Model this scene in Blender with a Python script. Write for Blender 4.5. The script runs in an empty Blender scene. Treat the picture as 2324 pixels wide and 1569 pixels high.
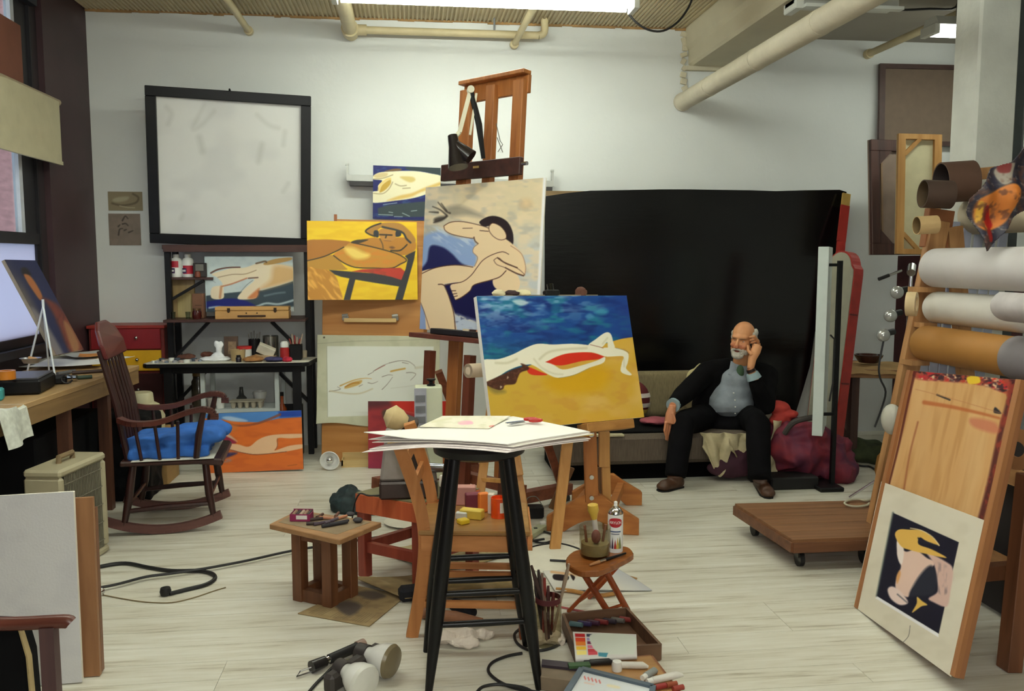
import bpy,bmesh,math,random
import numpy as np
from mathutils import Vector,Matrix,Euler
S = bpy.context.scene
COL = S.collection
R = math.radians
random.seed(7)
# ---------------------------------------------------------------- camera
FPX,IW,IH = 1950.0,2324.0,1569.0
PITCH,YAW,EYE = R(5.7),R(6.8),1.55
cam = bpy.data.objects.new('camera',bpy.data.cameras.new('camera'))
COL.objects.link(cam);S.camera = cam
cam.location = (0,0,EYE)
cam.rotation_euler = (math.pi/2 - PITCH,0,-YAW)
cam.data.sensor_fit = 'HORIZONTAL';cam.data.sensor_width = 36.0
cam.data.lens = 36.0*FPX/IW
cam.data.clip_start = 0.05
# ---------------------------------------------------------------- exposure, sky
S.view_settings.view_transform = 'Standard'
S.view_settings.look = 'None'
S.view_settings.gamma = 1.0
S.view_settings.use_curve_mapping = False
S.view_settings.exposure = 0.96
TUBE_POWER = 24.0
wd = bpy.data.worlds.new('sky');S.world = wd;wd.use_nodes = True
_n = wd.node_tree.nodes;_l = wd.node_tree.links
_bg = _n['Background'];_bg.inputs[0].default_value = (0.62,0.72,0.95,1);_bg.inputs[1].default_value = 1.6
_fl = bpy.data.lights.new('camera_flash','POINT');_fl.energy = 45.0;_fl.shadow_soft_size = 0.05;_fl.color = (1.0,0.98,0.95)
flash = bpy.data.objects.new('camera_flash',_fl);COL.objects.link(flash);flash.location = (0.09,0.02,1.60)   # the photographer's flash
# ---------------------------------------------------------------- measuring helpers (photo pixel -> point in the room)
_fw = Vector((math.sin(YAW)*math.cos(PITCH),math.cos(YAW)*math.cos(PITCH),-math.sin(PITCH)))
_rt = Vector((math.cos(YAW),-math.sin(YAW),0));_up = _rt.cross(_fw);_C = Vector((0,0,EYE))
def ray(x,y): return _fw + _rt*((x-IW/2)/FPX) - _up*((y-IH/2)/FPX)
def P(x,y,Y): d = ray(x,y);return _C + d*(Y/d.y)              # point at depth Y
def F(x,y,z=0.0): d = ray(x,y);return _C + d*((z-EYE)/d.z)    # point at height z
def PX(x,y,X): d = ray(x,y);return _C + d*(X/d.x)
def PIX(p):
    v = Vector(p) - _C;w = v.dot(_fw)
    return (IW/2 + FPX*v.dot(_rt)/w,IH/2 - FPX*v.dot(_up)/w)
# ---------------------------------------------------------------- materials
def s2l(c):
    c = c/255.0
    return c/12.92 if c <= 0.04045 else ((c+0.055)/1.055)**2.4
def rgb(r,g,b): return (s2l(r),s2l(g),s2l(b),1)
MATS = {}
def _new(name):
    m = bpy.data.materials.new(name);m.use_nodes = True
    nt = m.node_tree;return m,nt,nt.nodes['Principled BSDF']
def _coords(nt,scale,kind='Object'):
    tc = nt.nodes.new('ShaderNodeTexCoord');mp = nt.nodes.new('ShaderNodeMapping')
    mp.inputs['Scale'].default_value = scale
    nt.links.new(tc.outputs[kind],mp.inputs[0]);return mp
def _bump(nt,b,src,strength,dist=0.01):
    bp = nt.nodes.new('ShaderNodeBump');bp.inputs['Strength'].default_value = strength;bp.inputs['Distance'].default_value = dist
    nt.links.new(src,bp.inputs['Height']);nt.links.new(bp.outputs[0],b.inputs['Normal'])
def mat(name,c,rough=0.6,var=0.12,sc=14,metal=0.0,bump=0.0,spec=0.5,c2=None,stretch=(1,1,1),alpha=None,trans=0.0,sheen=0.0,bsc=None):
    """plain paint, cloth, paper, metal: two tones mixed by noise"""
    if name in MATS: return MATS[name]
    m,nt,b = _new(name);c = rgb(*c) if len(c) == 3 else c
    if c2 is None: a = tuple(max(0,x*(1-var)) for x in c[:3])+(1,);d = tuple(min(1,x*(1+var)) for x in c[:3])+(1,)
    else: a,d = c,rgb(*c2)
    mp = _coords(nt,tuple(sc*s for s in stretch))
    nz = nt.nodes.new('ShaderNodeTexNoise');nz.inputs['Scale'].default_value = 1.0;nz.inputs['Detail'].default_value = 5
    nt.links.new(mp.outputs[0],nz.inputs['Vector'])
    rp = nt.nodes.new('ShaderNodeValToRGB');rp.color_ramp.elements[0].position = 0.3;rp.color_ramp.elements[1].position = 0.7
    rp.color_ramp.elements[0].color = a;rp.color_ramp.elements[1].color = d
    nt.links.new(nz.outputs[0],rp.inputs[0]);nt.links.new(rp.outputs[0],b.inputs['Base Color'])
    b.inputs['Roughness'].default_value = rough;b.inputs['Metallic'].default_value = metal
    b.inputs['Specular IOR Level'].default_value = spec
    if trans: b.inputs['Transmission Weight'].default_value = trans
    if sheen: b.inputs['Sheen Weight'].default_value = sheen
    if bump:
        src = nz.outputs[0]
        if bsc:
            m2 = _coords(nt,(bsc,)*3);n2 = nt.nodes.new('ShaderNodeTexNoise');n2.inputs['Scale'].default_value = 1;n2.inputs['Detail'].default_value = 3
            nt.links.new(m2.outputs[0],n2.inputs['Vector']);src = n2.outputs[0]
        _bump(nt,b,src,bump)
    MATS[name] = m;return m
def wood(name,c1,c2,axis='z',sc=1.0,rough=0.5,bump=0.08):
    """grain drawn out along one axis"""
    if name in MATS: return MATS[name]
    m,nt,b = _new(name)
    s = {'x': (1.5,22,22),'y': (22,1.5,22),'z': (22,22,1.5)}[axis]
    mp = _coords(nt,tuple(sc*v for v in s))
    nz = nt.nodes.new('ShaderNodeTexNoise');nz.inputs['Scale'].default_value = 1;nz.inputs['Detail'].default_value = 6;nz.inputs['Distortion'].default_value = 0.6
    nt.links.new(mp.outputs[0],nz.inputs['Vector'])
    rp = nt.nodes.new('ShaderNodeValToRGB');e = rp.color_ramp.elements
    e[0].position = 0.28;e[1].position = 0.68;e[0].color = rgb(*c1);e[1].color = rgb(*c2)
    nt.links.new(nz.outputs[0],rp.inputs[0]);nt.links.new(rp.outputs[0],b.inputs['Base Color'])
    b.inputs['Roughness'].default_value = rough
    _bump(nt,b,nz.outputs[0],bump)
    MATS[name] = m;return m
def emis(name,c,strength):
    if name in MATS: return MATS[name]
    m,nt,b = _new(name)
    b.inputs['Base Color'].default_value = (0.8,0.8,0.8,1)
    b.inputs['Emission Color'].default_value = rgb(*c);b.inputs['Emission Strength'].default_value = strength
    MATS[name] = m;return m
def glass(name,c=(230,236,230),rough=0.03,thin=True,tint=0.85):
    if name in MATS: return MATS[name]
    m,nt,b = _new(name)
    tr = nt.nodes.new('ShaderNodeBsdfTransparent');tr.inputs[0].default_value = tuple(v*tint for v in rgb(*c)[:3])+(1,)
    gl = nt.nodes.new('ShaderNodeBsdfGlossy');gl.inputs['Roughness'].default_value = rough
    lw = nt.nodes.new('ShaderNodeLayerWeight');pw = nt.nodes.new('ShaderNodeMath');pw.operation = 'POWER';pw.inputs[1].default_value = 3.0;fr = nt.nodes.new('ShaderNodeMath');fr.operation = 'MULTIPLY_ADD';fr.inputs[1].default_value = 0.55;fr.inputs[2].default_value = 0.035
    nt.links.new(lw.outputs['Facing'],pw.inputs[0]);nt.links.new(pw.outputs[0],fr.inputs[0])
    mx = nt.nodes.new('ShaderNodeMixShader')
    nt.links.new(fr.outputs[0],mx.inputs[0]);nt.links.new(tr.outputs[0],mx.inputs[1]);nt.links.new(gl.outputs[0],mx.inputs[2])
    nt.links.new(mx.outputs[0],nt.nodes['Material Output'].inputs[0])
    MATS[name] = m;return m
def vcol(name,rough=0.65,spec=0.3,bump=0.15,bsc=90):
    """pigment stored per vertex (painted or printed flat surface)"""
    if name in MATS: return MATS[name]
    m,nt,b = _new(name)
    at = nt.nodes.new('ShaderNodeAttribute');at.attribute_name = 'pigment'
    nt.links.new(at.outputs['Color'],b.inputs['Base Color'])
    b.inputs['Roughness'].default_value = rough;b.inputs['Specular IOR Level'].default_value = spec
    if bump:
        mp = _coords(nt,(bsc,)*3);nz = nt.nodes.new('ShaderNodeTexNoise');nz.inputs['Scale'].default_value = 1;nz.inputs['Detail'].default_value = 2
        nt.links.new(mp.outputs[0],nz.inputs['Vector']);_bump(nt,b,nz.outputs[0],bump,0.003)
    MATS[name] = m;return m
# ---------------------------------------------------------------- mesh builder
def perp(d):
    d = d.normalized();a = Vector((0,0,1)) if abs(d.z) < 0.9 else Vector((1,0,0))
    u = d.cross(a).normalized();return u,d.cross(u).normalized()
class MB:
    def __init__(s): s.v = [];s.f = []
    def add(s,vs,fs,M=None):
        o = len(s.v)
        s.v += [tuple(M @ Vector(p)) for p in vs] if M is not None else [tuple(p) for p in vs]
        s.f += [tuple(i+o for i in f) for f in fs];return s
    def box(s,c,d,M=None,rot=None):
        x,y,z = (k/2 for k in d)
        vs = [Vector((i*x,j*y,k*z)) for k in (-1,1) for j in (-1,1) for i in (-1,1)]
        if rot is not None: E = Euler(rot).to_matrix();vs = [E @ p for p in vs]
        c = Vector(c);vs = [p+c for p in vs]
        return s.add(vs,[(0,2,3,1),(4,5,7,6),(0,1,5,4),(2,6,7,3),(0,4,6,2),(1,3,7,5)],M)
    def bb(s,lo,hi,M=None):
        lo,hi = Vector(lo),Vector(hi);return s.box((lo+hi)/2,hi-lo,M)
    def bar(s,p0,p1,w,h,up=None,M=None,w1=None,h1=None):
        """square-section bar; w across, h along 'up'"""
        p0,p1 = Vector(p0),Vector(p1);d = (p1-p0).normalized()
        u = Vector(up) if up is not None else (Vector((0,0,1)) if abs(d.z) < 0.9 else Vector((0,1,0)))
        a = d.cross(u).normalized();u = a.cross(d).normalized()
        w1 = w1 or w;h1 = h1 or h
        vs = [p+a*(i*ww/2)+u*(j*hh/2) for p,ww,hh in ((p0,w,h),(p1,w1,h1)) for i,j in ((-1,-1),(1,-1),(1,1),(-1,1))]
        return s.add(vs,[(3,2,1,0),(4,5,6,7),(0,1,5,4),(1,2,6,5),(2,3,7,6),(3,0,4,7)],M)
    def cyl(s,p0,p1,r0,r1=None,n=16,caps=True,M=None):
        return s.tube([p0,p1],[r0,r0 if r1 is None else r1],n,caps,M)
    def tube(s,pts,r,n=8,caps=True,M=None,closed=False):
        pts = [Vector(p) for p in pts];k = len(pts);rs = r if hasattr(r,'__len__') else [r]*k
        vs = [];u = None
        for i,p in enumerate(pts):
            d = (pts[min(i+1,k-1)]-pts[max(i-1,0)])
            if closed: d = pts[(i+1) % k]-pts[i-1]
            d = d.normalized() if d.length > 1e-9 else Vector((0,0,1))
            if u is None: u,_ = perp(d)
            u = (u-d*u.dot(d));u = u.normalized() if u.length > 1e-6 else perp(d)[0]
            w = d.cross(u)
            vs += [p+(u*math.cos(2*math.pi*j/n)+w*math.sin(2*math.pi*j/n))*rs[i] for j in range(n)]
        fs = []
        for i in range(k if closed else k-1):
            a,b = i*n,((i+1) % k)*n
            fs += [(a+j,a+(j+1) % n,b+(j+1) % n,b+j) for j in range(n)]
        if caps and not closed: fs += [tuple(range(n-1,-1,-1)),tuple((k-1)*n+j for j in range(n))]
        return s.add(vs,fs,M)
    def lathe(s,prof,c=(0,0,0),n=24,M=None,axis=None,caps=False):
        """profile of (radius, height) turned about an axis"""
        c = Vector(c);d = Vector(axis).normalized() if axis is not None else Vector((0,0,1))
        u,w = (Vector((1,0,0)),Vector((0,1,0))) if axis is None else perp(d)
        if axis is not None and u.cross(w).dot(d) < 0: w = -w
        vs = [c+d*z+(u*math.cos(2*math.pi*j/n)+w*math.sin(2*math.pi*j/n))*r for r,z in prof for j in range(n)]
        fs = [(i*n+j,i*n+(j+1) % n,(i+1)*n+(j+1) % n,(i+1)*n+j) for i in range(len(prof)-1) for j in range(n)]
        if caps: fs += [tuple(range(n-1,-1,-1)),tuple((len(prof)-1)*n+j for j in range(n))]
        return s.add(vs,fs,M)
    def prism(s,pts,a,b,M=None):
        """outline in the local xz plane between y=a and y=b"""
        n = len(pts)
        vs = [Vector((x,a,z)) for x,z in pts]+[Vector((x,b,z)) for x,z in pts]
        fs = [tuple(range(n)),tuple(range(2*n-1,n-1,-1))]+[(i,i+n,(i+1) % n+n,(i+1) % n) for i in range(n)]
        return s.add(vs,fs,M)
    def slab(s,pts,z0,z1,M=None):
        """outline in the local xy plane between two heights"""
        n = len(pts)
        vs = [Vector((x,y,z0)) for x,y in pts]+[Vector((x,y,z1)) for x,y in pts]
        fs = [tuple(range(n-1,-1,-1)),tuple(range(n,2*n))]+[(i,(i+1) % n,(i+1) % n+n,i+n) for i in range(n)]
        return s.add(vs,fs,M)
    def ball(s,c,r,M=None,n=16,m=10):
        r = r if hasattr(r,'__len__') else (r,r,r);c = Vector(c)
        vs = [c+Vector((0,0,-r[2]))]
        for i in range(1,m):
            t = math.pi*i/m-math.pi/2
            vs += [c+Vector((r[0]*math.cos(t)*math.cos(2*math.pi*j/n),r[1]*math.cos(t)*math.sin(2*math.pi*j/n),r[2]*math.sin(t))) for j in range(n)]
        vs.append(c+Vector((0,0,r[2])));e = len(vs)-1
        fs = [(0,1+(j+1) % n,1+j) for j in range(n)]
        for i in range(m-2): fs += [(1+i*n+j,1+i*n+(j+1) % n,1+(i+1)*n+(j+1) % n,1+(i+1)*n+j) for j in range(n)]
        b = 1+(m-2)*n;fs += [(b+j,b+(j+1) % n,e) for j in range(n)]
        return s.add(vs,fs,M)
    def grid(s,fn,nu,nv,M=None):
        vs = [fn(i/nu,j/nv) for j in range(nv+1) for i in range(nu+1)];w = nu+1
        return s.add(vs,[(j*w+i,j*w+i+1,(j+1)*w+i+1,(j+1)*w+i) for j in range(nv) for i in range(nu)],M)
    def mesh(s,name,bevel=0.0,smooth=False,solid=0.0):
        me = bpy.data.meshes.new(name);me.from_pydata(s.v,[],s.f); 
        bm = bmesh.new();bm.from_mesh(me)
        if solid: bmesh.ops.solidify(bm,geom=bm.faces[:],thickness=solid)
        bmesh.ops.recalc_face_normals(bm,faces=bm.faces[:])
        if bevel:
            es = [e for e in bm.edges if len(e.link_faces) == 2 and e.calc_face_angle(0) > 0.6]
            bmesh.ops.bevel(bm,geom=es,offset=bevel,segments=1,affect='EDGES',clamp_overlap=True)
        bm.to_mesh(me);bm.free()
        if smooth:
            me.polygons.foreach_set('use_smooth',[True]*len(me.polygons))
            try: me.set_sharp_from_angle(angle=R(42))
            except Exception: pass
        return me
    def build(s,name,m,parent=None,world=True,bevel=0.0,smooth=False,solid=0.0,label=None):
        if parent is not None and world:
            q = parent
            while q.parent is not None: q = q.parent
            I = q.matrix_basis.inverted();s.v = [tuple(I @ Vector(p)) for p in s.v]
        o = bpy.data.objects.new(name,s.mesh(name,bevel,smooth,solid));COL.objects.link(o)
        o.data.materials.append(m)
        if parent is not None: o.parent = parent
        if label: o['label'] = label
        return o
def thing(name,label,cat,loc=(0,0,0),rz=0.0,group=None,rot=None):
    o = bpy.data.objects.new(name,None);COL.objects.link(o);o.empty_display_size = 0.05
    o.location = loc;o.rotation_euler = rot if rot is not None else (0,0,rz)
    o.matrix_basis = Matrix.LocRotScale(Vector(loc),Euler(o.rotation_euler),None)
    return tag(o,label,cat,group)
def tag(o,label,cat,group=None):
    o['label'] = label;o['category'] = cat
    if group: o['group'] = group
    return o
def struct(o): o['kind'] = 'structure';return o
def stuff(o): o['kind'] = 'stuff';return o
def one(name,mb,m,label,cat,loc=None,group=None,**k):
    """a thing that is one mesh, origin at its base"""
    if loc is None:
        a = np.array(mb.v);loc = ((a[:,0].min()+a[:,0].max())/2,(a[:,1].min()+a[:,1].max())/2,a[:,2].min())
    L = Vector(loc);mb.v = [tuple(Vector(p)-L) for p in mb.v]
    o = mb.build(name,m,None,**k);o.location = L;o.matrix_basis = Matrix.Translation(L)
    return tag(o,label,cat,group)
def dup(root,loc,rz=None,label=None,group=None,rot=None):
    r = root.copy();COL.objects.link(r);r.location = loc
    if rz is not None: r.rotation_euler = (0,0,rz)
    if rot is not None: r.rotation_euler = rot
    if label: r['label'] = label
    if group: r['group'] = group
    for ch in list(root.children):
        c = ch.copy();COL.objects.link(c);c.parent = r
        for g in list(ch.children):
            d = g.copy();COL.objects.link(d);d.parent = c
    return r
def smooth_pts(p,n=6,closed=False):
    """Catmull-Rom through points (any dimension)"""
    p = [np.array(q,float) for q in p];k = len(p);out = []
    for i in range(k if closed else k-1):
        a,b,c,d = (p[(i-1) % k],p[i],p[(i+1) % k],p[(i+2) % k]) if closed else (p[max(i-1,0)],p[i],p[i+1],p[min(i+2,k-1)])
        for j in range(n):
            t = j/n
            out.append(0.5*((2*b)+(c-a)*t+(2*a-5*b+4*c-d)*t*t+(3*b-a-3*c+d)*t**3))
    if not closed: out.append(p[-1])
    return [tuple(q) for q in out]
def remesh(name,mb,m,voxel,parent=None,smooth=4,world=True,strip=None,disp=None):
    """joins overlapping shapes into one continuous skin"""
    o = mb.build(name+'_src',m,None)
    md = o.modifiers.new('r','REMESH');md.mode = 'VOXEL';md.voxel_size = voxel;md.use_smooth_shade = True
    if smooth: sm = o.modifiers.new('s','SMOOTH');sm.iterations = smooth;sm.factor = 0.5
    dg = bpy.context.evaluated_depsgraph_get();me = bpy.data.meshes.new_from_object(o.evaluated_get(dg))
    src = o.data;bpy.data.objects.remove(o);bpy.data.meshes.remove(src)
    me.name = name
    n = len(me.vertices);co = np.empty(n*3);me.vertices.foreach_get('co',co);co = co.reshape(-1,3)
    if disp is not None:
        no = np.empty(n*3);me.vertices.foreach_get('normal',no);co = co+no.reshape(-1,3)*disp(co)[:,None]
    if parent is not None and world:
        q = parent
        while q.parent is not None: q = q.parent
        I = np.array(q.matrix_basis.inverted());co2 = co @ I[:3,:3].T+I[:3,3]
    else: co2 = co
    me.vertices.foreach_set('co',co2.ravel());me.update()
    me.polygons.foreach_set('use_smooth',[True]*len(me.polygons))
    if not me.materials: me.materials.append(m)
    o = bpy.data.objects.new(name,me);COL.objects.link(o)
    if parent is not None: o.parent = parent
    return o,co
def pigment(o,cols):
    """cols: n x 3 sRGB 0..255"""
    a = o.data.color_attributes.new('pigment','FLOAT_COLOR','POINT')
    c = np.clip(np.asarray(cols,float)/255,0,1);c = np.where(c <= 0.04045,c/12.92,((c+0.055)/1.055)**2.4)
    a.data.foreach_set('color',np.concatenate([c,np.ones((len(c),1))],1).astype(np.float32).ravel())
def vnoise(x,y,seed,sx,sy=None):
    """smooth value noise on arrays"""
    sy = sy or sx;r = np.random.RandomState(seed);T = r.rand(64,64)
    X,Y = x/sx+r.rand()*50,y/sy+r.rand()*50
    i,j = np.floor(X).astype(int),np.floor(Y).astype(int);fx,fy = X-i,Y-j
    fx,fy = fx*fx*(3-2*fx),fy*fy*(3-2*fy)
    g = lambda a,b: T[a % 64,b % 64]
    return (g(i,j)*(1-fx)+g(i+1,j)*fx)*(1-fy)+(g(i,j+1)*(1-fx)+g(i+1,j+1)*fx)*fy
def noise3(co,seed,s):
    return (vnoise(co[:,0],co[:,1],seed,s)+vnoise(co[:,1]+3,co[:,2],seed+1,s)+vnoise(co[:,2]+7,co[:,0],seed+2,s))/1.5-1
# ---------------------------------------------------------------- painted rectangles
class Art:
    """paint on a flat rectangle; shapes are measured in the photo inside the corners q = TL, TR, BR, BL"""
    def __init__(s,q,step=1.4):
        s.q = np.array(q,float);q = s.q
        w = max(np.linalg.norm(q[1]-q[0]),np.linalg.norm(q[2]-q[3]));h = max(np.linalg.norm(q[3]-q[0]),np.linalg.norm(q[2]-q[1]))
        s.nx,s.ny = max(2,int(w/step)),max(2,int(h/step))
        src = [(0,0),(1,0),(1,1),(0,1)];A = [];B = []
        for (u,v),(x,y) in zip(src,q):
            A += [[u,v,1,0,0,0,-u*x,-v*x],[0,0,0,u,v,1,-u*y,-v*y]];B += [x,y]
        H = np.append(np.linalg.solve(np.array(A),np.array(B)),1).reshape(3,3)
        U,V = np.meshgrid(np.linspace(0,1,s.nx+1),np.linspace(0,1,s.ny+1))
        s.U,s.V = U.ravel(),V.ravel()
        d = H[2,0]*s.U+H[2,1]*s.V+1
        s.X = (H[0,0]*s.U+H[0,1]*s.V+H[0,2])/d;s.Y = (H[1,0]*s.U+H[1,1]*s.V+H[1,2])/d
        s.c = np.zeros((len(s.U),3))+200;s.seed = 1
    def put(s,col,m):
        s.c += (np.array(col,float)-s.c)*np.clip(m,0,1)[:,None];return s
    def base(s,col): s.c[:] = col;return s
    def _seg(s,pts,closed,idx):
        X,Y = s.X[idx],s.Y[idx];p = np.array(pts,float);n = len(p)
        best = np.full(len(X),1e9);tt = np.zeros(len(X));ins = np.zeros(len(X),bool)
        for i in range(n if closed else n-1):
            a,b = p[i],p[(i+1) % n];d = b-a;L = d@d+1e-9
            t = np.clip(((X-a[0])*d[0]+(Y-a[1])*d[1])/L,0,1)
            q = np.hypot(X-a[0]-t*d[0],Y-a[1]-t*d[1]);k = q < best;best[k] = q[k];tt[k] = ((i+t)/max(1,n-1))[k]
            if closed and a[1] != b[1]:
                ins ^= ((a[1] > Y) != (b[1] > Y)) & (X < (b[0]-a[0])*(Y-a[1])/(b[1]-a[1])+a[0])
        return best,tt,ins
    def _idx(s,pts,pad):
        p = np.array(pts);lo,hi = p.min(0)-pad,p.max(0)+pad
        return np.nonzero((s.X > lo[0]) & (s.X < hi[0]) & (s.Y > lo[1]) & (s.Y < hi[1]))[0]
    def mask(s,pts,smooth=True,feather=1.5):
        if smooth: pts = smooth_pts(pts,5,True)
        m = np.zeros(len(s.X));idx = s._idx(pts,feather+2)
        if len(idx):
            d,_,ins = s._seg(pts,True,idx);m[idx] = np.clip(0.5+np.where(ins,d,-d)/feather,0,1)
        return m
    def fill(s,col,pts,smooth=True,feather=1.5,a=1.0): return s.put(col,s.mask(pts,smooth,feather)*a)
    def line(s,col,pts,w=2.0,w1=None,a=1.0,smooth=True,soft=1.2):
        if smooth and len(pts) > 2: pts = smooth_pts(pts,5)
        w1 = w if w1 is None else w1;idx = s._idx(pts,max(w,w1)+3);m = np.zeros(len(s.X))
        if len(idx):
            d,t,_ = s._seg(pts,False,idx);m[idx] = np.clip(0.5+((w+(w1-w)*t)/2-d)/soft,0,1)*a
        return s.put(col,m)
    def brush(s,col,sx,sy,lo=0.5,hi=0.7,a=1.0,m=None,rot=0.0):
        s.seed += 1;c,k = math.cos(rot),math.sin(rot)
        v = vnoise(s.X*c+s.Y*k,s.Y*c-s.X*k,s.seed,sx,sy)*0.65+vnoise(s.X*c+s.Y*k,s.Y*c-s.X*k,s.seed+77,sx*0.4,sy*0.4)*0.35
        v = np.clip((v-lo)/(hi-lo),0,1)*a
        return s.put(col,v if m is None else v*m)
    def build(s,name,M,w,h,parent,m,y=0.0,label=None):
        """front face at local y, x across, z up, centre at origin of M"""
        me = bpy.data.meshes.new(name);nx,ny = s.nx,s.ny;n = len(s.U)
        co = np.stack([(s.U-0.5)*w,np.full(n,y),(0.5-s.V)*h],1)
        T = np.array(M);co = co @ T[:3,:3].T+T[:3,3]
        if parent is not None:
            q = parent
            while q.parent is not None: q = q.parent
            I = np.array(q.matrix_basis.inverted());co = co @ I[:3,:3].T+I[:3,3]
        j,i = np.meshgrid(np.arange(ny),np.arange(nx),indexing='ij');a = (j*(nx+1)+i).ravel()
        fs = np.stack([a+nx+1,a+nx+2,a+1,a],1)
        me.vertices.add(n);me.vertices.foreach_set('co',co.ravel())
        k = len(fs);me.loops.add(4*k);me.polygons.add(k)
        me.loops.foreach_set('vertex_index',fs.ravel().astype(np.int32))
        me.polygons.foreach_set('loop_start',np.arange(0,4*k,4,dtype=np.int32))
        me.update(calc_edges=True);me.validate()
        o = bpy.data.objects.new(name,me);COL.objects.link(o);me.materials.append(m)
        pigment(o,s.c)
        if parent is not None: o.parent = parent
        if label: o['label'] = label
        return o
def rect_M(c,yaw,lean,roll=0.0):
    """frame of an upright rectangle: x along its width, y into it (away from the viewer), z up it"""
    a,t,r = R(yaw),R(lean),R(roll)
    u = Vector((math.cos(a),math.sin(a),0));n = Vector((math.sin(a),-math.cos(a),0))
    v = Vector((0,0,1))*math.cos(t)-n*math.sin(t)
    u2 = u*math.cos(r)+v*math.sin(r);v2 = v*math.cos(r)-u*math.sin(r);y = v2.cross(u2)
    M = Matrix((u2,y,v2)).transposed().to_4x4();M.translation = Vector(c);return M
def root_M(name,label,cat,M,group=None):
    o = bpy.data.objects.new(name,None);COL.objects.link(o);o.empty_display_size = 0.05
    o.matrix_basis = M;return tag(o,label,cat,group)
def MH(M,h): return M @ Matrix.Translation((0,0,-h/2))
# ================================================================= the room
XL,XR,YB,YF,ZC = -2.52,5.3,7.257,-2.2,3.5
m_wall = mat('wall_paint',(218,221,218),0.7,0.03,1.3,bump=0.12,bsc=26)
m_wall2 = mat('wall_paint_dark',(46,36,40),0.55,0.2,3)
def build_room():
    # floor: painted boards running left to right
    m,nt,b = _new('floor_paint')
    tc = nt.nodes.new('ShaderNodeTexCoord');oi = nt.nodes.new('ShaderNodeObjectInfo')
    ad = nt.nodes.new('ShaderNodeVectorMath');ad.operation = 'ADD'
    cb = nt.nodes.new('ShaderNodeCombineXYZ');mul = nt.nodes.new('ShaderNodeMath');mul.operation = 'MULTIPLY';mul.inputs[1].default_value = 37
    nt.links.new(oi.outputs['Random'],mul.inputs[0]);nt.links.new(mul.outputs[0],cb.inputs[2]);nt.links.new(mul.outputs[0],cb.inputs[0])
    nt.links.new(tc.outputs['Object'],ad.inputs[0]);nt.links.new(cb.outputs[0],ad.inputs[1])
    def nz(scale,det):
        mp = nt.nodes.new('ShaderNodeMapping');mp.inputs['Scale'].default_value = scale;nt.links.new(ad.outputs[0],mp.inputs[0])
        k = nt.nodes.new('ShaderNodeTexNoise');k.inputs['Scale'].default_value = 1;k.inputs['Detail'].default_value = det;k.inputs['Roughness'].default_value = 0.65
        nt.links.new(mp.outputs[0],k.inputs['Vector']);return k
    n1,n2 = nz((1.6,17,6),6),nz((3.2,60,8),5)
    mx = nt.nodes.new('ShaderNodeMix');mx.inputs[0].default_value = 0.4
    nt.links.new(n1.outputs[0],mx.inputs[2]);nt.links.new(n2.outputs[0],mx.inputs[3])
    rp = nt.nodes.new('ShaderNodeValToRGB');e = rp.color_ramp.elements
    e[0].position = 0.33;e[0].color = rgb(152,142,120);e[1].position = 0.66;e[1].color = rgb(223,222,212)
    k = e.new(0.46);k.color = rgb(203,199,183)
    nt.links.new(mx.outputs[0],rp.inputs[0]);nt.links.new(rp.outputs[0],b.inputs['Base Color'])
    b.inputs['Roughness'].default_value = 0.42
    _bump(nt,b,n2.outputs[0],0.12,0.004)
    fl = struct(MB().bb((XL-0.3,YF,-0.12),(XR,YB+0.1,-0.02)).build('floor',mat('subfloor',(96,88,72),0.8)))
    rnd = random.Random(3);W = 0.152;y = YB-W/2;cache = {}
    while y > YF:
        x = XL+0.002;x1 = XR
        while x < x1-0.05:
            L = min(round(rnd.choice([1.8,2.4,2.9,3.4,4.1]),2),x1-x)
            if x1-x-L < 0.8: L = x1-x
            L = round(L,2);key = L
            if key not in cache:
                cache[key] = MB().bb((0,-W/2+0.0008,-0.02),(L-0.0016,W/2-0.0008,0)).mesh('floor_board');cache[key].materials.append(m)
            o = bpy.data.objects.new('floor_board',cache[key]);COL.objects.link(o);o.parent = fl;o.location = (x,y,0);x += L
        y -= W
    # walls
    struct(MB().bb((XL-0.3,YB,-0.1),(XR+0.2,YB+0.15,ZC+0.1)).build('wall_back',m_wall))
    struct(MB().bb((XR,YF,-0.1),(XR+0.15,YB,ZC+0.1)).build('wall_right',m_wall))
    wf = struct(MB().bb((XL-0.3,YF-0.15,-0.1),(XR+0.2,YF,ZC+0.1)).build('wall_front',m_wall));MB().bb((XL,YF,0),(XR,YF+0.03,1.72)).build('wainscot',mat('wainscot_dark',(34,28,26),0.6,0.2,4),wf)
    wy0,wy1,wz0,wz1 = 3.3,6.33,0.98,3.25
    w = MB()
    w.bb((XL-0.07,YF,-0.1),(XL,wy0,ZC+0.1));w.bb((XL-0.07,wy1,-0.1),(XL,YB,ZC+0.1))
    w.bb((XL-0.07,wy0,-0.1),(XL,wy1,wz0));w.bb((XL-0.07,wy0,wz1),(XL,wy1,ZC+0.1))
    struct(w.build('wall_left',m_wall2))
    # window: two sashes, meeting rail, casing
    m_fr = mat('window_frame_paint',(30,28,33),0.45,0.2,8)
    win = struct(MB().bb((XL-0.1,wy0,wz0-0.05),(XL+0.05,wy1+0.02,wz0)).build('window_1',m_fr))
    MB().bb((XL-0.068,wy1-0.02,wz0),(XL-0.001,wy1,wz1)).build('jamb',m_fr,win)
    MB().bb((XL-0.068,wy0,wz0),(XL-0.001,wy0+0.05,wz1)).build('jamb',m_fr,win)
    MB().bb((XL-0.09,wy0,1.655),(XL-0.005,wy1-0.02,1.73)).build('meeting_rail',m_fr,win)
    MB().bb((XL-0.05,wy0,wz0),(XL-0.01,wy1-0.02,wz0+0.06)).build('bottom_rail',m_fr,win)
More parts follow.
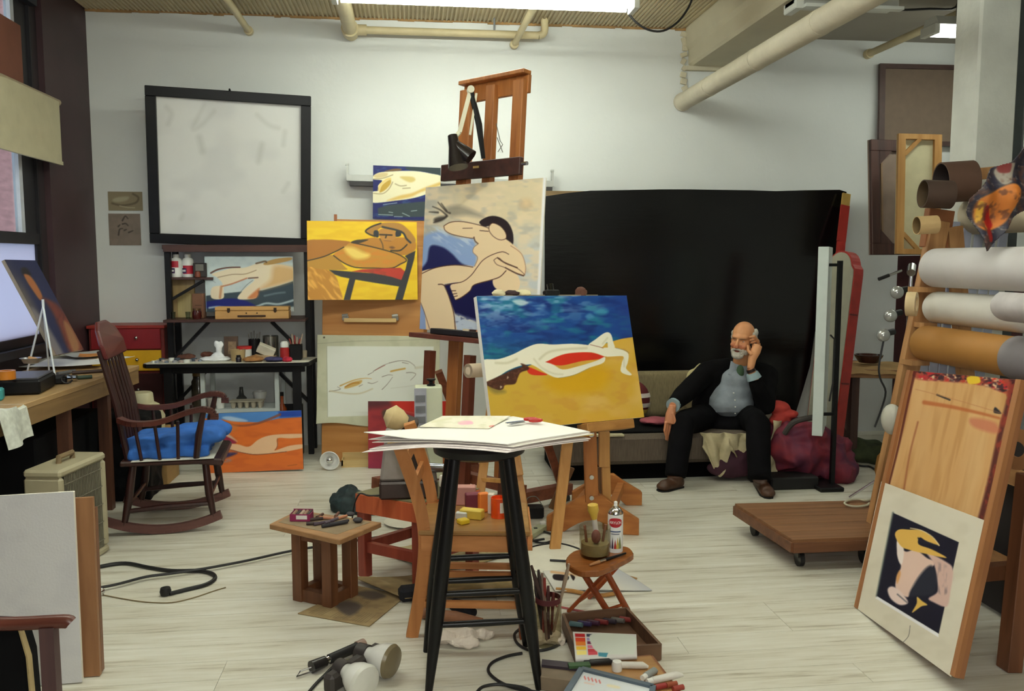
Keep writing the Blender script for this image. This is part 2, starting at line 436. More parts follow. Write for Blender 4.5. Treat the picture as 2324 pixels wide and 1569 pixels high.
    MB().bb((XL-0.06,6.08,1.73),(XL-0.02,6.13,wz1)).build('sash_stile',mat('sash_white',(200,205,214),0.4,0.05),win)
    MB().bb((XL-0.045,wy1-0.06,wz0),(XL-0.012,wy1-0.02,1.66)).build('sash_stile',m_fr,win)
    MB().bb((XL-0.07,6.13,1.73),(XL-0.02,wy1-0.02,wz1)).build('sash_stile',m_fr,win)
    MB().bb((XL-0.10,4.3,wz0),(XL-0.05,4.35,wz1)).build('sash_stile',m_fr,win)
    MB().bb((XL-0.047,wy0,1.7),(XL-0.043,6.1,wz1)).build('pane',glass('window_glass'),win)
    # the lower panes are frosted by white paint
    mf,nt,bs = _new('frosted_pane')
    tl = nt.nodes.new('ShaderNodeBsdfTranslucent');tl.inputs[0].default_value = rgb(214,226,232);mx2 = nt.nodes.new('ShaderNodeMixShader');mx2.inputs[0].default_value = 0.12
    nt.links.new(tl.outputs[0],mx2.inputs[1]);nt.links.new(bs.outputs[0],mx2.inputs[2]);nt.links.new(mx2.outputs[0],nt.nodes['Material Output'].inputs[0]);bs.inputs['Base Color'].default_value = rgb(210,210,220)
    MB().bb((XL-0.034,wy0,wz0+0.05),(XL-0.026,wy1-0.05,1.66)).build('pane',mf,win)
    MB().bb((XL,6.42,0),(XL+0.04,YB,ZC)).build('casing',mat('casing_paint',(62,40,44),0.5,0.15,4),win)
    MB().bb((XL,wy0,wz1),(XL+0.05,wy1,ZC)).build('casing',mat('header_paint',(28,32,44),0.5,0.2,4),win)
    # house across the street
    br = mat('far_brick',(186,132,128),0.9,0.2,3,stretch=(1,1,4))
    o = MB().bb((-9.2,0,-4),(-9.0,45,14)).build('neighbour_house',br);tag(o,'reddish brick house wall seen through the upper window pane','building')
    # ceiling: ribbed sheet left of the beam, plain slab to its right
    mc = mat('ceiling_paint',(196,182,148),0.6,0.12,2.0)
    XBm = 2.34;pitch = 0.034;n = int((XBm-XL)/pitch);c = MB();prof = []
    for i in range(n):
        x = XL+i*pitch;prof += [(x,ZC),(x+pitch*0.42,ZC),(x+pitch*0.5,ZC-0.012),(x+pitch*0.92,ZC-0.012)]
    prof.append((XBm,ZC))
    vs = [(x,yy,z) for yy in (YF,YB) for x,z in prof];k = len(prof)
    c.add(vs,[(i,i+1,k+i+1,k+i) for i in range(k-1)])
    ce = struct(c.build('ceiling',mc))
    MB().bb((XBm,YF,ZC-0.06),(XR,YB,ZC+0.05)).build('ceiling_slab',mat('slab_paint',(150,144,132),0.7,0.08,1.5),ce)
    MB().bb((XL,YF,ZC+0.001),(XBm,YB,ZC+0.05)).build('ceiling_backing',mc,ce)
    t = MB();rr = random.Random(5);x = XL
    while x < XBm:                                     # rusty ragged joint along the back wall
        d = rr.uniform(0.05,0.16);h = rr.uniform(0.005,0.016)
        t.bb((x,YB-0.012,ZC-0.012-h),(min(x+d,XBm),YB-0.0005,ZC-0.004));x += d
    struct(t.build('trim_1',mat('rust_joint',(162,126,80),0.8,0.3,9)))
    # the stepped beam
    z0 = P(1567,152,YB).z;bx0,bx1 = 2.34,2.95
    pr = [(bx0,ZC),(bx0,z0+0.16),(bx0+0.03,z0+0.13),(bx0+0.03,z0+0.02),(bx0+0.05,z0),(bx1,z0),(bx1,ZC)]
    bm_ = MB().prism(pr,YF,YB)
    be = struct(bm_.build('trim_2',mat('beam_paint',(206,198,172),0.65,0.06,2.5,bump=0.2,bsc=9)))
    be['label'] = 'cream painted ceiling beam'
    MB().bb((bx0+0.0,YB-0.05,z0-0.035),(bx1,YB-0.002,z0)).build('bearing_plate',MATS['beam_paint'],be)
    o = MB();rr = random.Random(8)
    for i in range(9):                                   # flaking plaster where the beam meets the wall
        zz = ZC-0.06-i*0.055;o.box((bx0-0.004+rr.uniform(-.012,.006),YB-0.012,zz),(0.03+rr.uniform(0,.035),0.022,0.035+rr.uniform(0,.03)),rot=(0,rr.uniform(-.6,.6),0))
    o.build('flaking_plaster',MATS['beam_paint'],be,bevel=0.004)
    struct(MB().prism([(3.95,ZC-0.06),(3.95,ZC-0.3),(4.35,ZC-0.3),(4.35,ZC-0.06)],YF,5.9).build('trim_3',MATS['slab_paint']))
    # column
    cy = 4.35;x0 = 0.6912*cy;x1 = 0.7447*cy;yb = x0/0.6578
    c = MB().bb((x0,cy,0),(x1,yb,ZC-0.06))
    co = struct(c.build('trim_4',mat('column_paint',(206,208,200),0.7,0.08,5,bump=0.25,bsc=30),bevel=0.012));co['label'] = 'white painted square column'
    MB().bb((x1+0.004,cy+0.02,0),(x1+0.06,cy+0.12,ZC-0.06)).build('conduit_board',mat('dark_board',(60,66,66),0.5),co)
build_room()
def fluorescent(name,c,L,along,label,power=None,chain=True,z_top=ZC,n=2):
    """batten lamp: housing, tubes, end caps, chains"""
    power = power or TUBE_POWER;em_name = 'tube_light_%d' % int(power*10)
    t = thing(name,label,'ceiling lamp',c,0 if along == 'x' else math.pi/2)
    hm = mat('lamp_housing',(214,216,208),0.45,0.03)
    MB().prism([(-0.10,0.02),(0.10,0.02),(0.06,0.085),(-0.06,0.085)],-L/2,L/2,Matrix.Rotation(-math.pi/2,4,'Z')).build('housing',hm,t,world=False)
    em = emis(em_name,(246,252,240),power)
    for k in range(n):
        y = (k-(n-1)/2)*0.1
        MB().cyl((-L/2+0.04,y,-0.015),(L/2-0.04,y,-0.015),0.019,n=12).build('tube',em,t,world=False,smooth=True)
    for sx in (-1,1):
        MB().bb((sx*(L/2)-0.02,-0.09,-0.04),(sx*(L/2)+0.02,0.09,0.03)).build('end_cap',hm,t,world=False,bevel=0.004)
        if chain: MB().cyl((sx*L*0.35,0,0.085),(sx*L*0.35,0,z_top-c[2]),0.004,n=6).build('chain',mat('chain_steel',(120,118,110),0.4,metal=0.8),t,world=False)
    return t
def build_lamps():
    a = F(752,-2,3.25);b = F(1384,14,3.25);L = 2.0
    fluorescent('ceiling_lamp',(a.x+0.02+L/2,0.5*(a.y+b.y),3.27),L,'x','bright fluorescent batten at the top edge of the picture, above the easels')
    fluorescent('ceiling_lamp',(-1.0,3.4,3.25),2.2,'x','unseen fluorescent batten added over the left front of the studio',power=TUBE_POWER*1.1)  # out of view, added to brighten the left side
    fluorescent('ceiling_lamp',(1.5,3.0,3.25),2.2,'x','unseen fluorescent batten added over the right front of the studio',power=TUBE_POWER*0.8)  # unseen batten added to light the foreground
    fluorescent('ceiling_lamp',(0.6,-0.4,3.25),2.2,'x','unseen fluorescent batten added at the rear of the studio',power=TUBE_POWER*0.8)  # behind the camera, added as fill for the fronts and the front wall
    q = P(2111,72,5.9)
    fluorescent('ceiling_lamp',(q.x+0.65,5.9,q.z+0.01),1.3,'x','glowing fluorescent lamp end showing behind the white column',power=TUBE_POWER*0.5)
    q = P(1792,8,5.4)
    t = thing('lamp_fixture','white unlit batten fixture fixed beside the ceiling beam','ceiling lamp',(q.x+0.35,5.4,q.z-0.02))
    MB().bb((-0.35,-0.07,0),(0.35,0.07,0.07)).build('housing',MATS['lamp_housing'],t,world=False,bevel=0.005)
    MB().bb((-0.35,-0.09,-0.03),(-0.29,0.09,0.08)).build('end_cap',mat('lamp_white',(226,230,224),0.4,0.02),t,world=False,bevel=0.006)
    MB().bb((-0.3,-0.13,-0.03),(0.35,-0.075,-0.01)).build('side_rail',MATS['lamp_white'],t,world=False)
build_lamps()
def build_pipes():
    pm = mat('pipe_paint',(204,190,150),0.5,0.1,6,bump=0.1)
    pw = mat('pipe_wrap',(206,198,176),0.75,0.06,8,bump=0.2,bsc=30)
    # big lagged pipe from the back wall to the front
    q = P(1548,232,YB);t = thing('heating_pipe','thick cream lagged pipe slanting in from the back wall under the ceiling','pipe',(q.x,YB,q.z))
    MB().cyl((q.x,YB-0.002,q.z),(q.x,0.2,q.z),0.073,n=24).build('lagging',pw,t,smooth=True)
    for yy in (6.6,5.7,4.8):
        MB().cyl((q.x,yy,q.z),(q.x,yy-0.05,q.z),0.0755,n=24).build('band',pw,t,smooth=True)
    MB().lathe([(0.073,0),(0.078,0.004),(0.078,0.03),(0.073,0.034)],(q.x,YB-0.036,q.z),axis=(0,1,0)).build('collar',pw,t,smooth=True)
    def small(name,px,r,label,y0=YB-0.002,y1=0.3,cap=0.0):
        q = P(px[0],px[1],YB);t = thing(name,label,'pipe',(q.x,YB,q.z))
        MB().cyl((q.x,y0,q.z),(q.x,y1,q.z),r,n=14).build('tube',pm,t,smooth=True)
        MB().cyl((q.x,y0-0.05,q.z),(q.x,y0,q.z),r*1.35,n=14).build('flange',pm,t,smooth=True)
        return t
    small('water_pipe',(566,72),0.026,'thin cream pipe reaching the back wall above the framed white board')
    small('sprinkler_pipe',(1968,124),0.03,'brownish pipe ending on the back wall near the column',y1=1.5)
    # branch pipe with tee, run along the wall, elbow
    A = P(797,68,YB);zr = P(1010,74,7.12).z;yr = 7.12
    t = thing('branch_pipe','cream pipe running along the back wall with a thick tee and an elbow','pipe',(A.x,YB,zr))
    MB().cyl((A.x,YB,zr),(A.x,0.3,zr+0.02),0.055,n=18).build('main_tube',pm,t,smooth=True)
    MB().cyl((A.x,YB-0.19,zr),(A.x,YB-0.08,zr),0.068,n=18).build('tee',pm,t,smooth=True)
    x1 = P(1222,74,yr).x
    MB().cyl((A.x,yr,zr),(x1,yr,zr),0.03,n=14).build('cross_tube',pm,t,smooth=True)
    MB().cyl((A.x+0.05,yr,zr),(A.x+0.13,yr,zr),0.042,n=14).build('coupling',pm,t,smooth=True)
    el = [(x1,yr,zr),(x1+0.035,yr,zr+0.012),(x1+0.05,yr,zr+0.045),(x1+0.05,yr,ZC)]
    MB().tube(smooth_pts(el,5),0.031,14).build('elbow',pm,t,smooth=True)
    hx = P(1122,60,yr).x
    MB().cyl((hx,yr,zr),(hx,yr,ZC),0.008,n=8).build('hanger',mat('hanger_grey',(150,156,160),0.4,metal=0.6),t)
    q = P(1166,103,YB);q2 = F(1208,22,q.z+0.1)
    t = thing('sprinkler_line','slim cream pipe with a round end cap right of the cross pipe','pipe',(q.x,YB,q.z))
    MB().cyl((q.x,YB-0.01,q.z),(q2.x,q2.y,q2.z),0.026,n=14).build('tube',pm,t,smooth=True)
    MB().cyl((q2.x,q2.y,q2.z),(q2.x+0.05,0.4,q2.z+0.05),0.03,n=14).build('tube',pm,t,smooth=True)
    MB().lathe([(0.001,-0.03),(0.03,-0.03),(0.036,-0.01),(0.036,0.03),(0.02,0.04)],(q.x,YB-0.02,q.z),axis=(0,-1,0)).build('end_cap',pm,t,smooth=True)
    # loose cable loop
    Y = 6.3;pts = [P(x,y,Y) for x,y in [(1395,-40),(1412,5),(1438,45),(1470,67),(1505,70),(1538,50),(1562,18),(1575,-15)]]
    pts = [Vector(p) for p in smooth_pts(pts,5)];pts[0].z = max(pts[0].z,ZC-0.01)
    one('hanging_cable',MB().tube(pts,0.008,8),mat('black_rubber',(26,26,28),0.5),'black cable sagging in a loop under the ribbed ceiling','cable',smooth=True)
    pts = [P(x,y,5.7) for x,y in [(1985,12),(2040,22),(2110,20),(2170,16)]];pts = [Vector((pts[0].x,pts[0].y,ZC-0.06))]+pts+[Vector((pts[-1].x,pts[-1].y,ZC-0.06))]
    one('hanging_cable',MB().tube([Vector(p) for p in smooth_pts(pts,4)],0.008,8),MATS['black_rubber'],'dark cable running under the ceiling towards the white column','cable',smooth=True)
build_pipes()
# ================================================================= paintings, drawings, prints
def zz(o,s):
    return lambda *p: [(o[0]+x/s,o[1]+y/s) for x,y in p]
m_paint = vcol('oil_paint',0.5,0.35,0.2,120)
m_print = vcol('print_ink',0.75,0.2,0.0)
m_canvas_edge = mat('primed_canvas',(226,222,210),0.8,0.04,30)
m_raw = wood('stretcher_pine',(176,134,84),(206,168,112),'x')
def painting(name,label,c,yaw,lean,roll,w,h,art,t=0.022,edge=None,cat='painting',m=None,face='canvas',bars=True):
    M = rect_M(c,yaw,lean,roll);root = root_M(name,label,cat,MH(M,h))
    MB().box((0,t/2+0.0006,0),(w-0.001,t,h-0.001),M).build('stretcher' if bars else 'board',edge or m_canvas_edge,root,bevel=0.002)
    art.build(face,M,w,h,root,m or m_paint)
    return root,M
def art_yellow(q):
    A = Art(q,1.25);Z = zz((690,490),7.47);A.base((248,208,44)).brush((236,186,34),40,12,0.4,0.7,0.6)
    sk,dk = (192,132,54),(64,56,44)
    A.fill(sk,Z((820,450),(1000,400),(1180,370),(1300,380),(1700,370),(1880,420),(1890,580),(1700,670),(1500,600),(1200,530)))
    A.fill((70,62,50),Z((800,455),(900,410),(1100,405),(1000,450),(900,470)))
    A.fill((184,122,52),Z((60,445),(300,405),(540,410),(810,450),(650,560),(350,690),(60,770)))
    A.fill((196,146,60),Z((60,760),(350,690),(520,670),(700,850),(740,910),(450,910),(60,890)))
    th = Z((520,670),(600,590),(700,540),(800,460),(1100,510),(1400,590),(1650,680),(1750,750),(1680,820),(1500,885),(1100,875),(800,840),(640,760))
    A.fill((208,148,58),th);mk = A.mask(th);A.brush((222,138,52),20,9,0.5,0.75,0.6,mk)
    A.fill((246,216,112),Z((700,540),(850,540),(1000,610),(1120,650),(1080,710),(900,730),(760,650)),feather=9)
    A.fill((182,132,64),Z((1050,260),(1120,190),(1300,130),(1600,130),(1760,230),(1880,370),(1890,450),(1810,460),(1700,320),(1560,250),(1330,200),(1200,300),(1190,340),(1100,300)))
    A.fill((194,138,68),Z((1270,260),(1350,220),(1550,270),(1560,370),(1480,430),(1350,410),(1280,350)))
    for p in (Z((1190,260),(1260,260),(1265,365),(1190,345)),Z((1560,260),(1640,270),(1640,340),(1560,355))): A.fill((52,56,60),p)
    A.line(dk,Z((1290,322),(1400,325),(1490,330)),3.6);A.line(dk,Z((1400,325),(1388,372)),3.4)
    A.line((150,100,60),Z((1360,420),(1480,430)),1.6)
    A.line(dk,Z((1300,135),(1150,190),(1050,260),(1100,310),(1200,350)),3.4)
    A.line((56,58,60),Z((1330,195),(1560,245),(1680,295),(1740,390),(1810,455)),4.5)
    A.line(dk,Z((90,755),(350,690),(560,600),(690,530)),2.4)
    A.line(dk,Z((520,670),(700,800),(900,872),(1200,885),(1500,885),(1650,815),(1750,750),(1600,650),(1300,560),(1000,490),(820,455)),2.6)
    A.line((110,86,56),Z((1350,560),(1335,480),(1290,390)),2.6);A.line(dk,Z((1480,590),(1620,590),(1690,550),(1750,490)),3.4)
    A.fill((120,84,52),Z((1450,530),(1500,515),(1550,540),(1500,560)),feather=3)
    A.fill((198,64,48),Z((830,940),(1000,905),(1650,880),(1760,970),(1700,1100),(1400,1020),(1100,960)),False)
    A.brush((150,70,46),14,6,0.5,0.8,0.6,A.mask(Z((830,940),(1000,905),(1650,880),(1760,970),(1700,1100),(1400,1020),(1100,960)),False))
    ch = (58,58,60)
    A.fill(ch,Z((440,910),(900,950),(1200,975),(1500,1035),(1700,1100),(1650,1205),(1300,1150),(890,1080),(650,1030),(540,990)),False)
    A.fill(ch,Z((790,1050),(890,1070),(800,1440),(690,1440)),False)
    A.fill(ch,Z((1900,590),(1880,740),(1700,1450),(1570,1450),(1640,1180),(1740,900),(1770,740),(1720,680)),False)
    lt = Z((60,900),(300,900),(440,920),(560,1030),(620,1200),(635,1460),(60,1460));A.fill((198,138,54),lt);mk = A.mask(lt)
    A.brush((242,182,84),26,7,0.5,0.75,0.9,mk,0.9)
    return A
def art_beach(q):
    A = Art(q,1.2);Z = zz((1060,660),4.614)
    A.base((18,70,142));A.brush((10,44,116),50,16,0.45,0.65,0.9);A.brush((24,116,140),44,14,0.5,0.72,0.8)
    low = np.clip((A.V-0.3)/0.2,0,1)*np.clip(1-(A.U-0.1)/0.7,0,1);A.put((22,108,122),low*0.7)
    tl = np.clip(1-A.V/0.3,0,1)*np.clip(1.15-A.U,0,1);A.brush((150,180,210),26,9,0.42,0.72,1,tl);A.brush((96,138,190),16,7,0.45,0.75,0.7,np.clip(1-A.V/0.6,0,1)*np.clip(1-A.U*2,0,1))
    A.put((28,58,140),np.clip((A.U-0.8)/0.2,0,1)*0.7)
    A.fill((208,222,224),Z((470,110),(560,92),(640,128),(560,160)),feather=5,a=0.8)
    A.fill((70,160,180),Z((1330,230),(1400,185),(1480,210),(1440,255)),feather=8,a=0.7);A.fill((80,140,185),Z((1240,270),(1290,240),(1330,280),(1270,300)),feather=6,a=0.8)
    sand = Z((180,960),(420,880),(900,690),(1300,600),(1540,530),(1620,508),(1745,490),(1900,1330),(1860,1400),(1000,1440),(220,1440))
    A.fill((216,172,62),sand,False);mk = A.mask(sand,False)
    A.brush((226,186,98),60,40,0.4,0.65,0.9,mk*np.clip((A.V-0.55)*3+(A.U-0.6)*2,0,1));A.brush((206,150,62),30,16,0.5,0.75,0.5,mk)
    A.fill((214,164,18),Z((800,950),(1100,850),(1400,800),(1500,900),(1350,1060),(1000,1080)),feather=22,a=0.9)
    A.put((186,166,52),mk*np.clip(0.5-A.U,0,1)*np.clip(1.3-A.V,0,1)*1.2)
    cr,sh = (238,234,212),(206,200,166)
    A.fill((120,110,60),Z((230,1000),(380,1040),(400,1070),(300,1080),(240,1040)),feather=9,a=0.7)
    A.fill((216,48,24),Z((810,752),(950,690),(1080,655),(1300,652),(1445,700),(1380,722),(1200,742),(980,788)))
    A.fill((214,50,26),Z((630,800),(760,850),(840,885),(700,888),(640,862)))
    A.fill(cr,Z((150,742),(330,720),(480,670),(620,600),(740,560),(900,568),(1100,560),(1280,575),(1400,600),(1445,640),(1440,690),(1300,650),(1080,658),(950,690),(820,750),(700,770),(560,790),(430,840),(330,900),(200,952)))
    A.fill(cr,Z((1270,578),(1350,510),(1430,452),(1480,440),(1512,470),(1530,540),(1545,605),(1480,612),(1466,545),(1400,602)))
    A.fill(cr,Z((1400,610),(1560,605),(1660,640),(1692,680),(1682,760),(1665,820),(1722,880),(1690,890),(1610,852),(1620,760),(1630,692),(1440,692)))
    A.fill(cr,Z((640,690),(800,745),(900,778),(1000,830),(1150,800),(1350,740),(1440,698),(1425,760),(1280,812),(1120,885),(960,916),(860,886),(720,800),(620,750)))
    for p,w in ((Z((760,720),(850,650),(1000,620),(1250,605)),5),(Z((700,720),(780,810),(900,870),(1000,880)),3),(Z((300,760),(420,760),(520,720)),5),(Z((1420,560),(1470,500)),3),(Z((1640,720),(1645,800)),3)): A.line(sh,p,w,a=0.7,soft=4)
    A.line((150,90,70),Z((1290,570),(1380,592),(1425,606)),1.6,a=0.8);A.line((150,140,110),Z((960,918),(1120,888),(1280,815)),1.4,a=0.7);A.line((110,110,100),Z((1560,605),(1660,632),(1695,660)),1.4,a=0.6)
    h = Z((200,965),(300,915),(400,870),(480,830),(575,800),(560,768),(600,775),(645,805),(640,832),(560,862),(530,920),(500,980),(400,992),(380,1030),(330,1042),(220,1000))
    A.fill((74,40,26),h,feather=2.5);A.brush((110,66,48),8,5,0.55,0.8,0.7,A.mask(h))
    for p in (Z((425,900),(435,915),(420,925)),Z((350,1000),(368,1010),(352,1024))): A.fill((220,200,180),p,feather=3)
    return A
def art_peach(q):
    A = Art(q,1.25);Z = zz((940,400),4.129)
    A.base((214,200,168));A.put((178,176,166),np.clip(1.1-A.U*3.2,0,1));A.put((196,200,198),np.clip((A.U-0.62)*4,0,1)*np.clip((A.V-0.22)*4,0,1))
    A.brush((226,208,176),30,18,0.4,0.7,0.7);A.brush((170,168,158),30,14,0.55,0.8,0.5)
    A.fill((206,176,130),Z((1000,220),(1080,210),(1110,280),(1030,320),(980,280)),feather=12,a=0.5)
    A.fill((120,116,106),Z((300,300),(430,280),(600,350),(640,390),(480,370),(330,380)),feather=12,a=0.6)
    for p in (Z((170,290),(240,320),(300,370)),Z((220,250),(290,330),(330,350)),Z((140,340),(220,345)),Z((180,440),(260,410),(300,380)),Z((250,260),(300,330))): A.line((58,52,48),p,2,4,a=0.8,soft=3)
    A.fill((56,50,48),Z((190,400),(270,380),(310,380),(250,425),(190,440)),feather=6,a=0.8)
    A.fill((142,166,206),Z((70,600),(200,520),(300,540),(420,580),(560,600),(560,860),(300,840),(70,900)),feather=10);A.brush((196,208,222),26,6,0.5,0.75,0.8,A.mask(Z((100,540),(250,480),(560,600),(560,800),(300,640)),feather=12),0.6)
    A.fill((36,40,88),Z((70,890),(120,800),(150,660),(260,668),(350,730),(440,820),(560,870),(300,860)),feather=5)
    nv = Z((280,1020),(400,990),(730,965),(770,1060),(740,1120),(620,1130),(620,1390),(520,1340),(380,1290),(330,1150));A.fill((22,22,74),nv,False,3)
    A.fill((192,202,216),Z((370,1310),(480,1330),(620,1390),(620,1560),(380,1560)),feather=12);A.brush((60,66,110),12,8,0.6,0.8,0.8,A.mask(Z((380,1290),(600,1350),(600,1420),(400,1370)),feather=12))
    A.fill((140,160,200),Z((50,1170),(70,1190),(110,1300),(160,1450),(50,1450)),False)
    sk,ol = (240,206,168),(92,62,48)
    def part(p,w=2.0,line=True):
        A.fill(sk,p)
        if line: A.line(ol,p+[p[0]],w,a=0.85)
    part(Z((275,470),(340,435),(450,430),(600,460),(690,490),(690,520),(600,560),(555,585),(450,572),(340,545),(285,510)))
    A.fill((48,38,42),Z((605,430),(690,380),(780,380),(870,430),(920,530),(922,640),(880,652),(820,605),(850,540),(800,480),(740,450),(690,470),(640,472)))
    A.fill(sk,Z((555,570),(620,520),(700,500),(850,590),(940,660),(1010,740),(1040,850),(1030,930),(960,920),(850,900),(700,960),(560,880),(590,770),(548,720),(555,670),(590,640)))
    A.line(ol,Z((555,575),(565,610),(592,635)),3,a=0.8);A.line((150,112,84),Z((592,640),(555,670),(546,715),(590,768),(560,850)),1.6,a=0.7);A.line((150,112,84),Z((900,655),(1000,730),(1040,850),(1030,935)),1.8,a=0.7)
    part(Z((695,475),(730,442),(800,470),(850,530),(855,585),(800,600),(740,570),(700,520)),1.8)
    A.line(ol,Z((450,492),(540,490)),1.4);A.line(ol,Z((610,512),(690,520)),1.8)
    part(Z((730,980),(790,920),(850,890),(960,930),(985,1030),(930,1090),(770,1062)),1.4,False)
    A.fill(sk,Z((40,930),(200,860),(380,835),(560,850),(600,900),(480,985),(340,1003),(275,1025),(330,1150),(370,1300),(388,1560),(150,1560),(100,1270),(62,1180)))
    A.line(ol,Z((70,915),(200,860),(380,835),(545,855)),2);A.line(ol,Z((225,1015),(280,1028),(330,1150),(370,1300),(385,1470)),2.2);A.line((120,90,80),Z((62,1180),(100,1280),(150,1440)),1.6)
    A.fill(sk,Z((560,870),(620,800),(700,750),(820,710),(880,740),(905,800),(850,890),(740,970),(560,1020),(520,1075),(450,1130),(390,1160),(370,1130),(350,1080),(340,1020),(450,990),(530,930)))
    A.line(ol,Z((280,1025),(340,1012),(450,990),(530,930),(590,850),(640,790),(720,742),(820,712),(880,735)),1.8);A.line(ol,Z((855,890),(800,945),(720,975),(560,1020),(520,1075),(450,1130),(390,1160)),2.2)
    for p in (Z((350,1075),(385,1075)),Z((360,1105),(395,1100)),Z((372,1130),(400,1122))): A.line(ol,p,2)
    part(Z((740,790),(785,768),(850,822),(960,866),(1030,930),(960,914),(850,862),(770,832)),1.6)
    A.line(ol,Z((775,768),(840,812),(960,862)),3);A.line(ol,Z((850,862),(950,914),(1020,938)),3)
    A.put((232,232,230),np.clip((A.U-0.975)*90,0,1));A.c = np.clip((A.c-128)*1.06+128,0,255)**1.0*1.08
    return A
def art_orange(q):
    A = Art(q,1.3);Z = zz((320,800),5.41);A.base((226,116,44));A.brush((206,98,40),40,10,0.45,0.75,0.6);A.put((206,108,56),np.clip((A.V-0.75)*3,0,1)*0.6)
    A.fill((80,136,206),Z((640,760),(700,742),(1300,720),(2050,690),(2050,790),(1700,815),(1480,862),(1200,852),(1000,822),(640,800)),False)
    A.fill((30,68,164),Z((1700,730),(2050,700),(2050,790),(1720,800)),False,6);A.fill((186,210,236),Z((1000,800),(1100,785),(1300,830),(1290,850),(1120,845)),feather=4,a=0.9)
    A.line((150,78,50),Z((840,815),(1000,845),(1200,902),(1450,872),(1720,765)),3.5,6,a=0.8);A.fill((214,130,66),Z((900,850),(1000,850),(1200,910),(1100,990),(900,900)),feather=8,a=0.7)
    A.fill((212,190,176),Z((640,880),(860,905),(1050,980),(1200,1100),(1000,1010),(640,940)),feather=4,a=0.9);A.fill((138,84,150),Z((640,900),(860,930),(980,990),(900,1030),(640,980)),feather=5)
    A.fill((152,44,72),Z((640,980),(860,990),(1000,1010),(1190,1112),(1000,1120),(640,1080)),feather=3);A.fill((60,40,60),Z((640,1060),(880,1040),(960,1080),(880,1110),(640,1120)),feather=4)
    A.fill((60,54,100),Z((640,1230),(900,1240),(1200,1235),(1060,1300),(900,1330),(640,1330)),feather=5);A.brush((150,140,160),16,4,0.5,0.7,0.7,A.mask(Z((640,1230),(1200,1235),(1060,1360),(640,1380)),feather=6))
    b = Z((880,1112),(940,1090),(1020,1090),(1000,1115),(1200,1132),(1340,1162),(1450,1080),(1570,1030),(1750,1010),(2060,1010),(2060,1045),(1850,1062),(1692,1062),(1690,1160),(1660,1210),(1850,1150),(2060,1136),(2060,1166),(1800,1222),(1450,1256),(1250,1230),(1100,1200),(880,1190),(930,1150))
    A.fill((234,192,152),b);A.line((110,60,50),Z((880,1185),(1100,1195),(1250,1232),(1450,1258),(1800,1225)),1.4);A.line((150,90,70),Z((1690,1062),(1690,1150),(1665,1205)),1.4)
    A.line((160,84,40),Z((1820,1395),(1930,1380)),1.6,a=0.7)
    return A
def art_diver(q):
    A = Art(q,1.2);Z = zz((320,540),5.23);A.base((206,220,220));A.brush((192,208,212),14,8,0.5,0.8,0.6)
    A.fill((62,78,88),Z((770,690),(1000,660),(1200,640),(1450,625),(1650,570),(1850,505),(1850,890),(770,890)),False,2)
    A.fill((26,36,122),Z((770,765),(900,740),(1100,720),(1300,765),(1380,850),(1000,845),(770,830)),feather=4)
    for p in (Z((830,830),(950,820),(1100,850),(1250,830)),Z((1380,820),(1500,780),(1650,790),(1820,745)),Z((1450,870),(1600,850),(1840,830))): A.line((196,216,220),p,4,5,a=0.9,soft=3)
    A.line((120,140,150),Z((1480,690),(1620,660),(1720,650)),4,a=0.7,soft=3);A.fill((214,226,226),Z((1450,880),(1600,850),(1850,825),(1850,890)),False,3)
    sk = (238,224,194)
    A.fill(sk,Z((860,432),(1000,385),(1100,362),(1250,352),(1400,305),(1550,312),(1700,322),(1850,370),(1850,480),(1650,560),(1420,612),(1400,680),(1350,725),(1165,725),(1230,620),(1360,500),(1250,492),(1100,552),(1000,582),(995,715),(858,715),(862,590),(985,556),(920,470)))
    A.fill((214,168,104),Z((1600,330),(1850,370),(1850,490),(1600,575),(1430,610),(1550,500)),feather=14,a=0.75);A.fill((206,116,62),Z((1280,720),(1360,640),(1420,600),(1390,710)),feather=5,a=0.8);A.line((186,96,60),Z((985,575),(1100,545),(1270,480)),3,a=0.7,soft=2);A.line((200,130,80),Z((970,580),(955,710)),5,a=0.7,soft=3)
    A.fill((206,166,100),Z((1470,300),(1600,252),(1780,232),(1795,262),(1650,300),(1500,325)))
    A.line((96,58,46),Z((850,418),(930,378),(1050,355),(1190,350)),4,3,a=0.9);A.line((112,84,56),Z((1380,305),(1480,280),(1500,290)),4,a=0.8);A.line((90,56,44),Z((1290,480),(1400,472)),3,a=0.8);A.line((150,120,84),Z((930,470),(1100,435),(1250,430),(1380,385)),2,a=0.7);A.line((120,116,110),Z((1190,650),(1270,560),(1340,505)),1.5,a=0.7);A.line((140,150,150),Z((880,470),(865,500),(900,530)),1.4,a=0.7)
    A.put((190,210,205),np.clip((0.012-A.U)*200,0,1)*0.5)
    return A
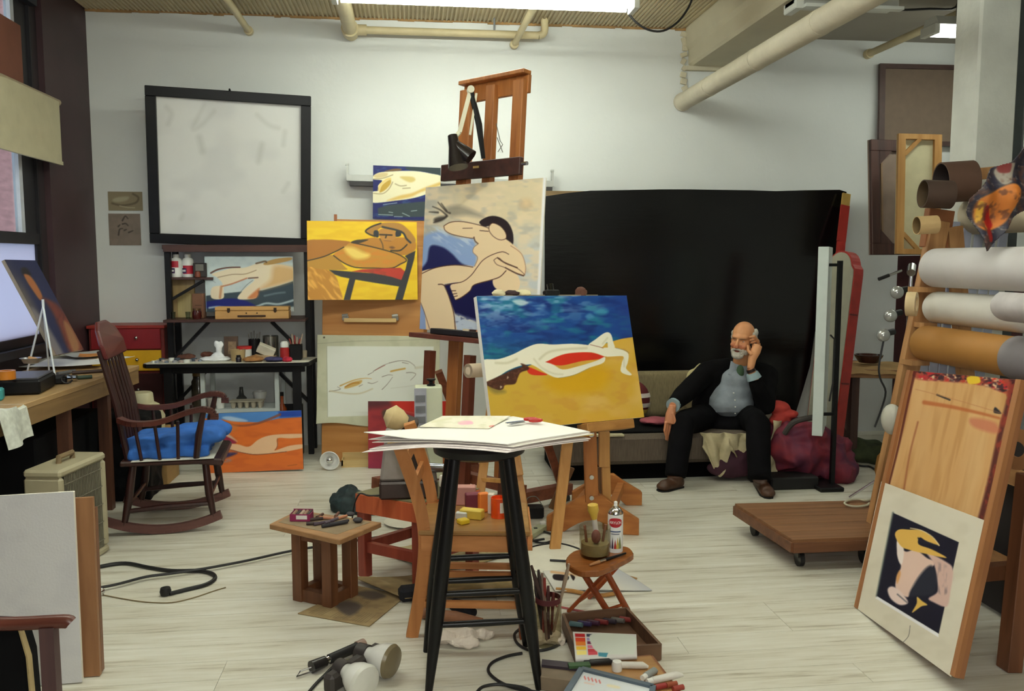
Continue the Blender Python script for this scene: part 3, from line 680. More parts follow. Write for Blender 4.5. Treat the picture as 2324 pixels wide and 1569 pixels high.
def art_bluesmall(q):
    A = Art(q,1.1);Z = zz((840,360),10.46);A.base((30,38,104));A.brush((56,92,140),16,6,0.55,0.8,0.6)
    A.fill((46,62,66),Z((880,215),(1700,235),(1700,430),(1300,330),(950,290)),feather=2)
    A.fill((240,234,198),Z((40,1040),(50,800),(200,755),(195,640),(290,520),(80,490),(85,410),(200,340),(400,312),(760,300),(1100,310),(1400,362),(1700,450),(1700,700),(1300,860),(1000,945),(600,1000)))
    A.fill((122,92,58),Z((360,300),(560,250),(740,255),(700,295),(420,310)),feather=2)
    A.fill((202,164,66),Z((230,775),(280,640),(400,540),(490,500),(490,600),(380,730),(260,800)),feather=3);A.line((232,206,120),Z((210,740),(260,610),(400,500),(480,480)),5,a=0.9,soft=3)
    A.fill((222,182,88),Z((420,985),(700,880),(1000,815),(1300,690),(1680,560),(1640,650),(1200,805),(950,920),(500,995)),feather=5,a=0.8);A.fill((216,190,104),Z((720,430),(1000,440),(1070,520),(950,570),(780,500)),feather=4,a=0.8)
    A.fill((190,160,90),Z((90,400),(250,340),(420,350),(380,430),(160,460)),feather=4,a=0.5)
    for p in (Z((600,600),(720,650),(860,640)),Z((780,710),(950,700)),Z((80,820),(300,830),(450,720),(540,560)),Z((90,480),(300,470),(540,390))): A.line((140,118,70),p,2.2,a=0.6,soft=2)
    A.fill((58,72,76),Z((180,1180),(400,1110),(700,1075),(1400,1010),(1700,1000),(1700,1380),(900,1395),(200,1350)),False,3)
    for p in (Z((320,1090),(480,1070),(640,1050)),Z((200,1330),(540,1345)),Z((450,1270),(540,1285)),Z((980,1250),(1110,1235)),Z((580,1380),(770,1385)),Z((770,1295),(940,1375))): A.line((190,214,214),p,1.6,a=0.75)
    return A
def art_red(q):
    A = Art(q,1.5);Z = zz((700,740),4.903);A.base((170,58,62));A.brush((146,50,60),24,12,0.45,0.7,0.7)
    A.fill((92,46,50),Z((600,680),(950,690),(900,760),(720,790),(600,790)),feather=14,a=0.9);A.fill((212,48,32),Z((950,660),(1700,660),(1700,900),(1480,1050),(1200,860),(1000,800)),feather=12,a=0.9)
    A.fill((92,76,58),Z((815,840),(850,800),(950,820),(980,860),(930,900),(850,920)),feather=6);A.put((152,48,84),np.clip((A.V-0.6)*3,0,1)*0.7)
    A.line((206,110,96),Z((1000,780),(1080,820),(1180,840)),2,a=0.6);A.line((120,40,40),Z((660,1060),(900,1070)),2,a=0.6);A.fill((150,16,20),Z((1480,920),(1600,880),(1600,1010),(1460,1010)),feather=8,a=0.7)
    return A
def art_sketch(q):
    A = Art(q,1.3);Z = zz((700,740),4.903);A.base((206,206,178));A.brush((190,192,162),20,20,0.45,0.75,0.6)
    A.line((150,150,126),Z((90,190),(500,160),(900,150),(1400,130)),1.5,a=0.5)
    g,k = (204,160,74),(120,106,92)
    A.fill((234,237,226),Z((195,215),(1395,213),(1395,1000),(190,1000)),False);A.line((160,162,140),Z((192,215),(190,1000)),1.4,a=0.6,smooth=False)
    A.line(g,Z((330,650),(480,590),(600,570),(680,576)),3.2,1.2,a=0.8);A.fill(g,Z((380,665),(450,615),(570,590),(540,640),(400,682)),feather=2.5,a=0.8);A.line((186,120,40),Z((385,662),(470,625),(540,620)),2.5,a=0.8);A.line(g,Z((900,495),(980,478),(1060,465)),4.2,a=0.85)
    for p in (Z((700,492),(800,432),(880,400)),Z((880,400),(1000,375),(1100,385),(1170,430),(1180,460)),Z((640,620),(690,630),(750,608)),Z((800,700),(860,640),(920,560)),Z((800,555),(870,535),(920,540)),Z((1080,512),(1150,512),(1190,535),(1130,600)),Z((1030,395),(1080,405),(1100,410)),Z((210,712),(330,690),(300,660)),Z((540,660),(580,640)),Z((640,530),(700,500))): A.line(k,p,1.8,0.9,a=0.75)
    A.line((150,70,60),Z((720,480),(830,425)),1.6,a=0.7);A.line((206,196,160),Z((220,705),(420,740),(560,738),(690,690)),3,a=0.8,soft=3);A.line((214,212,190),Z((1190,458),(1360,436)),6,a=0.8,soft=3);A.line((200,200,180),Z((900,690),(1190,660),(1290,640)),1.2,a=0.6)
    A.fill((70,60,44),Z((160,115),(178,115),(178,130),(160,130)),False)
    return A
def art_mat(q):
    A = Art(q,1.3);Z = zz((1930,1080),3.269);A.base((218,211,194));A.brush((208,200,182),40,30,0.45,0.75,0.6)
    A.fill((238,236,240),Z((224,878),(690,1165),(690,1198),(210,900)),False)
    pic = Z((352,268),(832,490),(692,1170),(220,882));A.fill((26,24,42),pic,False);mk = A.mask(pic,False)
    A.line((90,100,96),Z((352,268),(220,882)),4,a=0.8,smooth=False,soft=4)
    A.fill((228,196,182),Z((400,530),(450,552),(520,540),(600,600),(660,640),(570,740),(490,830),(455,892),(370,832),(375,740),(408,660),(380,570)),feather=3);A.fill((214,150,80),Z((372,740),(395,690),(405,720),(380,790)),feather=4,a=0.8);A.fill((240,226,220),Z((380,470),(430,530),(415,645),(385,600)),feather=3)
    A.fill((214,180,170),Z((600,560),(740,630),(792,690),(775,850),(748,962),(650,930),(615,900),(680,850),(672,740),(650,640)),feather=4);A.brush((120,106,110),8,30,0.5,0.8,0.6,A.mask(Z((660,640),(790,700),(770,850),(680,850)),feather=6))
    A.fill((40,42,56),Z((590,680),(640,660),(672,740),(660,850),(600,880),(540,880),(470,880),(520,770)),feather=7)
    A.fill((228,182,92),Z((365,430),(395,390),(470,392),(560,400),(640,450),(692,512),(600,480),(550,450),(540,500),(640,540),(745,602),(600,572),(480,542),(410,512)),feather=2);A.fill((34,34,50),Z((535,450),(600,480),(690,515),(600,500),(550,480)),feather=3);A.line((238,216,170),Z((480,382),(560,400),(640,448),(690,512)),2.4,a=0.8)
    A.fill((232,208,202),Z((305,835),(340,810),(400,845),(460,930),(400,952),(330,905)),feather=4);A.line((60,60,70),Z((380,870),(450,930)),3,a=0.7,soft=3)
    A.fill((222,182,92),Z((528,890),(565,920),(605,950),(560,962),(490,1010),(525,940)),feather=2.5)
    A.put((218,211,194),(1-mk)*0.0)
    A.line((40,40,38),Z((475,1110),(462,1190),(420,1240)),1.2,a=0.8)
    return A
def art_leftp(q):
    A = Art(q,1.3);Z = zz((0,560),5.23);A.base((40,44,80));A.put((92,84,84),np.clip(0.28-A.U,0,1)*4*np.clip(A.V*3,0.3,1))
    A.fill((34,26,28),Z((270,275),(330,262),(395,350),(360,380),(300,365)),feather=6);A.fill((170,106,64),Z((308,350),(380,365),(460,470),(535,620),(510,670),(430,565),(355,450)),feather=4)
    A.fill((116,58,48),Z((540,640),(700,715),(850,900),(1020,1210),(860,1270),(700,900),(600,720)),feather=8);A.brush((80,40,44),6,18,0.5,0.75,0.6,np.clip((A.V-0.4)*4,0,1)*np.clip((A.U-0.4)*4,0,1))
    A.fill((162,122,84),Z((780,930),(850,960),(950,1180),(880,1240)),feather=6,a=0.8);A.fill((126,120,124),Z((400,760),(540,880),(780,1290),(660,1300),(520,1050)),feather=8,a=0.9);A.fill((130,40,36),Z((600,1180),(640,1200),(690,1300),(620,1300)),feather=6,a=0.8)
    return A
def art_whiteboard(q):
    A = Art(q,2.0);A.base((222,222,218));A.brush((208,208,206),90,60,0.45,0.75,0.6);Z = zz((0,0),2.615)
    for p,w in ((Z((980,640),(1010,680),(990,740)),10),(Z((1210,620),(1180,680),(1140,770),(1200,740),(1270,660)),6),(Z((1530,680),(1600,740),(1660,760)),7),(Z((1700,780),(1690,860)),9),(Z((1720,1090),(1690,1140)),7),(Z((1180,820),(1200,900)),20),(Z((1080,1290),(1070,1310)),8),(Z((1560,860),(1540,960)),16)):
        A.line((150,150,140),p,w*0.6,a=0.26,soft=14)
    return A
def art_wall1(q):
    A = Art(q,1.2);Z = zz((230,420),10.46);A.base((146,134,108));A.fill((172,164,136),Z((270,350),(400,300),(650,290),(620,370),(450,410),(300,400)),feather=4);A.line((96,84,68),Z((250,440),(500,490),(800,440),(880,320),(760,230)),4,a=0.7,soft=3);A.line((190,180,150),Z((430,500),(620,540),(780,550)),2,a=0.8);return A
def art_wall2(q):
    A = Art(q,1.2);Z = zz((230,420),10.46);A.base((140,126,114));A.brush((128,116,104),12,12,0.4,0.7,0.6)
    for p in (Z((500,850),(570,740),(630,800)),Z((500,930),(580,920),(630,970)),Z((400,1190),(430,1060),(500,1040)),Z((540,1080),(590,1060)),Z((400,990),(440,950)),Z((640,1130),(740,1090))): A.line((66,60,56),p,3.4,2,a=0.85,soft=2)
    return A
def art_board(q):
    A = Art(q,1.6);Z = zz((1800,820),2.095);A.base((206,160,106));A.brush((190,142,88),10,120,0.45,0.7,0.8,rot=0.22)
    A.brush((216,176,124),30,160,0.5,0.8,0.6,rot=0.22)
    tp = Z((580,20),(720,30),(1050,60),(1040,150),(900,110),(700,90),(590,80))
    A.fill((150,48,40),tp,feather=6,a=0.8);mk = A.mask(tp,feather=6)
    for c in ((196,60,40),(40,26,30),(220,200,160),(190,40,50),(60,40,50)): A.brush(c,12,8,0.55,0.7,0.9,mk)
    A.fill((222,188,50),Z((830,75),(880,70),(890,100),(840,105)),feather=3)
    A.line((86,34,30),Z((590,40),(560,160),(510,380),(460,570)),7,4,a=0.85,soft=3);A.line((150,84,54),Z((600,280),(560,430),(530,600)),4,a=0.7,soft=3)
    A.line((70,24,28),Z((1045,90),(1020,200),(985,340),(940,560),(895,740)),10,14,a=0.85,soft=6);A.brush((150,60,46),10,16,0.5,0.7,0.8,A.mask(Z((1030,80),(1060,100),(960,560),(920,740),(890,740),(960,400)),feather=6))
    A.line((180,96,50),Z((630,190),(760,210),(900,240),(980,260)),9,5,a=0.8,soft=4);A.fill((196,116,88),Z((850,260),(960,280),(970,330),(860,300)),feather=8,a=0.8);A.line((50,46,44),Z((690,155),(750,178)),4,a=0.9);A.fill((50,46,50),Z((960,210),(980,225),(990,240),(955,235)),feather=2);A.line((180,120,80),Z((590,130),(750,170),(1000,240)),1.6,a=0.6)
    return A
def build_art():
    dark = mat('black_frame',(15,15,18),0.4,0.15,10,spec=0.3)
    # black framed board
    q = [(328,195),(710,217),(700,562),(342,552)];M = rect_M((-1.374,7.02,2.251),4.2,-6.7,-1.8);w,h = 1.217,1.183
    r = root_M('framed_board','large white smudged board in a black frame hung over the shelf rack','framed board',MH(M,h));fw = 0.075
    for nm,c,d in (('frame_rail',(0,0.0,h/2-fw/2),(w,0.045,fw)),('frame_rail',(0,0.0,-h/2+fw/2),(w,0.045,fw)),('frame_stile',(-w/2+fw/2,0,0),(fw,0.045,h-2*fw)),('frame_stile',(w/2-fw/2,0,0),(fw,0.045,h-2*fw))):
        MB().box(c,d,M).build(nm,dark,r,bevel=0.004)
    art_whiteboard([(350,219),(688,238),(688,543),(361,535)]).build('board',M,w-2*fw+0.004,h-2*fw+0.004,r,m_print,0.012)
    MB().box((0,0.018,0),(w-fw,0.01,h-fw),M).build('backing',dark,r)
    MB().cyl(M @ Vector((0,0.02,h/2-0.01)),M @ Vector((0,0.0,h/2+0.015)),0.012,0.006,n=8).build('hanger',dark,r)
    # cardboard sheets on the wall
    for q,fn,lab in (([(245,435),(323,438),(322,479),(245,478)],art_wall1,'small brown drawing of a pale oval form, pinned left of the black frame'),([(246,485),(318,485),(318,557),(248,557)],art_wall2,'small brown charcoal figure sketch pinned below another drawing')):
        a,b,c = P(*q[0],YB),P(*q[1],YB),P(*q[3],YB);w,h = (b-a).length,(c-a).length
        M = rect_M(((a.x+b.x)/2,YB-0.006,(a.z+c.z)/2),0,0,0);r = root_M('wall_sketch',lab,'drawing',MH(M,h))
        fn(q).build('paper',M,w,h,r,m_print)
        MB().box((0,0.0025,0),(w,0.004,h),M).build('backing_card',mat('sketch_card',(140,126,100),0.8),r)
    painting('small_painting','small blue and cream reclining figure painting on the wall rail',(-0.011,7.12,2.088),2,2,-1.3,0.544,0.429,art_bluesmall([(848,375.5),(998,383),(999,502),(846,497)]))
    painting('yellow_painting','yellow painting of a brown figure in a big hat on a black chair',(-0.344,6.56,1.544),3,6,-0.3,0.812,0.588,art_yellow([(701,503),(945,505),(953,682),(702,680)]))
    painting('orange_painting','orange painting of a reclining body under a blue sky, standing on the floor',(-1.147,6.37,0.2235),-1.3,4,1.2,0.704,0.436,art_orange([(460,939),(687,931.6),(691,1065.6),(472,1074)]),edge=mat('dark_edge',(50,36,34),0.7))
    painting('shelf_painting','pale painting of a bending figure over dark water, standing on the rack shelf',(-1.242,6.93,1.36),-2,1.1,0,0.675,0.43,art_diver([(468,583),(666.5,582.5),(670,708),(471,708)]))
    painting('red_painting','red abstract painting on the floor behind the grey projector',(-0.007,6.33,0.2555),-11.5,6.1,0.8,0.635,0.5,art_red([(836,886),(1026,883),(1027,1036),(834.5,1033.5)]))
    painting('window_painting','dark blue narrow portrait painting leaning on the window by the desk',(-2.30,5.78,1.255),86,25.7,-0.9,0.378,0.652,art_leftp([(11.5,590),(86,590),(191,794),(132,804)]),edge=mat('old_canvas',(150,138,118),0.8))
build_art()
# ================================================================= back wall and the left side
ORD = 'first second third fourth fifth sixth seventh eighth ninth tenth eleventh twelfth thirteenth fourteenth fifteenth sixteenth'.split()
def blob(c,r,seed,disp=0.25,n=20,m=12,flat=0.0):
    """lumpy closed form"""
    b = MB();b.ball((0,0,0),1.0,n=n,m=m);co = np.array(b.v);d = 1+disp*noise3(co,seed,0.7)+disp*0.5*noise3(co,seed+9,0.3)
    co = co*d[:,None]*np.array(r if hasattr(r,'__len__') else (r,)*3)
    co[:,2] = np.maximum(co[:,2],-flat if flat else -9);b.v = [tuple(p+np.array(c)) for p in co];return b
def lathe_thing(name,prof,loc,m,label,cat,n=20,group=None):
    return one(name,MB().lathe(prof,loc,n),m,label,cat,loc=loc,group=group,smooth=True)
m_blk = mat('black_enamel',(14,13,15),0.45,0.2,9,spec=0.3)
m_chrome = mat('chrome',(200,200,200),0.15,0.02,metal=1.0)
m_white = mat('white_plastic',(232,232,226),0.4,0.02)
m_rub = MATS['black_rubber']
def build_rack():
    # black rack: posts, shelves with brackets; the painter's white-topped table belongs to it
    x0,x1,yf,yb,ztop = -1.845,-0.795,6.62,7.16,1.63
    t = thing('shelf_rack','black steel shelf rack with a white topped worktable, against the back wall','shelf rack',(-1.32,6.9,0))
    rail = wood('rack_brown',(52,30,26),(78,46,38),'x')
    for x in (x0,x1):
        for y in (yb-0.02,yf+0.3):
            MB().bb((x-0.022,y-0.02,0),(x+0.022,y+0.02,ztop)).build('post',m_blk,t,bevel=0.003)
    MB().bb((x0-0.03,yf+0.26,ztop),(x1+0.03,yb,ztop+0.035)).build('top_board',rail,t,bevel=0.003)
    MB().bb((x0-0.02,yf+0.25,ztop-0.02),(x1+0.02,yf+0.28,ztop+0.012)).build('front_rail',rail,t)
    MB().bb((x0,yf+0.1,1.078),(x1,yb,1.098)).build('shelf',rail,t,bevel=0.002)
    MB().bb((x0,yf+0.3,1.395),(x0+0.33,yb,1.415)).build('shelf',rail,t,bevel=0.002)
    # slanted braces
    for z,s in ((1.075,0.31),(0.74,0.33)):
        for x,d in ((x0,1),(x1,-1)):
            MB().bar((x,yf+0.31,z-s),(x+d*s*0.92,yf+0.31,z-0.01),0.022,0.05,up=(0,1,0)).build('brace',m_blk,t)
    MB().bar((x0,yf+0.31,1.395-0.16),(x0+0.26,yf+0.31,1.39),0.02,0.04,up=(0,1,0)).build('brace',m_blk,t)
    # table top with rounded black edge
    pts = [(-1.94,yf-0.06),(-0.80,yf-0.08),(-0.755,yf-0.05),(-0.72,yf+0.23),(-0.74,yf+0.27),(-1.93,yf+0.27),(-1.97,yf-0.02)]
    MB().slab(pts,0.752,0.782).build('table_edge',m_blk,t,bevel=0.006)
    MB().slab([(x*0.985-0.02,y*0.99+0.066) for x,y in pts],0.7825,0.786).build('table_top',mat('table_white',(206,202,186),0.5,0.1,12),t)
    MB().bb((-1.86,yf+0.02,0.70),(-0.80,yf+0.06,0.752)).build('apron',m_blk,t)
    for x in (-1.80,-0.86): MB().bb((x-0.03,yf+0.0,0),(x+0.03,yf+0.05,0.752)).build('table_leg',m_blk,t)
    # white cart underneath
    c = thing('utility_cart','white metal cart with one shelf under the worktable','cart',(-1.27,6.86,0));wm = mat('cart_white',(206,214,210),0.4,0.04)
    cx0,cx1,cy0,cy1 = -1.57,-1.02,6.72,7.05
    for x in (cx0,cx1):
        for y in (cy0,cy1): MB().bb((x-0.016,y-0.016,0),(x+0.016,y+0.016,0.745)).build('post',wm,c)
    MB().bb((cx0,cy0,0.40),(cx1,cy1,0.405)).build('shelf',wm,c);MB().bb((cx0,cy0-0.014,0.375),(cx1,cy0,0.412)).build('shelf_lip',wm,c)
    MB().bb((cx0,cy0,0.1),(cx1,cy1,0.11)).build('shelf',wm,c)
    def on(px,y,z): return Vector((P(px,800,y).x,y,z))
    zs = 0.4055
    for px,mm,lab in ((476,mat('cup_red',(200,190,180),0.5),'paper cup with a red rim on the white cart, nearer the tall jar'),(496,m_white,'white paper cup on the cart shelf beside the egg box')):
        p = on(px,6.8,zs);lathe_thing('paper_cup',[(0.0,0),(0.028,0),(0.034,0.075),(0.031,0.075),(0.026,0.01),(0,0.01)],p,mm,lab,'cup')
    p = on(448,6.88,zs);tj = thing('tall_jar','tall brown glass jar on the white cart shelf','jar',p)
    MB().lathe([(0,0),(0.05,0),(0.052,0.02),(0.052,0.2),(0.04,0.225),(0.04,0.25)],p).build('body',mat('brown_glass',(66,60,48),0.15,0.2),tj,smooth=True)
    MB().lathe([(0.043,0.245),(0.043,0.275),(0,0.275)],p).build('lid',mat('ochre_lid',(120,92,40),0.5),tj,smooth=True)
    # egg box with cups
    e0,e1 = on(516,6.76,zs),on(593,6.76,zs);t2 = thing('egg_carton','grey paper egg carton on the white cart shelf','egg carton',(e0+e1)/2)
    MB().bb((e0.x,6.76,zs+0.05),(e1.x,6.88,zs+0.056)).build('rim',mat('egg_paper',(176,166,146),0.9,0.08),t2)
    for i in range(5):
        for j in range(2):
            x = e0.x+(i+0.5)*(e1.x-e0.x)/5;MB().lathe([(0,0),(0.014,0),(0.023,0.05)],(x,6.79+0.06*j,zs),10).build('cup',MATS['egg_paper'],t2,smooth=True)
    p = on(587,6.98,zs);lathe_thing('white_bowl',[(0,0),(0.03,0),(0.055,0.09),(0.05,0.1),(0.028,0.012),(0,0.012)],p,m_white,'white bowl at the back of the cart shelf','bowl')
    p = on(545,6.99,zs);lathe_thing('small_bottle',[(0,0),(0.04,0),(0.04,0.05),(0.02,0.07),(0.014,0.12),(0.014,0.135),(0,0.135)],p,mat('dull_glass',(70,72,68),0.3),'dark squat bottle behind the egg carton','bottle')
    p = Vector((P(645,905,6.85).x,6.86,0));b = thing('black_crate','black plastic crate under the right end of the worktable','crate',p)
    MB().bb((p.x-0.12,6.76,0),(p.x+0.12,6.98,0.02)).build('base',m_blk,b)
    for s in (-1,1): MB().bb((p.x+s*0.12-0.008,6.76,0),(p.x+s*0.12+0.008,6.98,0.4)).build('side',m_blk,b)
    MB().bb((p.x-0.12,6.97,0),(p.x+0.12,6.98,0.4)).build('back',m_blk,b);MB().bb((p.x-0.12,6.76,0),(p.x+0.12,6.77,0.36)).build('front',m_blk,b)
    p = Vector((p.x-0.02,6.87,0.022));k = thing('orange_bottle','orange bottle standing in the black crate','bottle',p);MB().lathe([(0,0),(0.035,0),(0.035,0.36),(0.012,0.40),(0.012,0.46)],p).build('body',mat('orange_liquid',(166,74,24),0.3),k,smooth=True);MB().lathe([(0.014,0.46),(0.014,0.49),(0,0.49)],p).build('cap',m_blk,k,smooth=True)
    # small dark shelf things low in the cart
    for i,(px,hh) in enumerate(((505,.16),(528,.2),(556,.15))):
        p = on(px,6.85,0.1105);lathe_thing('paint_can',[(0,0),(0.045,0),(0.045,hh),(0.04,hh),(0.04,hh-0.01),(0,hh-0.01)],p,mat('old_can%d' % i,[(70,66,62),(92,84,72),(60,60,64)][i],0.5,0.15),'old paint tin low on the white cart, '+['left of three','tallest of three','right of three'][i],'paint tin',group='paint tins low on the cart')
    # ---- things on the rack shelves
    Y = 6.98;z = 1.4155
    for i,px in enumerate((408,434)):
        p = on(px,Y,z);b = thing('gesso_bottle',['white plastic bottle with a round red label on the upper rack shelf','white plastic bottle with a wide red and purple label on the upper rack shelf'][i],'bottle',p)
        MB().lathe([(0,0),(0.042,0),(0.045,0.01),(0.045,0.12),(0.038,0.14),(0.022,0.152),(0.022,0.16)],p,20).build('body',m_white,b,smooth=True)
        MB().lathe([(0.025,0.156),(0.023,0.176),(0,0.178)],p,16).build('cap',m_white,b,smooth=True)
        g = MB();a0,a1 = (-2.3,-0.2) if i else (-2.6,-1.0)
        zlo,zhi = (0.025,0.09) if i else (0.075,0.125)
        g.grid(lambda u,v: Vector((p.x+0.0456*math.cos(a0+(a1-a0)*u),p.y+0.0456*math.sin(a0+(a1-a0)*u),p.z+zlo+(zhi-zlo)*v)),10,2)
        g.build('label',mat('label_red',(186,36,56),0.5),b,smooth=True)
        g = MB();g.grid(lambda u,v: Vector((p.x+0.0459*math.cos(-2.5+0.9*u),p.y+0.0459*math.sin(-2.5+0.9*u),p.z+0.03+0.04*v)),8,2);g.build('label_band',mat('label_purple',(70,40,84),0.5),b,smooth=True)
        g = MB()
        for k in range(5): a = -2.35+0.13*k;g.box((p.x+0.0463*math.cos(a),p.y+0.0463*math.sin(a),p.z+0.05),(0.007,0.0012,0.014),rot=(0,0,a+math.pi/2))
        g.build('lettering',m_white,b)
    p = on(466,Y+0.03,z);b = thing('dark_box','dark box of odds and ends beside the white bottles on the rack','box',p);MB().bb((p.x-0.05,Y-0.06,z),(p.x+0.05,Y+0.06,z+0.11)).build('body',mat('dark_card',(48,42,40),0.6,0.3,20),b,bevel=0.004);MB().bb((p.x-0.03,Y-0.064,z+0.05),(p.x+0.03,Y-0.0605,z+0.10)).build('label',mat('grey_label',(110,108,100),0.6),b)
    p = on(455,6.92,z);lathe_thing('spice_jar',[(0,0),(0.022,0),(0.022,0.03),(0.016,0.045),(0,0.045)],p,mat('rust_jar',(120,56,32),0.4),'tiny rust coloured jar before the dark box on the rack','jar')
    # middle shelf z = 1.098
    z = 1.0985;p = on(418,6.98,z);w = 0.13
    M = rect_M((p.x,7.0,z+0.155),-6,4);t4 = root_M('plywood_offcut','pale wooden panel leaning at the left of the rack shelf','wood panel',MH(M,0.31))
    MB().box((0,0.01,0),(0.18,0.02,0.31),M).build('panel',wood('pale_ply',(150,124,80),(176,150,100),'z'),t4,bevel=0.002)
    MB().box((0.015,-0.006,-0.06),(0.105,0.012,0.19),M).build('front_panel',wood('paler_ply',(170,150,96),(190,172,118),'z'),t4,bevel=0.001)
    MB().box((-0.09,0.02,0),(0.018,0.09,0.30),M).build('side_panel',MATS['pale_ply'],t4)
    p = on(456,6.93,z);b = thing('carton','brown cardboard carton on the rack shelf left of the pale painting','carton',p);MB().bb((p.x-0.04,6.88,z),(p.x+0.042,6.98,z+0.19)).build('body',mat('carton_brown',(122,84,62),0.8),b,bevel=0.003)
    MB().bb((p.x-0.02,6.8788,z+0.1),(p.x+0.03,6.8798,z+0.103)).build('print_line',m_blk,b)
    p = on(450,6.83,z);g = thing('glass_jar','small dark red glass jar before the cardboard carton','jar',p);MB().lathe([(0,0),(0.03,0),(0.035,0.02),(0.035,0.05),(0.028,0.065),(0.028,0.07)],p,16).build('body',mat('red_glass',(72,26,22),0.1),g,smooth=True);MB().lathe([(0.031,0.066),(0.031,0.08),(0,0.08)],p,16).build('lid',mat('brass_dull',(120,90,60),0.35,metal=0.7),g,smooth=True)
    for i,px in enumerate((396,430)):
        p = on(px,6.81,z);lathe_thing('shot_glass',[(0,0),(0.016,0),(0.02,0.055),(0.018,0.055),(0.014,0.006),(0,0.006)],p,glass('clear_glass',tint=0.9),['little clear glass at the left end of the rack shelf','little clear glass before the pale wooden panel, nearer the red jar'][i],'glass',14)
    # wooden paint box
    a,bb_ = on(492,6.78,z),on(658,6.78,z);b = thing('paint_box','flat wooden paint box with two latches and a handle on the rack shelf','paint box',((a.x+bb_.x)/2,6.82,z));bw = wood('box_pine',(196,146,84),(214,168,102),'x')
    MB().bb((a.x,6.76,z),(bb_.x,6.89,z+0.062)).build('body',bw,b,bevel=0.003);MB().bb((a.x,6.76,z+0.065),(bb_.x,6.89,z+0.093)).build('lid',bw,b,bevel=0.003)
    dm = mat('dark_brass',(70,54,38),0.4,metal=0.6)
    for px in (522,627):
        x = on(px,6.76,z).x;l = MB().box((x,6.7585,z+0.07),(0.022,0.004,0.03)).build('latch',dm,b);MB().cyl((x,6.756,z+0.056),(x,6.75,z+0.056),0.008,n=10).build('latch_knob',dm,l)
    xm = on(574,6.76,z).x;MB().bb((xm-0.105,6.745,z+0.018),(xm+0.105,6.757,z+0.03)).build('handle',mat('leather_dark',(60,34,22),0.6),b,bevel=0.003)
    for s in (-1,1): MB().cyl((xm+s*0.04,6.76,z+0.045),(xm+s*0.04,6.754,z+0.045),0.006,n=8).build('stud',dm,b)
    # ---- clutter on the table top (z = .786)
    z = 0.7865;rnd = random.Random(4)
    greys = [mat('palette_dab%d' % i,c,0.45) for i,c in enumerate(((214,214,206),(150,152,158),(70,78,90),(176,160,150),(120,128,140)))]
    for i in range(16):
        px = 350+i*7.3+rnd.uniform(-3,3);y = 6.62+rnd.uniform(-0.03,0.16);p = on(px,y,z);r = rnd.uniform(0.012,0.024)
        lathe_thing('paint_pot',[(0,0),(r,0),(r*1.05,r*0.9),(r*0.85,r*1.0),(r*0.8,r*0.6),(0,r*0.6)],p,greys[i % 5],['white','grey','slate blue','tan','steel grey'][i % 5]+' little paint pot, '+ORD[i]+' from the left on the worktable','paint pot',12,'paint pots on the worktable')
    p = on(488,6.72,z);o,_ = remesh('t',MB().ball((p.x,p.y,p.z+0.012),(0.12,0.06,0.02)).ball((p.x+0.02,p.y,p.z+0.03),(0.05,0.03,0.03)).ball((p.x+0.03,p.y,p.z+0.09),(0.022,0.02,0.05)).ball((p.x+0.015,p.y,p.z+0.125),(0.02,0.012,0.03)).ball((p.x+0.045,p.y,p.z+0.12),(0.02,0.012,0.03)),mat('tissue',(236,238,240),0.9),0.006,disp=lambda c: 0.006*noise3(c,3,0.02));o.name = 'paper_tissue';tag(o,'crumpled white paper tissue on the worktable','tissue')
    p = on(525,6.88,z);b = thing('picture_card','small brown picture card propped at the back of the worktable','card',p);MB().box((p.x,p.y,z+0.085),(0.105,0.015,0.17),rot=(-0.1,0,0)).build('card',mat('sepia_card',(96,72,56),0.6,0.3,18),b);MB().box((p.x+0.01,p.y-0.012,z+0.08),(0.06,0.003,0.10),rot=(-0.1,0,0)).build('picture',mat('sepia_pic',(150,122,92),0.6,0.4,30),b)
    p = on(540,6.69,z);lathe_thing('kraft_cup',[(0,0),(0.05,0),(0.056,0.085),(0.052,0.085),(0.046,0.01),(0,0.01)],p,mat('kraft',(176,152,106),0.8),'wide tan paper tub on the worktable','tub')
    p = on(541,6.60,z);b = thing('ink_bottle','small dark ink bottle before the tan tub','bottle',p);MB().lathe([(0,0),(0.02,0),(0.022,0.03),(0.014,0.04)],p,14).build('body',mat('ink_dark',(34,28,34),0.2),b,smooth=True);MB().lathe([(0.016,0.038),(0.016,0.052),(0,0.052)],p,14).build('cap',m_blk,b,smooth=True)
    p = on(578,6.86,z);b = thing('brush_tin','black tin of brushes at the back of the worktable','brush tin',p);MB().lathe([(0,0),(0.045,0),(0.045,0.15),(0.042,0.15),(0.042,0.02),(0,0.02)],p,18).build('tin',m_blk,b,smooth=True)
    for k in range(5): MB().cyl(p+Vector((0.01*(k-2),0,0.02)),p+Vector((0.022*(k-2),0.01,0.19+0.012*(k % 3))),0.004,n=6).build('brush',mat('grey_handle',(110,106,100),0.5),b)
    p = on(615,6.88,z);b = thing('steel_can','tall shiny steel can at the back of the worktable','can',p);MB().lathe([(0,0),(0.06,0),(0.06,0.17),(0.057,0.172),(0.057,0.01),(0,0.01)],p,24).build('can',mat('tin_steel',(160,158,148),0.25,0.1,metal=0.9),b,smooth=True)
    p = on(604,6.72,z);b = thing('cream_box','cream paper box tilted among the worktable clutter','box',p);MB().box((p.x,p.y,z+0.075),(0.13,0.06,0.07),rot=(0.25,0.45,0.2)).build('box',mat('cream_card',(212,206,186),0.7),b,bevel=0.003);MB().box((p.x-0.005,p.y-0.01,z+0.02),(0.16,0.08,0.035),rot=(0,0.1,0)).build('lower_box',mat('tan_card',(168,140,104),0.7),b,bevel=0.003)
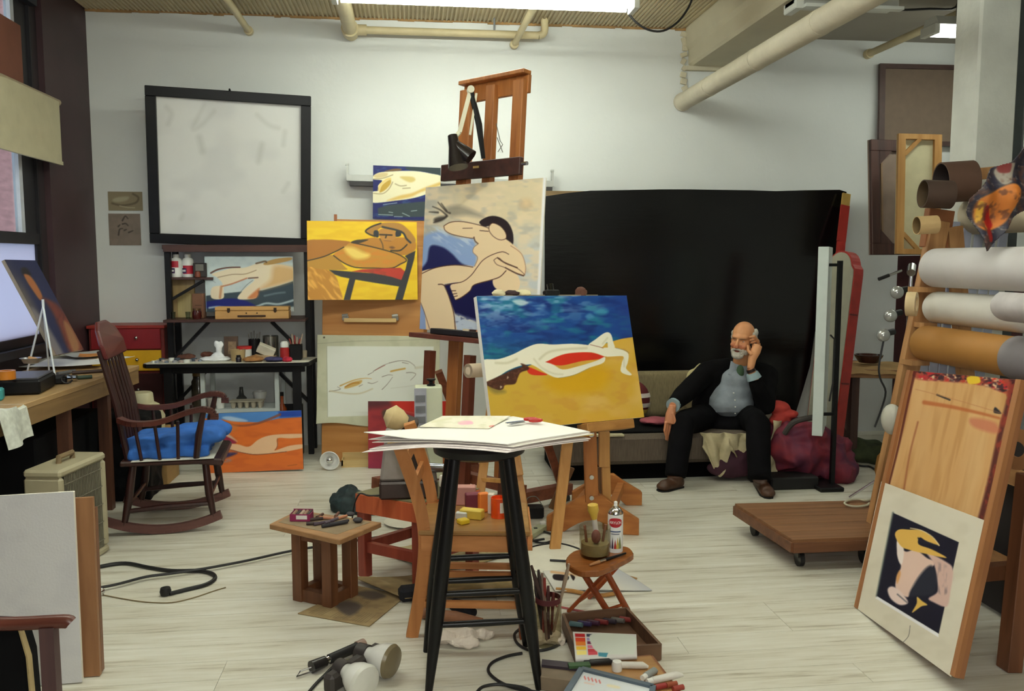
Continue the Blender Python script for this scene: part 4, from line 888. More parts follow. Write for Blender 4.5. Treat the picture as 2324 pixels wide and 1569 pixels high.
    p = on(555,6.79,z);b = thing('red_rim_tin','white tin with a red rim behind the tan tub','tin',p);MB().lathe([(0,0),(0.055,0),(0.055,0.08)],p,18).build('body',m_white,b,smooth=True);MB().lathe([(0.057,0.08),(0.057,0.1),(0,0.1)],p,18).build('rim',mat('rim_red',(196,44,40),0.5),b,smooth=True)
    p = on(646,6.68,z);b = thing('glue_bottle','red bottle with a white cap near the right end of the worktable','bottle',p);MB().lathe([(0,0),(0.035,0),(0.035,0.09),(0.02,0.105)],p,18).build('body',mat('glue_red',(176,40,40),0.4),b,smooth=True);MB().lathe([(0.03,0.10),(0.032,0.13),(0.02,0.145),(0,0.147)],p,18).build('cap',m_white,b,smooth=True)
    p = on(672,6.72,z);b = thing('pen_cup','black cup full of reddish pens at the right end of the worktable','pen cup',p);MB().bb((p.x-0.045,p.y-0.045,z),(p.x+0.045,p.y+0.045,z+0.12)).build('cup',m_blk,b,bevel=0.006)
    for k in range(6): MB().cyl(p+Vector((0.012*(k-2.5),0,0.1)),p+Vector((0.02*(k-2.5),0.01,0.16+0.012*(k*7 % 4))),0.006,n=6).build('pen',[mat('pen_red',(156,58,50),0.5),mat('pen_pale',(180,160,140),0.5)][k % 2],b)
    p = on(690,6.86,z);lathe_thing('cream_pot',[(0,0),(0.022,0),(0.024,0.05),(0.02,0.056),(0,0.056)],p,mat('cream_pot',(196,180,150),0.5),'little cream pot on the back right corner of the worktable','pot')
    rag = [(425,6.82,(0.06,0.04,0.025),(92,56,42),'brown crumpled rag at the back left of the worktable'),(575,6.62,(0.075,0.05,0.022),(150,104,58),'ochre paint rag in the middle of the worktable'),(622,6.60,(0.07,0.04,0.02),(54,52,92),'dark blue paint rag near the red bottle'),(470,6.86,(0.05,0.03,0.035),(104,62,48),'reddish brown rag behind the tissue'),(652,6.585,(0.035,0.03,0.02),(176,34,56),'crimson rag before the red bottle')]
    for i,(px,y,r,c,lab) in enumerate(rag):
        p = on(px,y,z);one('paint_rag',blob((p.x,y,z+r[2]*0.8),r,20+i,0.5,flat=r[2]*0.8),mat('rag_%d' % i,c,0.9,0.35,40),lab,'rag',smooth=True)
build_rack()
def build_leftside():
    # red and yellow drawer cabinet
    yf,yb,x1 = 6.92,7.24,-1.90;x0 = -2.46;zt = 1.02
    t = thing('drawer_cabinet','low cabinet with a red and a yellow drawer left of the rack','cabinet',((x0+x1)/2,6.85,0));bd = mat('cabinet_maroon',(110,36,30),0.45,0.1)
    MB().bb((x0,yf+0.02,0.05),(x1,yb,zt)).build('body',bd,t,bevel=0.004);MB().bb((x0-0.01,yf-0.005,zt),(x1+0.01,yb,zt+0.025)).build('top',mat('cabinet_red',(150,48,38),0.4),t,bevel=0.005)
    for z0,z1,c,nm in ((0.86,1.02,(136,30,34),'red'),(0.69,0.85,(222,168,28),'yellow'),(0.40,0.67,(60,26,24),'dark')):
        d = MB().bb((x0+0.02,yf,z0),(x1-0.025,yf+0.03,z1)).build('drawer',mat('drawer_'+nm,c,0.4,0.05),t,bevel=0.004);MB().ball(((x0+x1)/2+0.08,yf-0.015,(z0+z1)/2+0.01),0.014).build('knob',m_chrome,d,smooth=True)
    # desk
    dz = 0.85;d = thing('work_desk','long wooden desk along the window wall','desk',(-2.15,4.9,0));dw = wood('desk_wood',(118,92,58),(150,120,78),'y')
    def fx(y): return -1.885+(y-4.18)*0.05
    y0,y1 = 3.3,5.95;top = [(XL+0.08,y0),(fx(y0),y0),(fx(y1),y1),(XL+0.08,y1)]
    MB().slab(top,dz-0.03,dz).build('top',wood('desk_top',(150,118,76),(182,150,104),'y'),d,bevel=0.003)
    MB().slab([(fx(y0)-0.03,y0+0.01),(fx(y0)-0.004,y0+0.01),(fx(y1)-0.004,y1-0.01),(fx(y1)-0.03,y1-0.01)],dz-0.118,dz-0.03).build('apron',dw,d)
    MB().bb((XL+0.1,y1-0.04,dz-0.118),(fx(y1)-0.03,y1-0.01,dz-0.03)).build('apron',dw,d)
    lm = wood('desk_leg',(72,44,32),(98,60,42),'z')
    for y in (4.95,5.5,3.5):
        for x in (fx(y)-0.06,XL+0.14): MB().bb((x-0.03,y-0.03,0),(x+0.03,y+0.03,dz-0.03)).build('leg',lm,d)
    def D(px,py,z=dz+0.0005): return F(px,py,z)
    rr = random.Random(11)
    def sheet(name,c,w,h,rz,m,label,cat,bend=0.0,z=None,t=0.0015,seed=0):
        g = MB();z = dz if z is None else z;R_ = Matrix.Rotation(rz,3,'Z')
        def fn(u,v):
            x,y = (u-0.5)*w,(v-0.5)*h;q = R_ @ Vector((x,y,0));return Vector((c[0]+q.x,c[1]+q.y,z+0.002+bend*((2*u-1)**2+0.5*(2*v-1)**2)*0.5+0.004*math.sin(7*u+seed)*bend*20))
        g.grid(fn,10,8);return one(name,g,m,label,cat,solid=t,smooth=True)
    pm = [mat('paper_w',(226,226,220),0.8,0.03),mat('paper_c',(206,204,192),0.8,0.05),mat('paper_g',(186,186,182),0.8,0.06),mat('paper_orange',(196,128,62),0.7)]
    for i,(px,py,z,w,h,rz,k,lab) in enumerate((
            (115,822,0.852,.44,.62,.1,0,'white paper at the bottom of the pile below the window painting'),(140,818,.862,.36,.5,-.3,1,'cream sheet lying crosswise in the desk paper pile'),
            (165,824,.872,.40,.42,.15,0,'top white sheet of the desk paper pile'),(196,806,.886,.26,.36,.6,2,'grey printed sheet behind the top white paper'),(205,808,.892,.14,.2,.3,3,'orange envelope on the paper pile by the rocking chair'),(262,816,.872,.12,.26,-.3,0,'white paper standing out between the rocking chair spindles'))):
        sheet('paper_sheet',D(px,py,z),w,h,rz,pm[k],lab,'paper',0.012,z,0.0018,i)
    # tabletop metal easel: A-frame
    a,b,c = D(60,852),D(126,860),PX(0,0,-1) ;top = P(98,695,(a.y+b.y)/2+0.05)
    e = thing('table_easel','white metal A shaped table easel standing on the desk','table easel',(a+b)/2);em = mat('easel_white',(214,220,224),0.3,0.03)
    MB().cyl(a,top,0.006,n=8).build('leg',em,e);MB().cyl(b,top,0.006,n=8).build('leg',em,e);bk = (a+b)/2+Vector((-0.05,0.25,0));MB().cyl(bk,top,0.005,n=8).build('rear_leg',em,e);MB().cyl(top-Vector((0,0,0.005)),top+Vector((0,0.0,0.04)),0.008,n=8).build('hinge',em,e)
    # low black box, tape, dish, jar, clamps
    p = D(50,895);b = thing('black_case','flat black plastic case on the desk edge','case',p);MB().box((p.x-0.04,p.y+0.12,dz+0.04),(0.24,0.34,0.075),rot=(0,0,0.15)).build('case',m_blk,b,bevel=0.01);MB().box((p.x-0.04,p.y+0.12,dz+0.083),(0.22,0.32,0.012),rot=(0,0,0.15)).build('lid',mat('case_grey',(70,70,76),0.35),b,bevel=0.004)
    p = F(14,860,dz+0.092);p.z = dz+0.0895;b = thing('amber_jar','amber tape roll on the flat black case','tape roll',p);MB().lathe([(0.028,0),(0.045,0),(0.045,0.045),(0.028,0.045),(0.028,0)],p,24).build('tape',mat('amber',(190,116,34),0.3,0.15),b,smooth=True)
    p = F(72,858,dz);p.z = dz+0.0895;b = thing('metal_dish','steel dish with a shiny rim on the flat black case','dish',p);MB().lathe([(0,0),(0.04,0),(0.06,0.03),(0.056,0.03),(0.038,0.005),(0,0.005)],p,24).build('dish',mat('dish_steel',(170,172,178),0.25,0.05,metal=0.8),b,smooth=True);MB().box(p+Vector((0.01,0,0.02)),(0.05,0.03,0.025),rot=(0.3,0.3,0.5)).build('eraser',mat('tan_rubber',(200,150,96),0.7),b,bevel=0.004)
    p = D(130,872);b = thing('clip_lamp','black clip with a wire ring on the desk edge','clip',p);MB().box((p.x,p.y,dz+0.025),(0.10,0.06,0.045),rot=(0.1,0,0.4)).build('clip',m_blk,b,bevel=0.01);MB().tube([(p.x+0.06+0.03*math.cos(k*.6),p.y-0.02,dz+0.032+0.025*math.sin(k*.6)) for k in range(11)],0.005,6).build('ring',m_rub,b,smooth=True)
    MB().cyl((p.x+0.02,p.y+0.1,dz+0.02),(p.x+0.07,p.y+0.1,dz+0.02),0.018,n=12).build('knob',m_chrome,b,smooth=True)
    for i,(px,py,L,rz,c,lab) in enumerate(((175,862,.16,.5,(58,78,62),'dark green marker lying on the desk edge'),(205,848,.2,.45,(60,40,34),'dark brown stick lying on the desk behind the green marker'),(150,850,.14,1.2,(90,92,96),'grey pencil lying by the black clip'))):
        p = D(px,py);dx,dy = math.cos(rz)*L/2,math.sin(rz)*L/2;one('desk_marker',MB().cyl((p.x-dx,p.y-dy,dz+0.012),(p.x+dx,p.y+dy,dz+0.012),0.0115,n=10),mat('marker_%d' % i,c,0.5),lab,'marker',smooth=True)
    # newspaper drooping over the edge
    p = D(40,925);g = MB()
    def fn(u,v):
        x = p.x-0.16+0.28*u;y = p.y-0.16+0.26*v;ex = fx(y)-x;z = dz+0.004+0.012*math.sin(5*v+1)
        if ex < 0: z = dz+0.006+ex*1.2;x = fx(y)+0.012-ex*0.25+0.02*math.sin(6*v)*(-ex*8)
        return Vector((x,y,z))
    g.grid(fn,14,14);one('newspaper',g,mat('newsprint',(196,200,190),0.85,0.2,30),'crumpled newspaper hanging over the desk edge','newspaper',solid=0.003,smooth=True)
    p = D(8,905);one('teal_pad',MB().box((p.x-0.03,p.y-0.05,dz+0.03),(0.1,0.08,0.06),rot=(0,0,.3)),mat('teal',(60,150,150),0.6),'teal sponge at the left edge of the desk','sponge',bevel=0.008)
    # roller shade and the panel above
    a,b = PX(129,232,XL+0.1),PX(125,369,XL+0.1);y1 = a.y;y0 = 3.4;zt,zb = a.z,b.z;x = XL+0.1
    r = thing('roller_shade','cream roller shade half drawn over the window','roller shade',(x,(y0+y1)/2,zb));sm = mat('shade_cloth',(186,180,150),0.8,0.06,10,bump=0.05)
    MB().cyl((x,y0,zt),(x,y1+0.02,zt),0.022,n=16).build('roller',mat('roller_wood',(160,146,120),0.6),r,smooth=True);MB().grid(lambda u,v: Vector((x+0.018+0.006*math.sin(9*u),y0+(y1-y0-0.02)*u,zt+(zb-zt)*v)),30,4).build('cloth',sm,r,smooth=True,solid=0.002);MB().bb((x+0.008,y0,zb-0.012),(x+0.03,y1-0.02,zb+0.012)).build('hem_bar',sm,r)
    q = PX(52,200,XL-0.01);b2 = MB().bb((XL-0.02,3.35,q.z-0.35),(XL-0.004,q.y,PX(40,60,XL-0.03).z));one('window_cover',b2,mat('panel_brown',(128,78,60),0.7,0.12,4),'reddish brown panel covering the window above the roller shade','window cover')
    # box fan on the floor
    f = thing('box_fan','beige box fan with a top handle under the desk','fan',(-1.735,4.5,0),R(80));bm = mat('fan_beige',(170,162,134),0.5,0.05)
    W,H,T = 0.42,0.54,0.19
    for c,dm in (((0,0,H-0.02),(W,T,0.04)),((0,0,0.02),(W,T,0.04)),((-W/2+0.02,0,H/2),(0.04,T,H-0.08)),((W/2-0.02,0,H/2),(0.04,T,H-0.08))): MB().box(c,dm).build('housing_side',bm,f,world=False,bevel=0.012)
    for s in (-1,1):
        g = MB()
        for k in range(24): x = -W/2+0.05+k*(W-0.1)/23;g.box((x,s*(T/2-0.008),H/2),(0.004,0.004,H-0.08))
        for k in range(5): g.box((0,s*(T/2-0.006),0.08+k*(H-0.16)/4),(W-0.08,0.004,0.004))
        stuff(g.build('grille',mat('fan_grille',(120,116,100),0.5),f,world=False))
    MB().tube([(-0.06,0,H),(-0.06,0,H+0.03),(0.06,0,H+0.03),(0.06,0,H)],0.014,8).build('handle',mat('fan_handle',(130,110,80),0.5),f,world=False)
    MB().cyl((0,-0.04,H/2),(0,0.04,H/2),0.06,n=20).build('motor',m_blk,f,world=False,smooth=True)
    for k in range(5):
        a = k*2*math.pi/5;M = Matrix.Translation((0,0,H/2)) @ Matrix.Rotation(a,4,'Y') @ Matrix.Rotation(0.5,4,'Z');MB().grid(lambda u,v: Vector((0.05+0.16*u,0.02*math.sin(v*3),-0.05-0.04*u+(0.1+0.08*u)*v)),4,3,M).build('blade',mat('fan_blade',(90,92,96),0.4),f,world=False,solid=0.003,smooth=True)
    # dark sack in the shadow between desk and chair
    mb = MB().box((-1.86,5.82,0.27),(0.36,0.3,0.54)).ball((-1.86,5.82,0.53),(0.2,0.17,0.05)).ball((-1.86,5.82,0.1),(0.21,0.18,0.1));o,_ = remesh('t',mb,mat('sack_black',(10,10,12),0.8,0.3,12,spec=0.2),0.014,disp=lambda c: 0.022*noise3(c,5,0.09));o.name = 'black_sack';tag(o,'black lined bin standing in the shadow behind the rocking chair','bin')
    one('shade_box',MB().box((-2.14,5.25,0.3),(0.32,1.0,0.6)),mat('shade_box_black',(11,11,14),0.8,0.3,6,spec=0.2),'black box added far under the desk to deepen the dark there','chest',bevel=0.01)  # black box added to darken the space under the desk
    # humidifier-like beige tub on a tan box behind the chair
    p = Vector((P(322,960,6.2).x,6.2,0));b = thing('tan_box','tall tan cardboard box behind the rocking chair','box',p);MB().bb((p.x-0.16,6.05,0),(p.x+0.2,6.35,0.37)).build('body',mat('tan_cardboard',(156,124,76),0.85),b,bevel=0.003);MB().bb((p.x-0.16,6.048,0.2),(p.x+0.2,6.0495,0.24)).build('tape',mat('box_tape',(170,142,92),0.4),b)
    z = 0.3705;b = thing('humidifier','beige stepped plastic humidifier on the tan box','humidifier',(p.x,6.2,z));hm = mat('ivory',(190,184,150),0.5,0.04)
    MB().lathe([(0,0),(0.15,0),(0.155,0.09),(0.14,0.12),(0.125,0.13),(0.12,0.17),(0.085,0.19),(0.08,0.25),(0.07,0.26),(0,0.26)],(p.x,6.2,z),28).build('body',hm,b,smooth=True);MB().bb((p.x-0.03,6.02,z+0.02),(p.x+0.05,6.06,z+0.1)).build('spout',m_white,b,bevel=0.008)
    p = Vector((P(250,930,5.9).x,5.95,0));one('drum_shade',MB().lathe([(0,0),(0.1,0),(0.14,0.35),(0.135,0.36),(0.09,0.02),(0,0.02)],(p.x-0.05,6.15,0.0),24),mat('drum',(150,142,110),0.7),'pale tapered waste bin in the shadow under the far desk end','bin',smooth=True)
build_leftside()
# ================================================================= chairs, easels and the middle of the studio
def onp(px,py,M,y=0.0):
    """photo point -> local (x, z) on the plane at local y of frame M"""
    I = M.inverted();o = I @ _C;d = (I.to_3x3() @ ray(px,py));k = (y-o.y)/d.y;q = o+d*k;return q.x,q.z
m_dk = wood('dark_chair_wood',(34,17,16),(60,30,26),'z',rough=0.35)
def build_rocker():
    t = thing('rocking_chair','dark brown wooden rocking chair facing right, by the desk','rocking chair',(-1.405,5.20,0),R(6));t.scale = (0.88,1,1);t.matrix_basis = Matrix.LocRotScale(t.location,t.rotation_euler,Vector((0.88,1,1)))
    dk = m_dk;b = lambda mb,n,**k: mb.build(n,dk,t,world=False,smooth=True,**k)
    W = 0.24
    for s in (-1,1):
        pts = [(-0.37+0.70*i/14,s*W,0.026+0.26*((i/14-0.5)**2)) for i in range(15)]
        mb = MB()
        for i in range(14): mb.bar(pts[i],pts[i+1],0.035,0.045)
        mb.build('rocker',wood('rocker_wood',(84,52,48),(112,74,66),'x'),t,world=False)
        b(MB().tube([(0.24,s*W*0.9,0.40),(0.26,s*W,0.22),(0.285,s*W,0.07)],[0.022,0.026,0.017],10),'leg')
        b(MB().tube([(-0.20,s*W*0.9,0.40),(-0.23,s*W,0.2),(-0.265,s*W,0.05)],[0.022,0.026,0.017],10),'leg')
        b(MB().tube([(-0.25,s*W,0.14),(0.0,s*W,0.155),(0.27,s*W,0.16)],[0.013,0.017,0.013],8),'stretcher')
        # arm: flat, rising to a rolled front
        ap = smooth_pts([(-0.265,s*0.235,0.665),(-0.18,s*0.27,0.645),(-0.02,s*0.285,0.65),(0.15,s*0.29,0.70),(0.25,s*0.29,0.715),(0.31,s*0.29,0.695),(0.315,s*0.29,0.655)],4)
        mb = MB()
        for i in range(len(ap)-1): mb.bar(ap[i],ap[i+1],0.05,0.028)
        mb.build('arm',wood('arm_wood',(64,30,24),(98,52,42),'x',rough=0.3),t,world=False)
        b(MB().tube([(0.19,s*0.25,0.43),(0.215,s*0.28,0.57),(0.25,s*0.29,0.70)],[0.02,0.022,0.016],8),'arm_post')
        for x0,x1 in ((-0.14,-0.17),(-0.03,-0.05),(0.08,0.09)): b(MB().tube([(x0,s*0.25,0.43),(x1,s*0.275,0.65)],0.011,8),'spindle')
        b(MB().tube([(-0.23,s*0.2,0.42),(-0.285,s*0.215,0.75),(-0.365,s*0.225,1.05)],[0.022,0.02,0.016],8),'back_post')
    b(MB().tube([(0.262,-W,0.2),(0.262,W,0.2)],0.014,8),'stretcher');b(MB().tube([(-0.232,-W,0.18),(-0.232,W,0.18)],0.014,8),'stretcher')
    prof = [(-0.27,0.40),(0.20,0.395),(0.29,0.385),(0.34,0.375),(0.36,0.395),(0.345,0.42),(0.28,0.425),(0.0,0.42),(-0.27,0.43)]
    MB().prism(prof,-0.265,0.265).build('seat',dk,t,world=False,bevel=0.008)
    # crest with a rounded top, curved spindles
    g = MB();cr = [(-0.25,1.0),(0.25,1.0),(0.26,1.08),(0.2,1.16),(0.1,1.2),(-0.1,1.2),(-0.2,1.16),(-0.26,1.08)]
    M = Matrix(((0,1,-0.32*0,-0.06),(1,0,0,0),(0,0,1,0),(0,0,0,1)))
    vs = [];n = len(cr)
    for th in (-0.014,0.014):
        for y,z in cr: vs.append(Vector((-0.35-(z-1.0)*0.30+th-0.12*(y/0.26)**2*-0.25,y,z)))
    g.add(vs,[tuple(range(n)),tuple(range(2*n-1,n-1,-1))]+[(i,i+n,(i+1) % n+n,(i+1) % n) for i in range(n)]);g.build('crest',wood('crest_wood',(78,26,26),(104,42,40),'y',rough=0.3),t,world=False,bevel=0.008)
    for k in range(5):
        y = -0.15+0.075*k;b(MB().tube([(-0.24,y*0.9,0.42),(-0.28,y,0.72),(-0.362,y*1.05,1.04)],[0.009,0.012,0.009],8),'back_spindle')
    M = t.matrix_basis
    src = MB().box((0.02,0,0.455),(0.50,0.46,0.05),M);cu = [(-0.15,-0.1),(0.05,-0.12),(0.22,-0.1),(-0.1,0.1),(0.1,0.12),(0.24,0.1),(0,0)]
    for i,(x,y) in enumerate(cu): src.ball((x,y,0.50+0.015*(i % 3)),(0.14,0.13,0.05),M)
    o,_ = remesh('t',src,mat('blue_cloth',(48,104,186),0.9,0.22,9,bump=0.4),0.012,disp=lambda c: 0.022*noise3(c,8,0.06));o.name = 'seat_cushion';tag(o,'bright blue crumpled cushion on the rocking chair','cushion')
    mb = MB().box((0.05,-0.02,0.4275),(0.5,0.5,0.003),M,rot=None);one('paper_under_cushion',mb,MATS['paper_c'],'cream papers lying under the blue cushion','paper')
build_rocker()
def build_ply():
    pl = wood('plywood',(176,116,56),(204,146,82),'x',sc=0.5);M = rect_M((-0.287,6.62,0.826),-11.7,5.1,0.0);w,h = 0.79,1.65
    r = root_M('drawing_board','tall plywood drawing board with a handle bar, leaning at the back wall','drawing board',MH(M,h))
    MB().box((0,0.011,0),(w,0.018,h),M).build('panel',pl,r,bevel=0.002)
    ax,az = onp(785,722,M);bx,bz = onp(898,727,M);cz = (az+bz)/2
    MB().box(((ax+bx)/2,-0.02,cz-0.01),(bx-ax+0.02,0.022,0.032),M).build('handle',wood('handle_maple',(206,170,108),(222,190,132),'x'),r,bevel=0.004)
    for x in (ax,bx):
        c = MB().box((x,-0.012,cz+0.01),(0.05,0.024,0.045),M).build('bracket',mat('nickel',(196,196,190),0.25,0.05,metal=0.7),r,bevel=0.006);MB().cyl(M @ Vector((x-0.02,-0.03,cz+0.025)),M @ Vector((x+0.025,-0.03,cz+0.03)),0.012,n=10).build('wing_screw',MATS['nickel'],c,smooth=True)
    M2 = rect_M((-0.222,6.80,1.20),0,4,-1);h2 = 1.34*1.0
    r2 = root_M('easel_board','orange brown board behind the yellow painting, with a short top peg','board',MH(M2,1.32));MB().box((0,0.01,0),(0.72,0.016,1.32),M2).build('panel',pl,r2);MB().box((-0.352,0.0,0.63),(0.022,0.03,0.13),M2).build('peg',wood('peg_wood',(150,84,44),(170,104,60),'z'),r2)
    for s in (-0.3,0.3): MB().box((s,0.035,-0.2),(0.04,0.03,1.72),M2).build('rear_leg',pl,r2)
    # loose canvas with the sketch
    q = [(720,759.5),(998.6,760),(1004,978),(713.5,959)];M3 = rect_M((-0.247,6.575,0.633),-11.7,5.1,-0.3);A = art_sketch(q)
    o = A.build('canvas_sheet',M3,0.95,0.685,None,m_print,0.0)
    me = o.data;co = np.empty(len(me.vertices)*3);me.vertices.foreach_get('co',co);co = co.reshape(-1,3);nrm = np.array(M3.to_3x3() @ Vector((0,-1,0)))
    wav = 0.012*np.sin(A.U*9+1)*(A.V > 0.85)*(A.V-0.85)*6+0.006*np.sin(A.U*14)*np.clip(0.12-A.V,0,1)*8;co = co+nrm[None]*(wav[:,None]+0.004);co[:,2] += 0.012*np.sin(A.U*11)*np.clip((A.V-0.9)*10,0,1)
    L = np.array(M3 @ Vector((0,0,-0.34)));me.vertices.foreach_set('co',(co-L).ravel());o.location = L;md = o.modifiers.new('thick','SOLIDIFY');md.thickness = 0.002
    tag(o,'unstretched cream canvas with a light reclining figure sketch, tacked to the plywood','canvas')
    # wall rail
    a,b = P(788,404,7.19),P(1252,418,7.19);rr = thing('wall_rail','grey metal rail with end brackets fixed on the back wall','wall rail',((a.x+b.x)/2,YB,2.15));rm = mat('rail_metal',(176,178,172),0.35,0.05,metal=0.4)
    MB().bar((a.x,7.2,a.z),(b.x,7.2,b.z),0.09,0.05).build('rail',rm,rr);MB().bar((a.x+0.02,7.2,a.z-0.045),(b.x,7.2,b.z-0.045),0.1,0.035).build('lower_channel',mat('rail_dark',(52,50,50),0.5),rr)
    for p in (a,b): MB().bb((p.x-0.006,7.16,p.z-0.02),(p.x+0.012,7.19,p.z+0.11)).build('bracket',rm,rr);MB().bb((p.x-0.012,7.15,p.z+0.1),(p.x+0.014,7.2,p.z+0.115)).build('hook',rm,rr)
    # round reflector on the floor and a shallow tray
    p = Vector((P(748,1040,6.33).x,6.33,0.0));l = thing('reflector_lamp','round white reflector lamp standing on the floor by the plywood','lamp',p)
    MB().lathe([(0.03,0.07),(0.05,0.05),(0.073,0.0),(0.068,-0.002),(0.045,0.03),(0.0,0.035)],(p.x,p.y,0.076),28,axis=(0.1,1,0.12)).build('reflector',mat('white_gloss',(232,232,228),0.12),l,smooth=True)
    MB().ball((p.x,p.y+0.015,0.076),0.03).build('bulb',mat('bulb_silver',(220,220,220),0.06,metal=0.9),l,smooth=True);MB().cyl((p.x,p.y+0.06,0.085),(p.x+0.01,p.y+0.14,0.09),0.022,n=14).build('socket',m_rub,l,smooth=True);MB().bb((p.x-0.02,p.y+0.06,0),(p.x+0.02,p.y+0.12,0.07)).build('foot',m_rub,l)
    a,b = F(775,1062),F(865,1058);t = thing('wooden_tray','shallow pale wooden tray on the floor before the plywood','tray',((a.x+b.x)/2,a.y+0.05,0));wm = wood('tray_pine',(186,156,100),(206,178,124),'x');x0,x1,y0,y1 = a.x,b.x+0.12,a.y,a.y+0.12
    MB().bb((x0,y0,0),(x1,y1,0.012)).build('base',wm,t);MB().bb((x0,y0,0.012),(x1,y0+0.012,0.055)).build('front_side',wm,t);MB().bb((x0,y1-0.012,0.012),(x1,y1,0.09)).build('back_side',wm,t);MB().bb((x0,y0,0.012),(x0+0.012,y1,0.06)).build('end_side',wm,t)
build_ply()
def build_back_easel():
    M = rect_M((0.43,5.4,1.557),-50.3,3.9,-0.2);w,h = 1.064,0.944;q = [(965.5,427),(1239,401.6),(1219,772),(953,745)]
    r = root_M('figure_canvas','large loose canvas of a peach seated figure with dark hair, on the tall easel','painting',MH(M,h));art_peach(q).build('canvas',M,w,h,r,m_paint);MB().box((0,0.004,0),(w,0.006,h),M).build('backing',m_canvas_edge,r)
    e = thing('tall_easel','tall oak studio easel rising behind the peach figure canvas','easel',M @ Vector((0,0.1,-1.557)));ok = wood('easel_oak',(142,82,36),(182,116,58),'z');dk = wood('easel_dark',(48,26,22),(72,40,32),'x')
    yp = 0.045;ztop = onp(1113,195,M,yp)[1];zl = -1.5
    xs = [onp(1057,300,M,yp)[0],onp(1113,300,M,yp)[0],onp(1176,290,M,yp)[0]];wd_ = [0.10,0.075,0.085]
    for i,x in enumerate(xs): MB().box((x,yp,(ztop+zl*(0.9 if i != 1 else 0.35))/2),(wd_[i],0.045,ztop-zl*(0.9 if i != 1 else 0.35)),M).build(['side_post','mast','side_post'][i],ok,e,bevel=0.003)
    MB().box(((xs[0]+xs[2])/2,yp+0.03,ztop-0.02),(xs[2]-xs[0]+0.1,0.03,0.11),M).build('top_rail',ok,e,bevel=0.003);MB().box(((xs[0]+xs[2])/2,yp,ztop+0.045),(xs[2]-xs[0]+0.11,0.07,0.025),M).build('cap_rail',ok,e,bevel=0.003)
    zb = onp(1108,384,M,0.0)[1];MB().box(((xs[0]+xs[2])/2-0.03,-0.005,zb),(xs[2]-xs[0]+0.24,0.035,0.105),M).build('clamp_bar',dk,e,bevel=0.004);MB().box(((xs[0]+xs[2])/2-0.05,-0.0245,zb+0.015),(0.05,0.003,0.014),M).build('name_plate',mat('brass',(206,176,110),0.4,metal=0.4),e);MB().cyl(M @ Vector((xs[2]+0.1,-0.01,zb+0.01)),M @ Vector((xs[2]+0.14,-0.01,zb+0.01)),0.012,n=10).build('screw',m_chrome,e)
    # ledge with paint tray under the canvas
    zt = -h/2-0.035;MB().box((0.0,-0.06,zt),(0.95,0.16,0.03),M).build('ledge',wood('ledge_wood',(86,40,28),(112,58,42),'x'),e,bevel=0.003)
    for x in (-0.38,0.0,0.35): MB().box((x,-0.03,zt-0.6),(0.06,0.05,1.0),M).build('lower_post',wood('post_red',(92,42,26),(122,62,40),'z'),e)
    # base: two runners with castors and a cross beam
    red = wood('base_red',(104,52,32),(140,78,50),'y')
    for x in (-0.4,0.4):
        MB().box((x,0.05,-1.557+0.11),(0.07,0.95,0.07),M).build('runner',red,e); 
        for y in (-0.38,0.48): MB().cyl(M @ Vector((x-0.02,y,-1.557+0.045-0.0)),M @ Vector((x+0.02,y,-1.557+0.045)),0.042,n=16).build('castor',m_rub,e,smooth=True)
        MB().bar(M @ Vector((x,0.45,-1.557+0.14)),M @ Vector((x,0.07,-0.75)),0.05,0.05).build('stay',red,e)
    MB().box((0,0.05,-1.557+0.16),(0.86,0.07,0.06),M).build('cross_beam',red,e)
    # tray with tools on the ledge
    z0 = zt+0.0155;t = root_M('tool_tray','black tray of pastels on the tall easel ledge','tray',M @ Matrix.Translation((-0.1,-0.1,z0)))
    MB().box((0.02,-0.075,z0+0.02),(0.62,0.09,0.036),M).build('tray',mat('tray_black',(26,22,24),0.5,0.2),t,bevel=0.004)
    for k in range(5): MB().box((0.02+0.06*k,-0.09,z0+0.044),(0.05,0.02,0.012),M).build('pastel',mat('pastel%d' % (k % 3),[(226,210,180),(60,40,36),(210,150,120)][k % 3],0.8),t)
    # picture lamp clamped at the left post: chrome arm, black shade, black stay
    a,b,c = [P(x,y,5.35) for x,y in ((1068,204),(1043,300),(1022,325))];l = thing('easel_lamp','black clamp lamp with a pale jointed arm on the tall easel','lamp',b);cm = mat('arm_pale',(212,208,180),0.3,0.08)
    MB().bar(a,b,0.026,0.026).build('arm',cm,l);MB().bar(a+Vector((0.035,0,-0.02)),a+Vector((-0.005,0,-0.27)),0.014,0.02).build('arm_rail',cm,l);d = P(1097,360,5.35)
    MB().tube([a,(a+d)/2+Vector((0.012,0,0.0)),d],[0.016,0.02,0.013],8).build('stay',m_blk,l,smooth=True);MB().cyl(a-Vector((0,0.03,0)),a+Vector((0,0.03,0)),0.022,n=12).build('hinge',cm,l,smooth=True)
    g1,g2,g3 = P(1027,308,5.3),P(1040,380,5.25),P(1068,358,5.25)
    MB().tube([g1,g1.lerp(g2,0.35),g2],[0.03,0.036,0.062],16).build('shade',mat('shade_black',(30,24,24),0.25,0.2),l,smooth=True);MB().tube([g1.lerp(g2,0.25),g3],[0.03,0.05],16).build('shade',MATS['shade_black'],l,smooth=True);MB().tube([b,c,g1],0.014,8).build('neck',cm,l,smooth=True)
    MB().tube([P(x,y,5.3) for x,y in ((1126,280),(1135,320),(1141,328),(1130,345),(1141,346),(1128,312))],0.0025,5).build('wire',mat('wire_grey',(96,92,84),0.5),l)
build_back_easel()
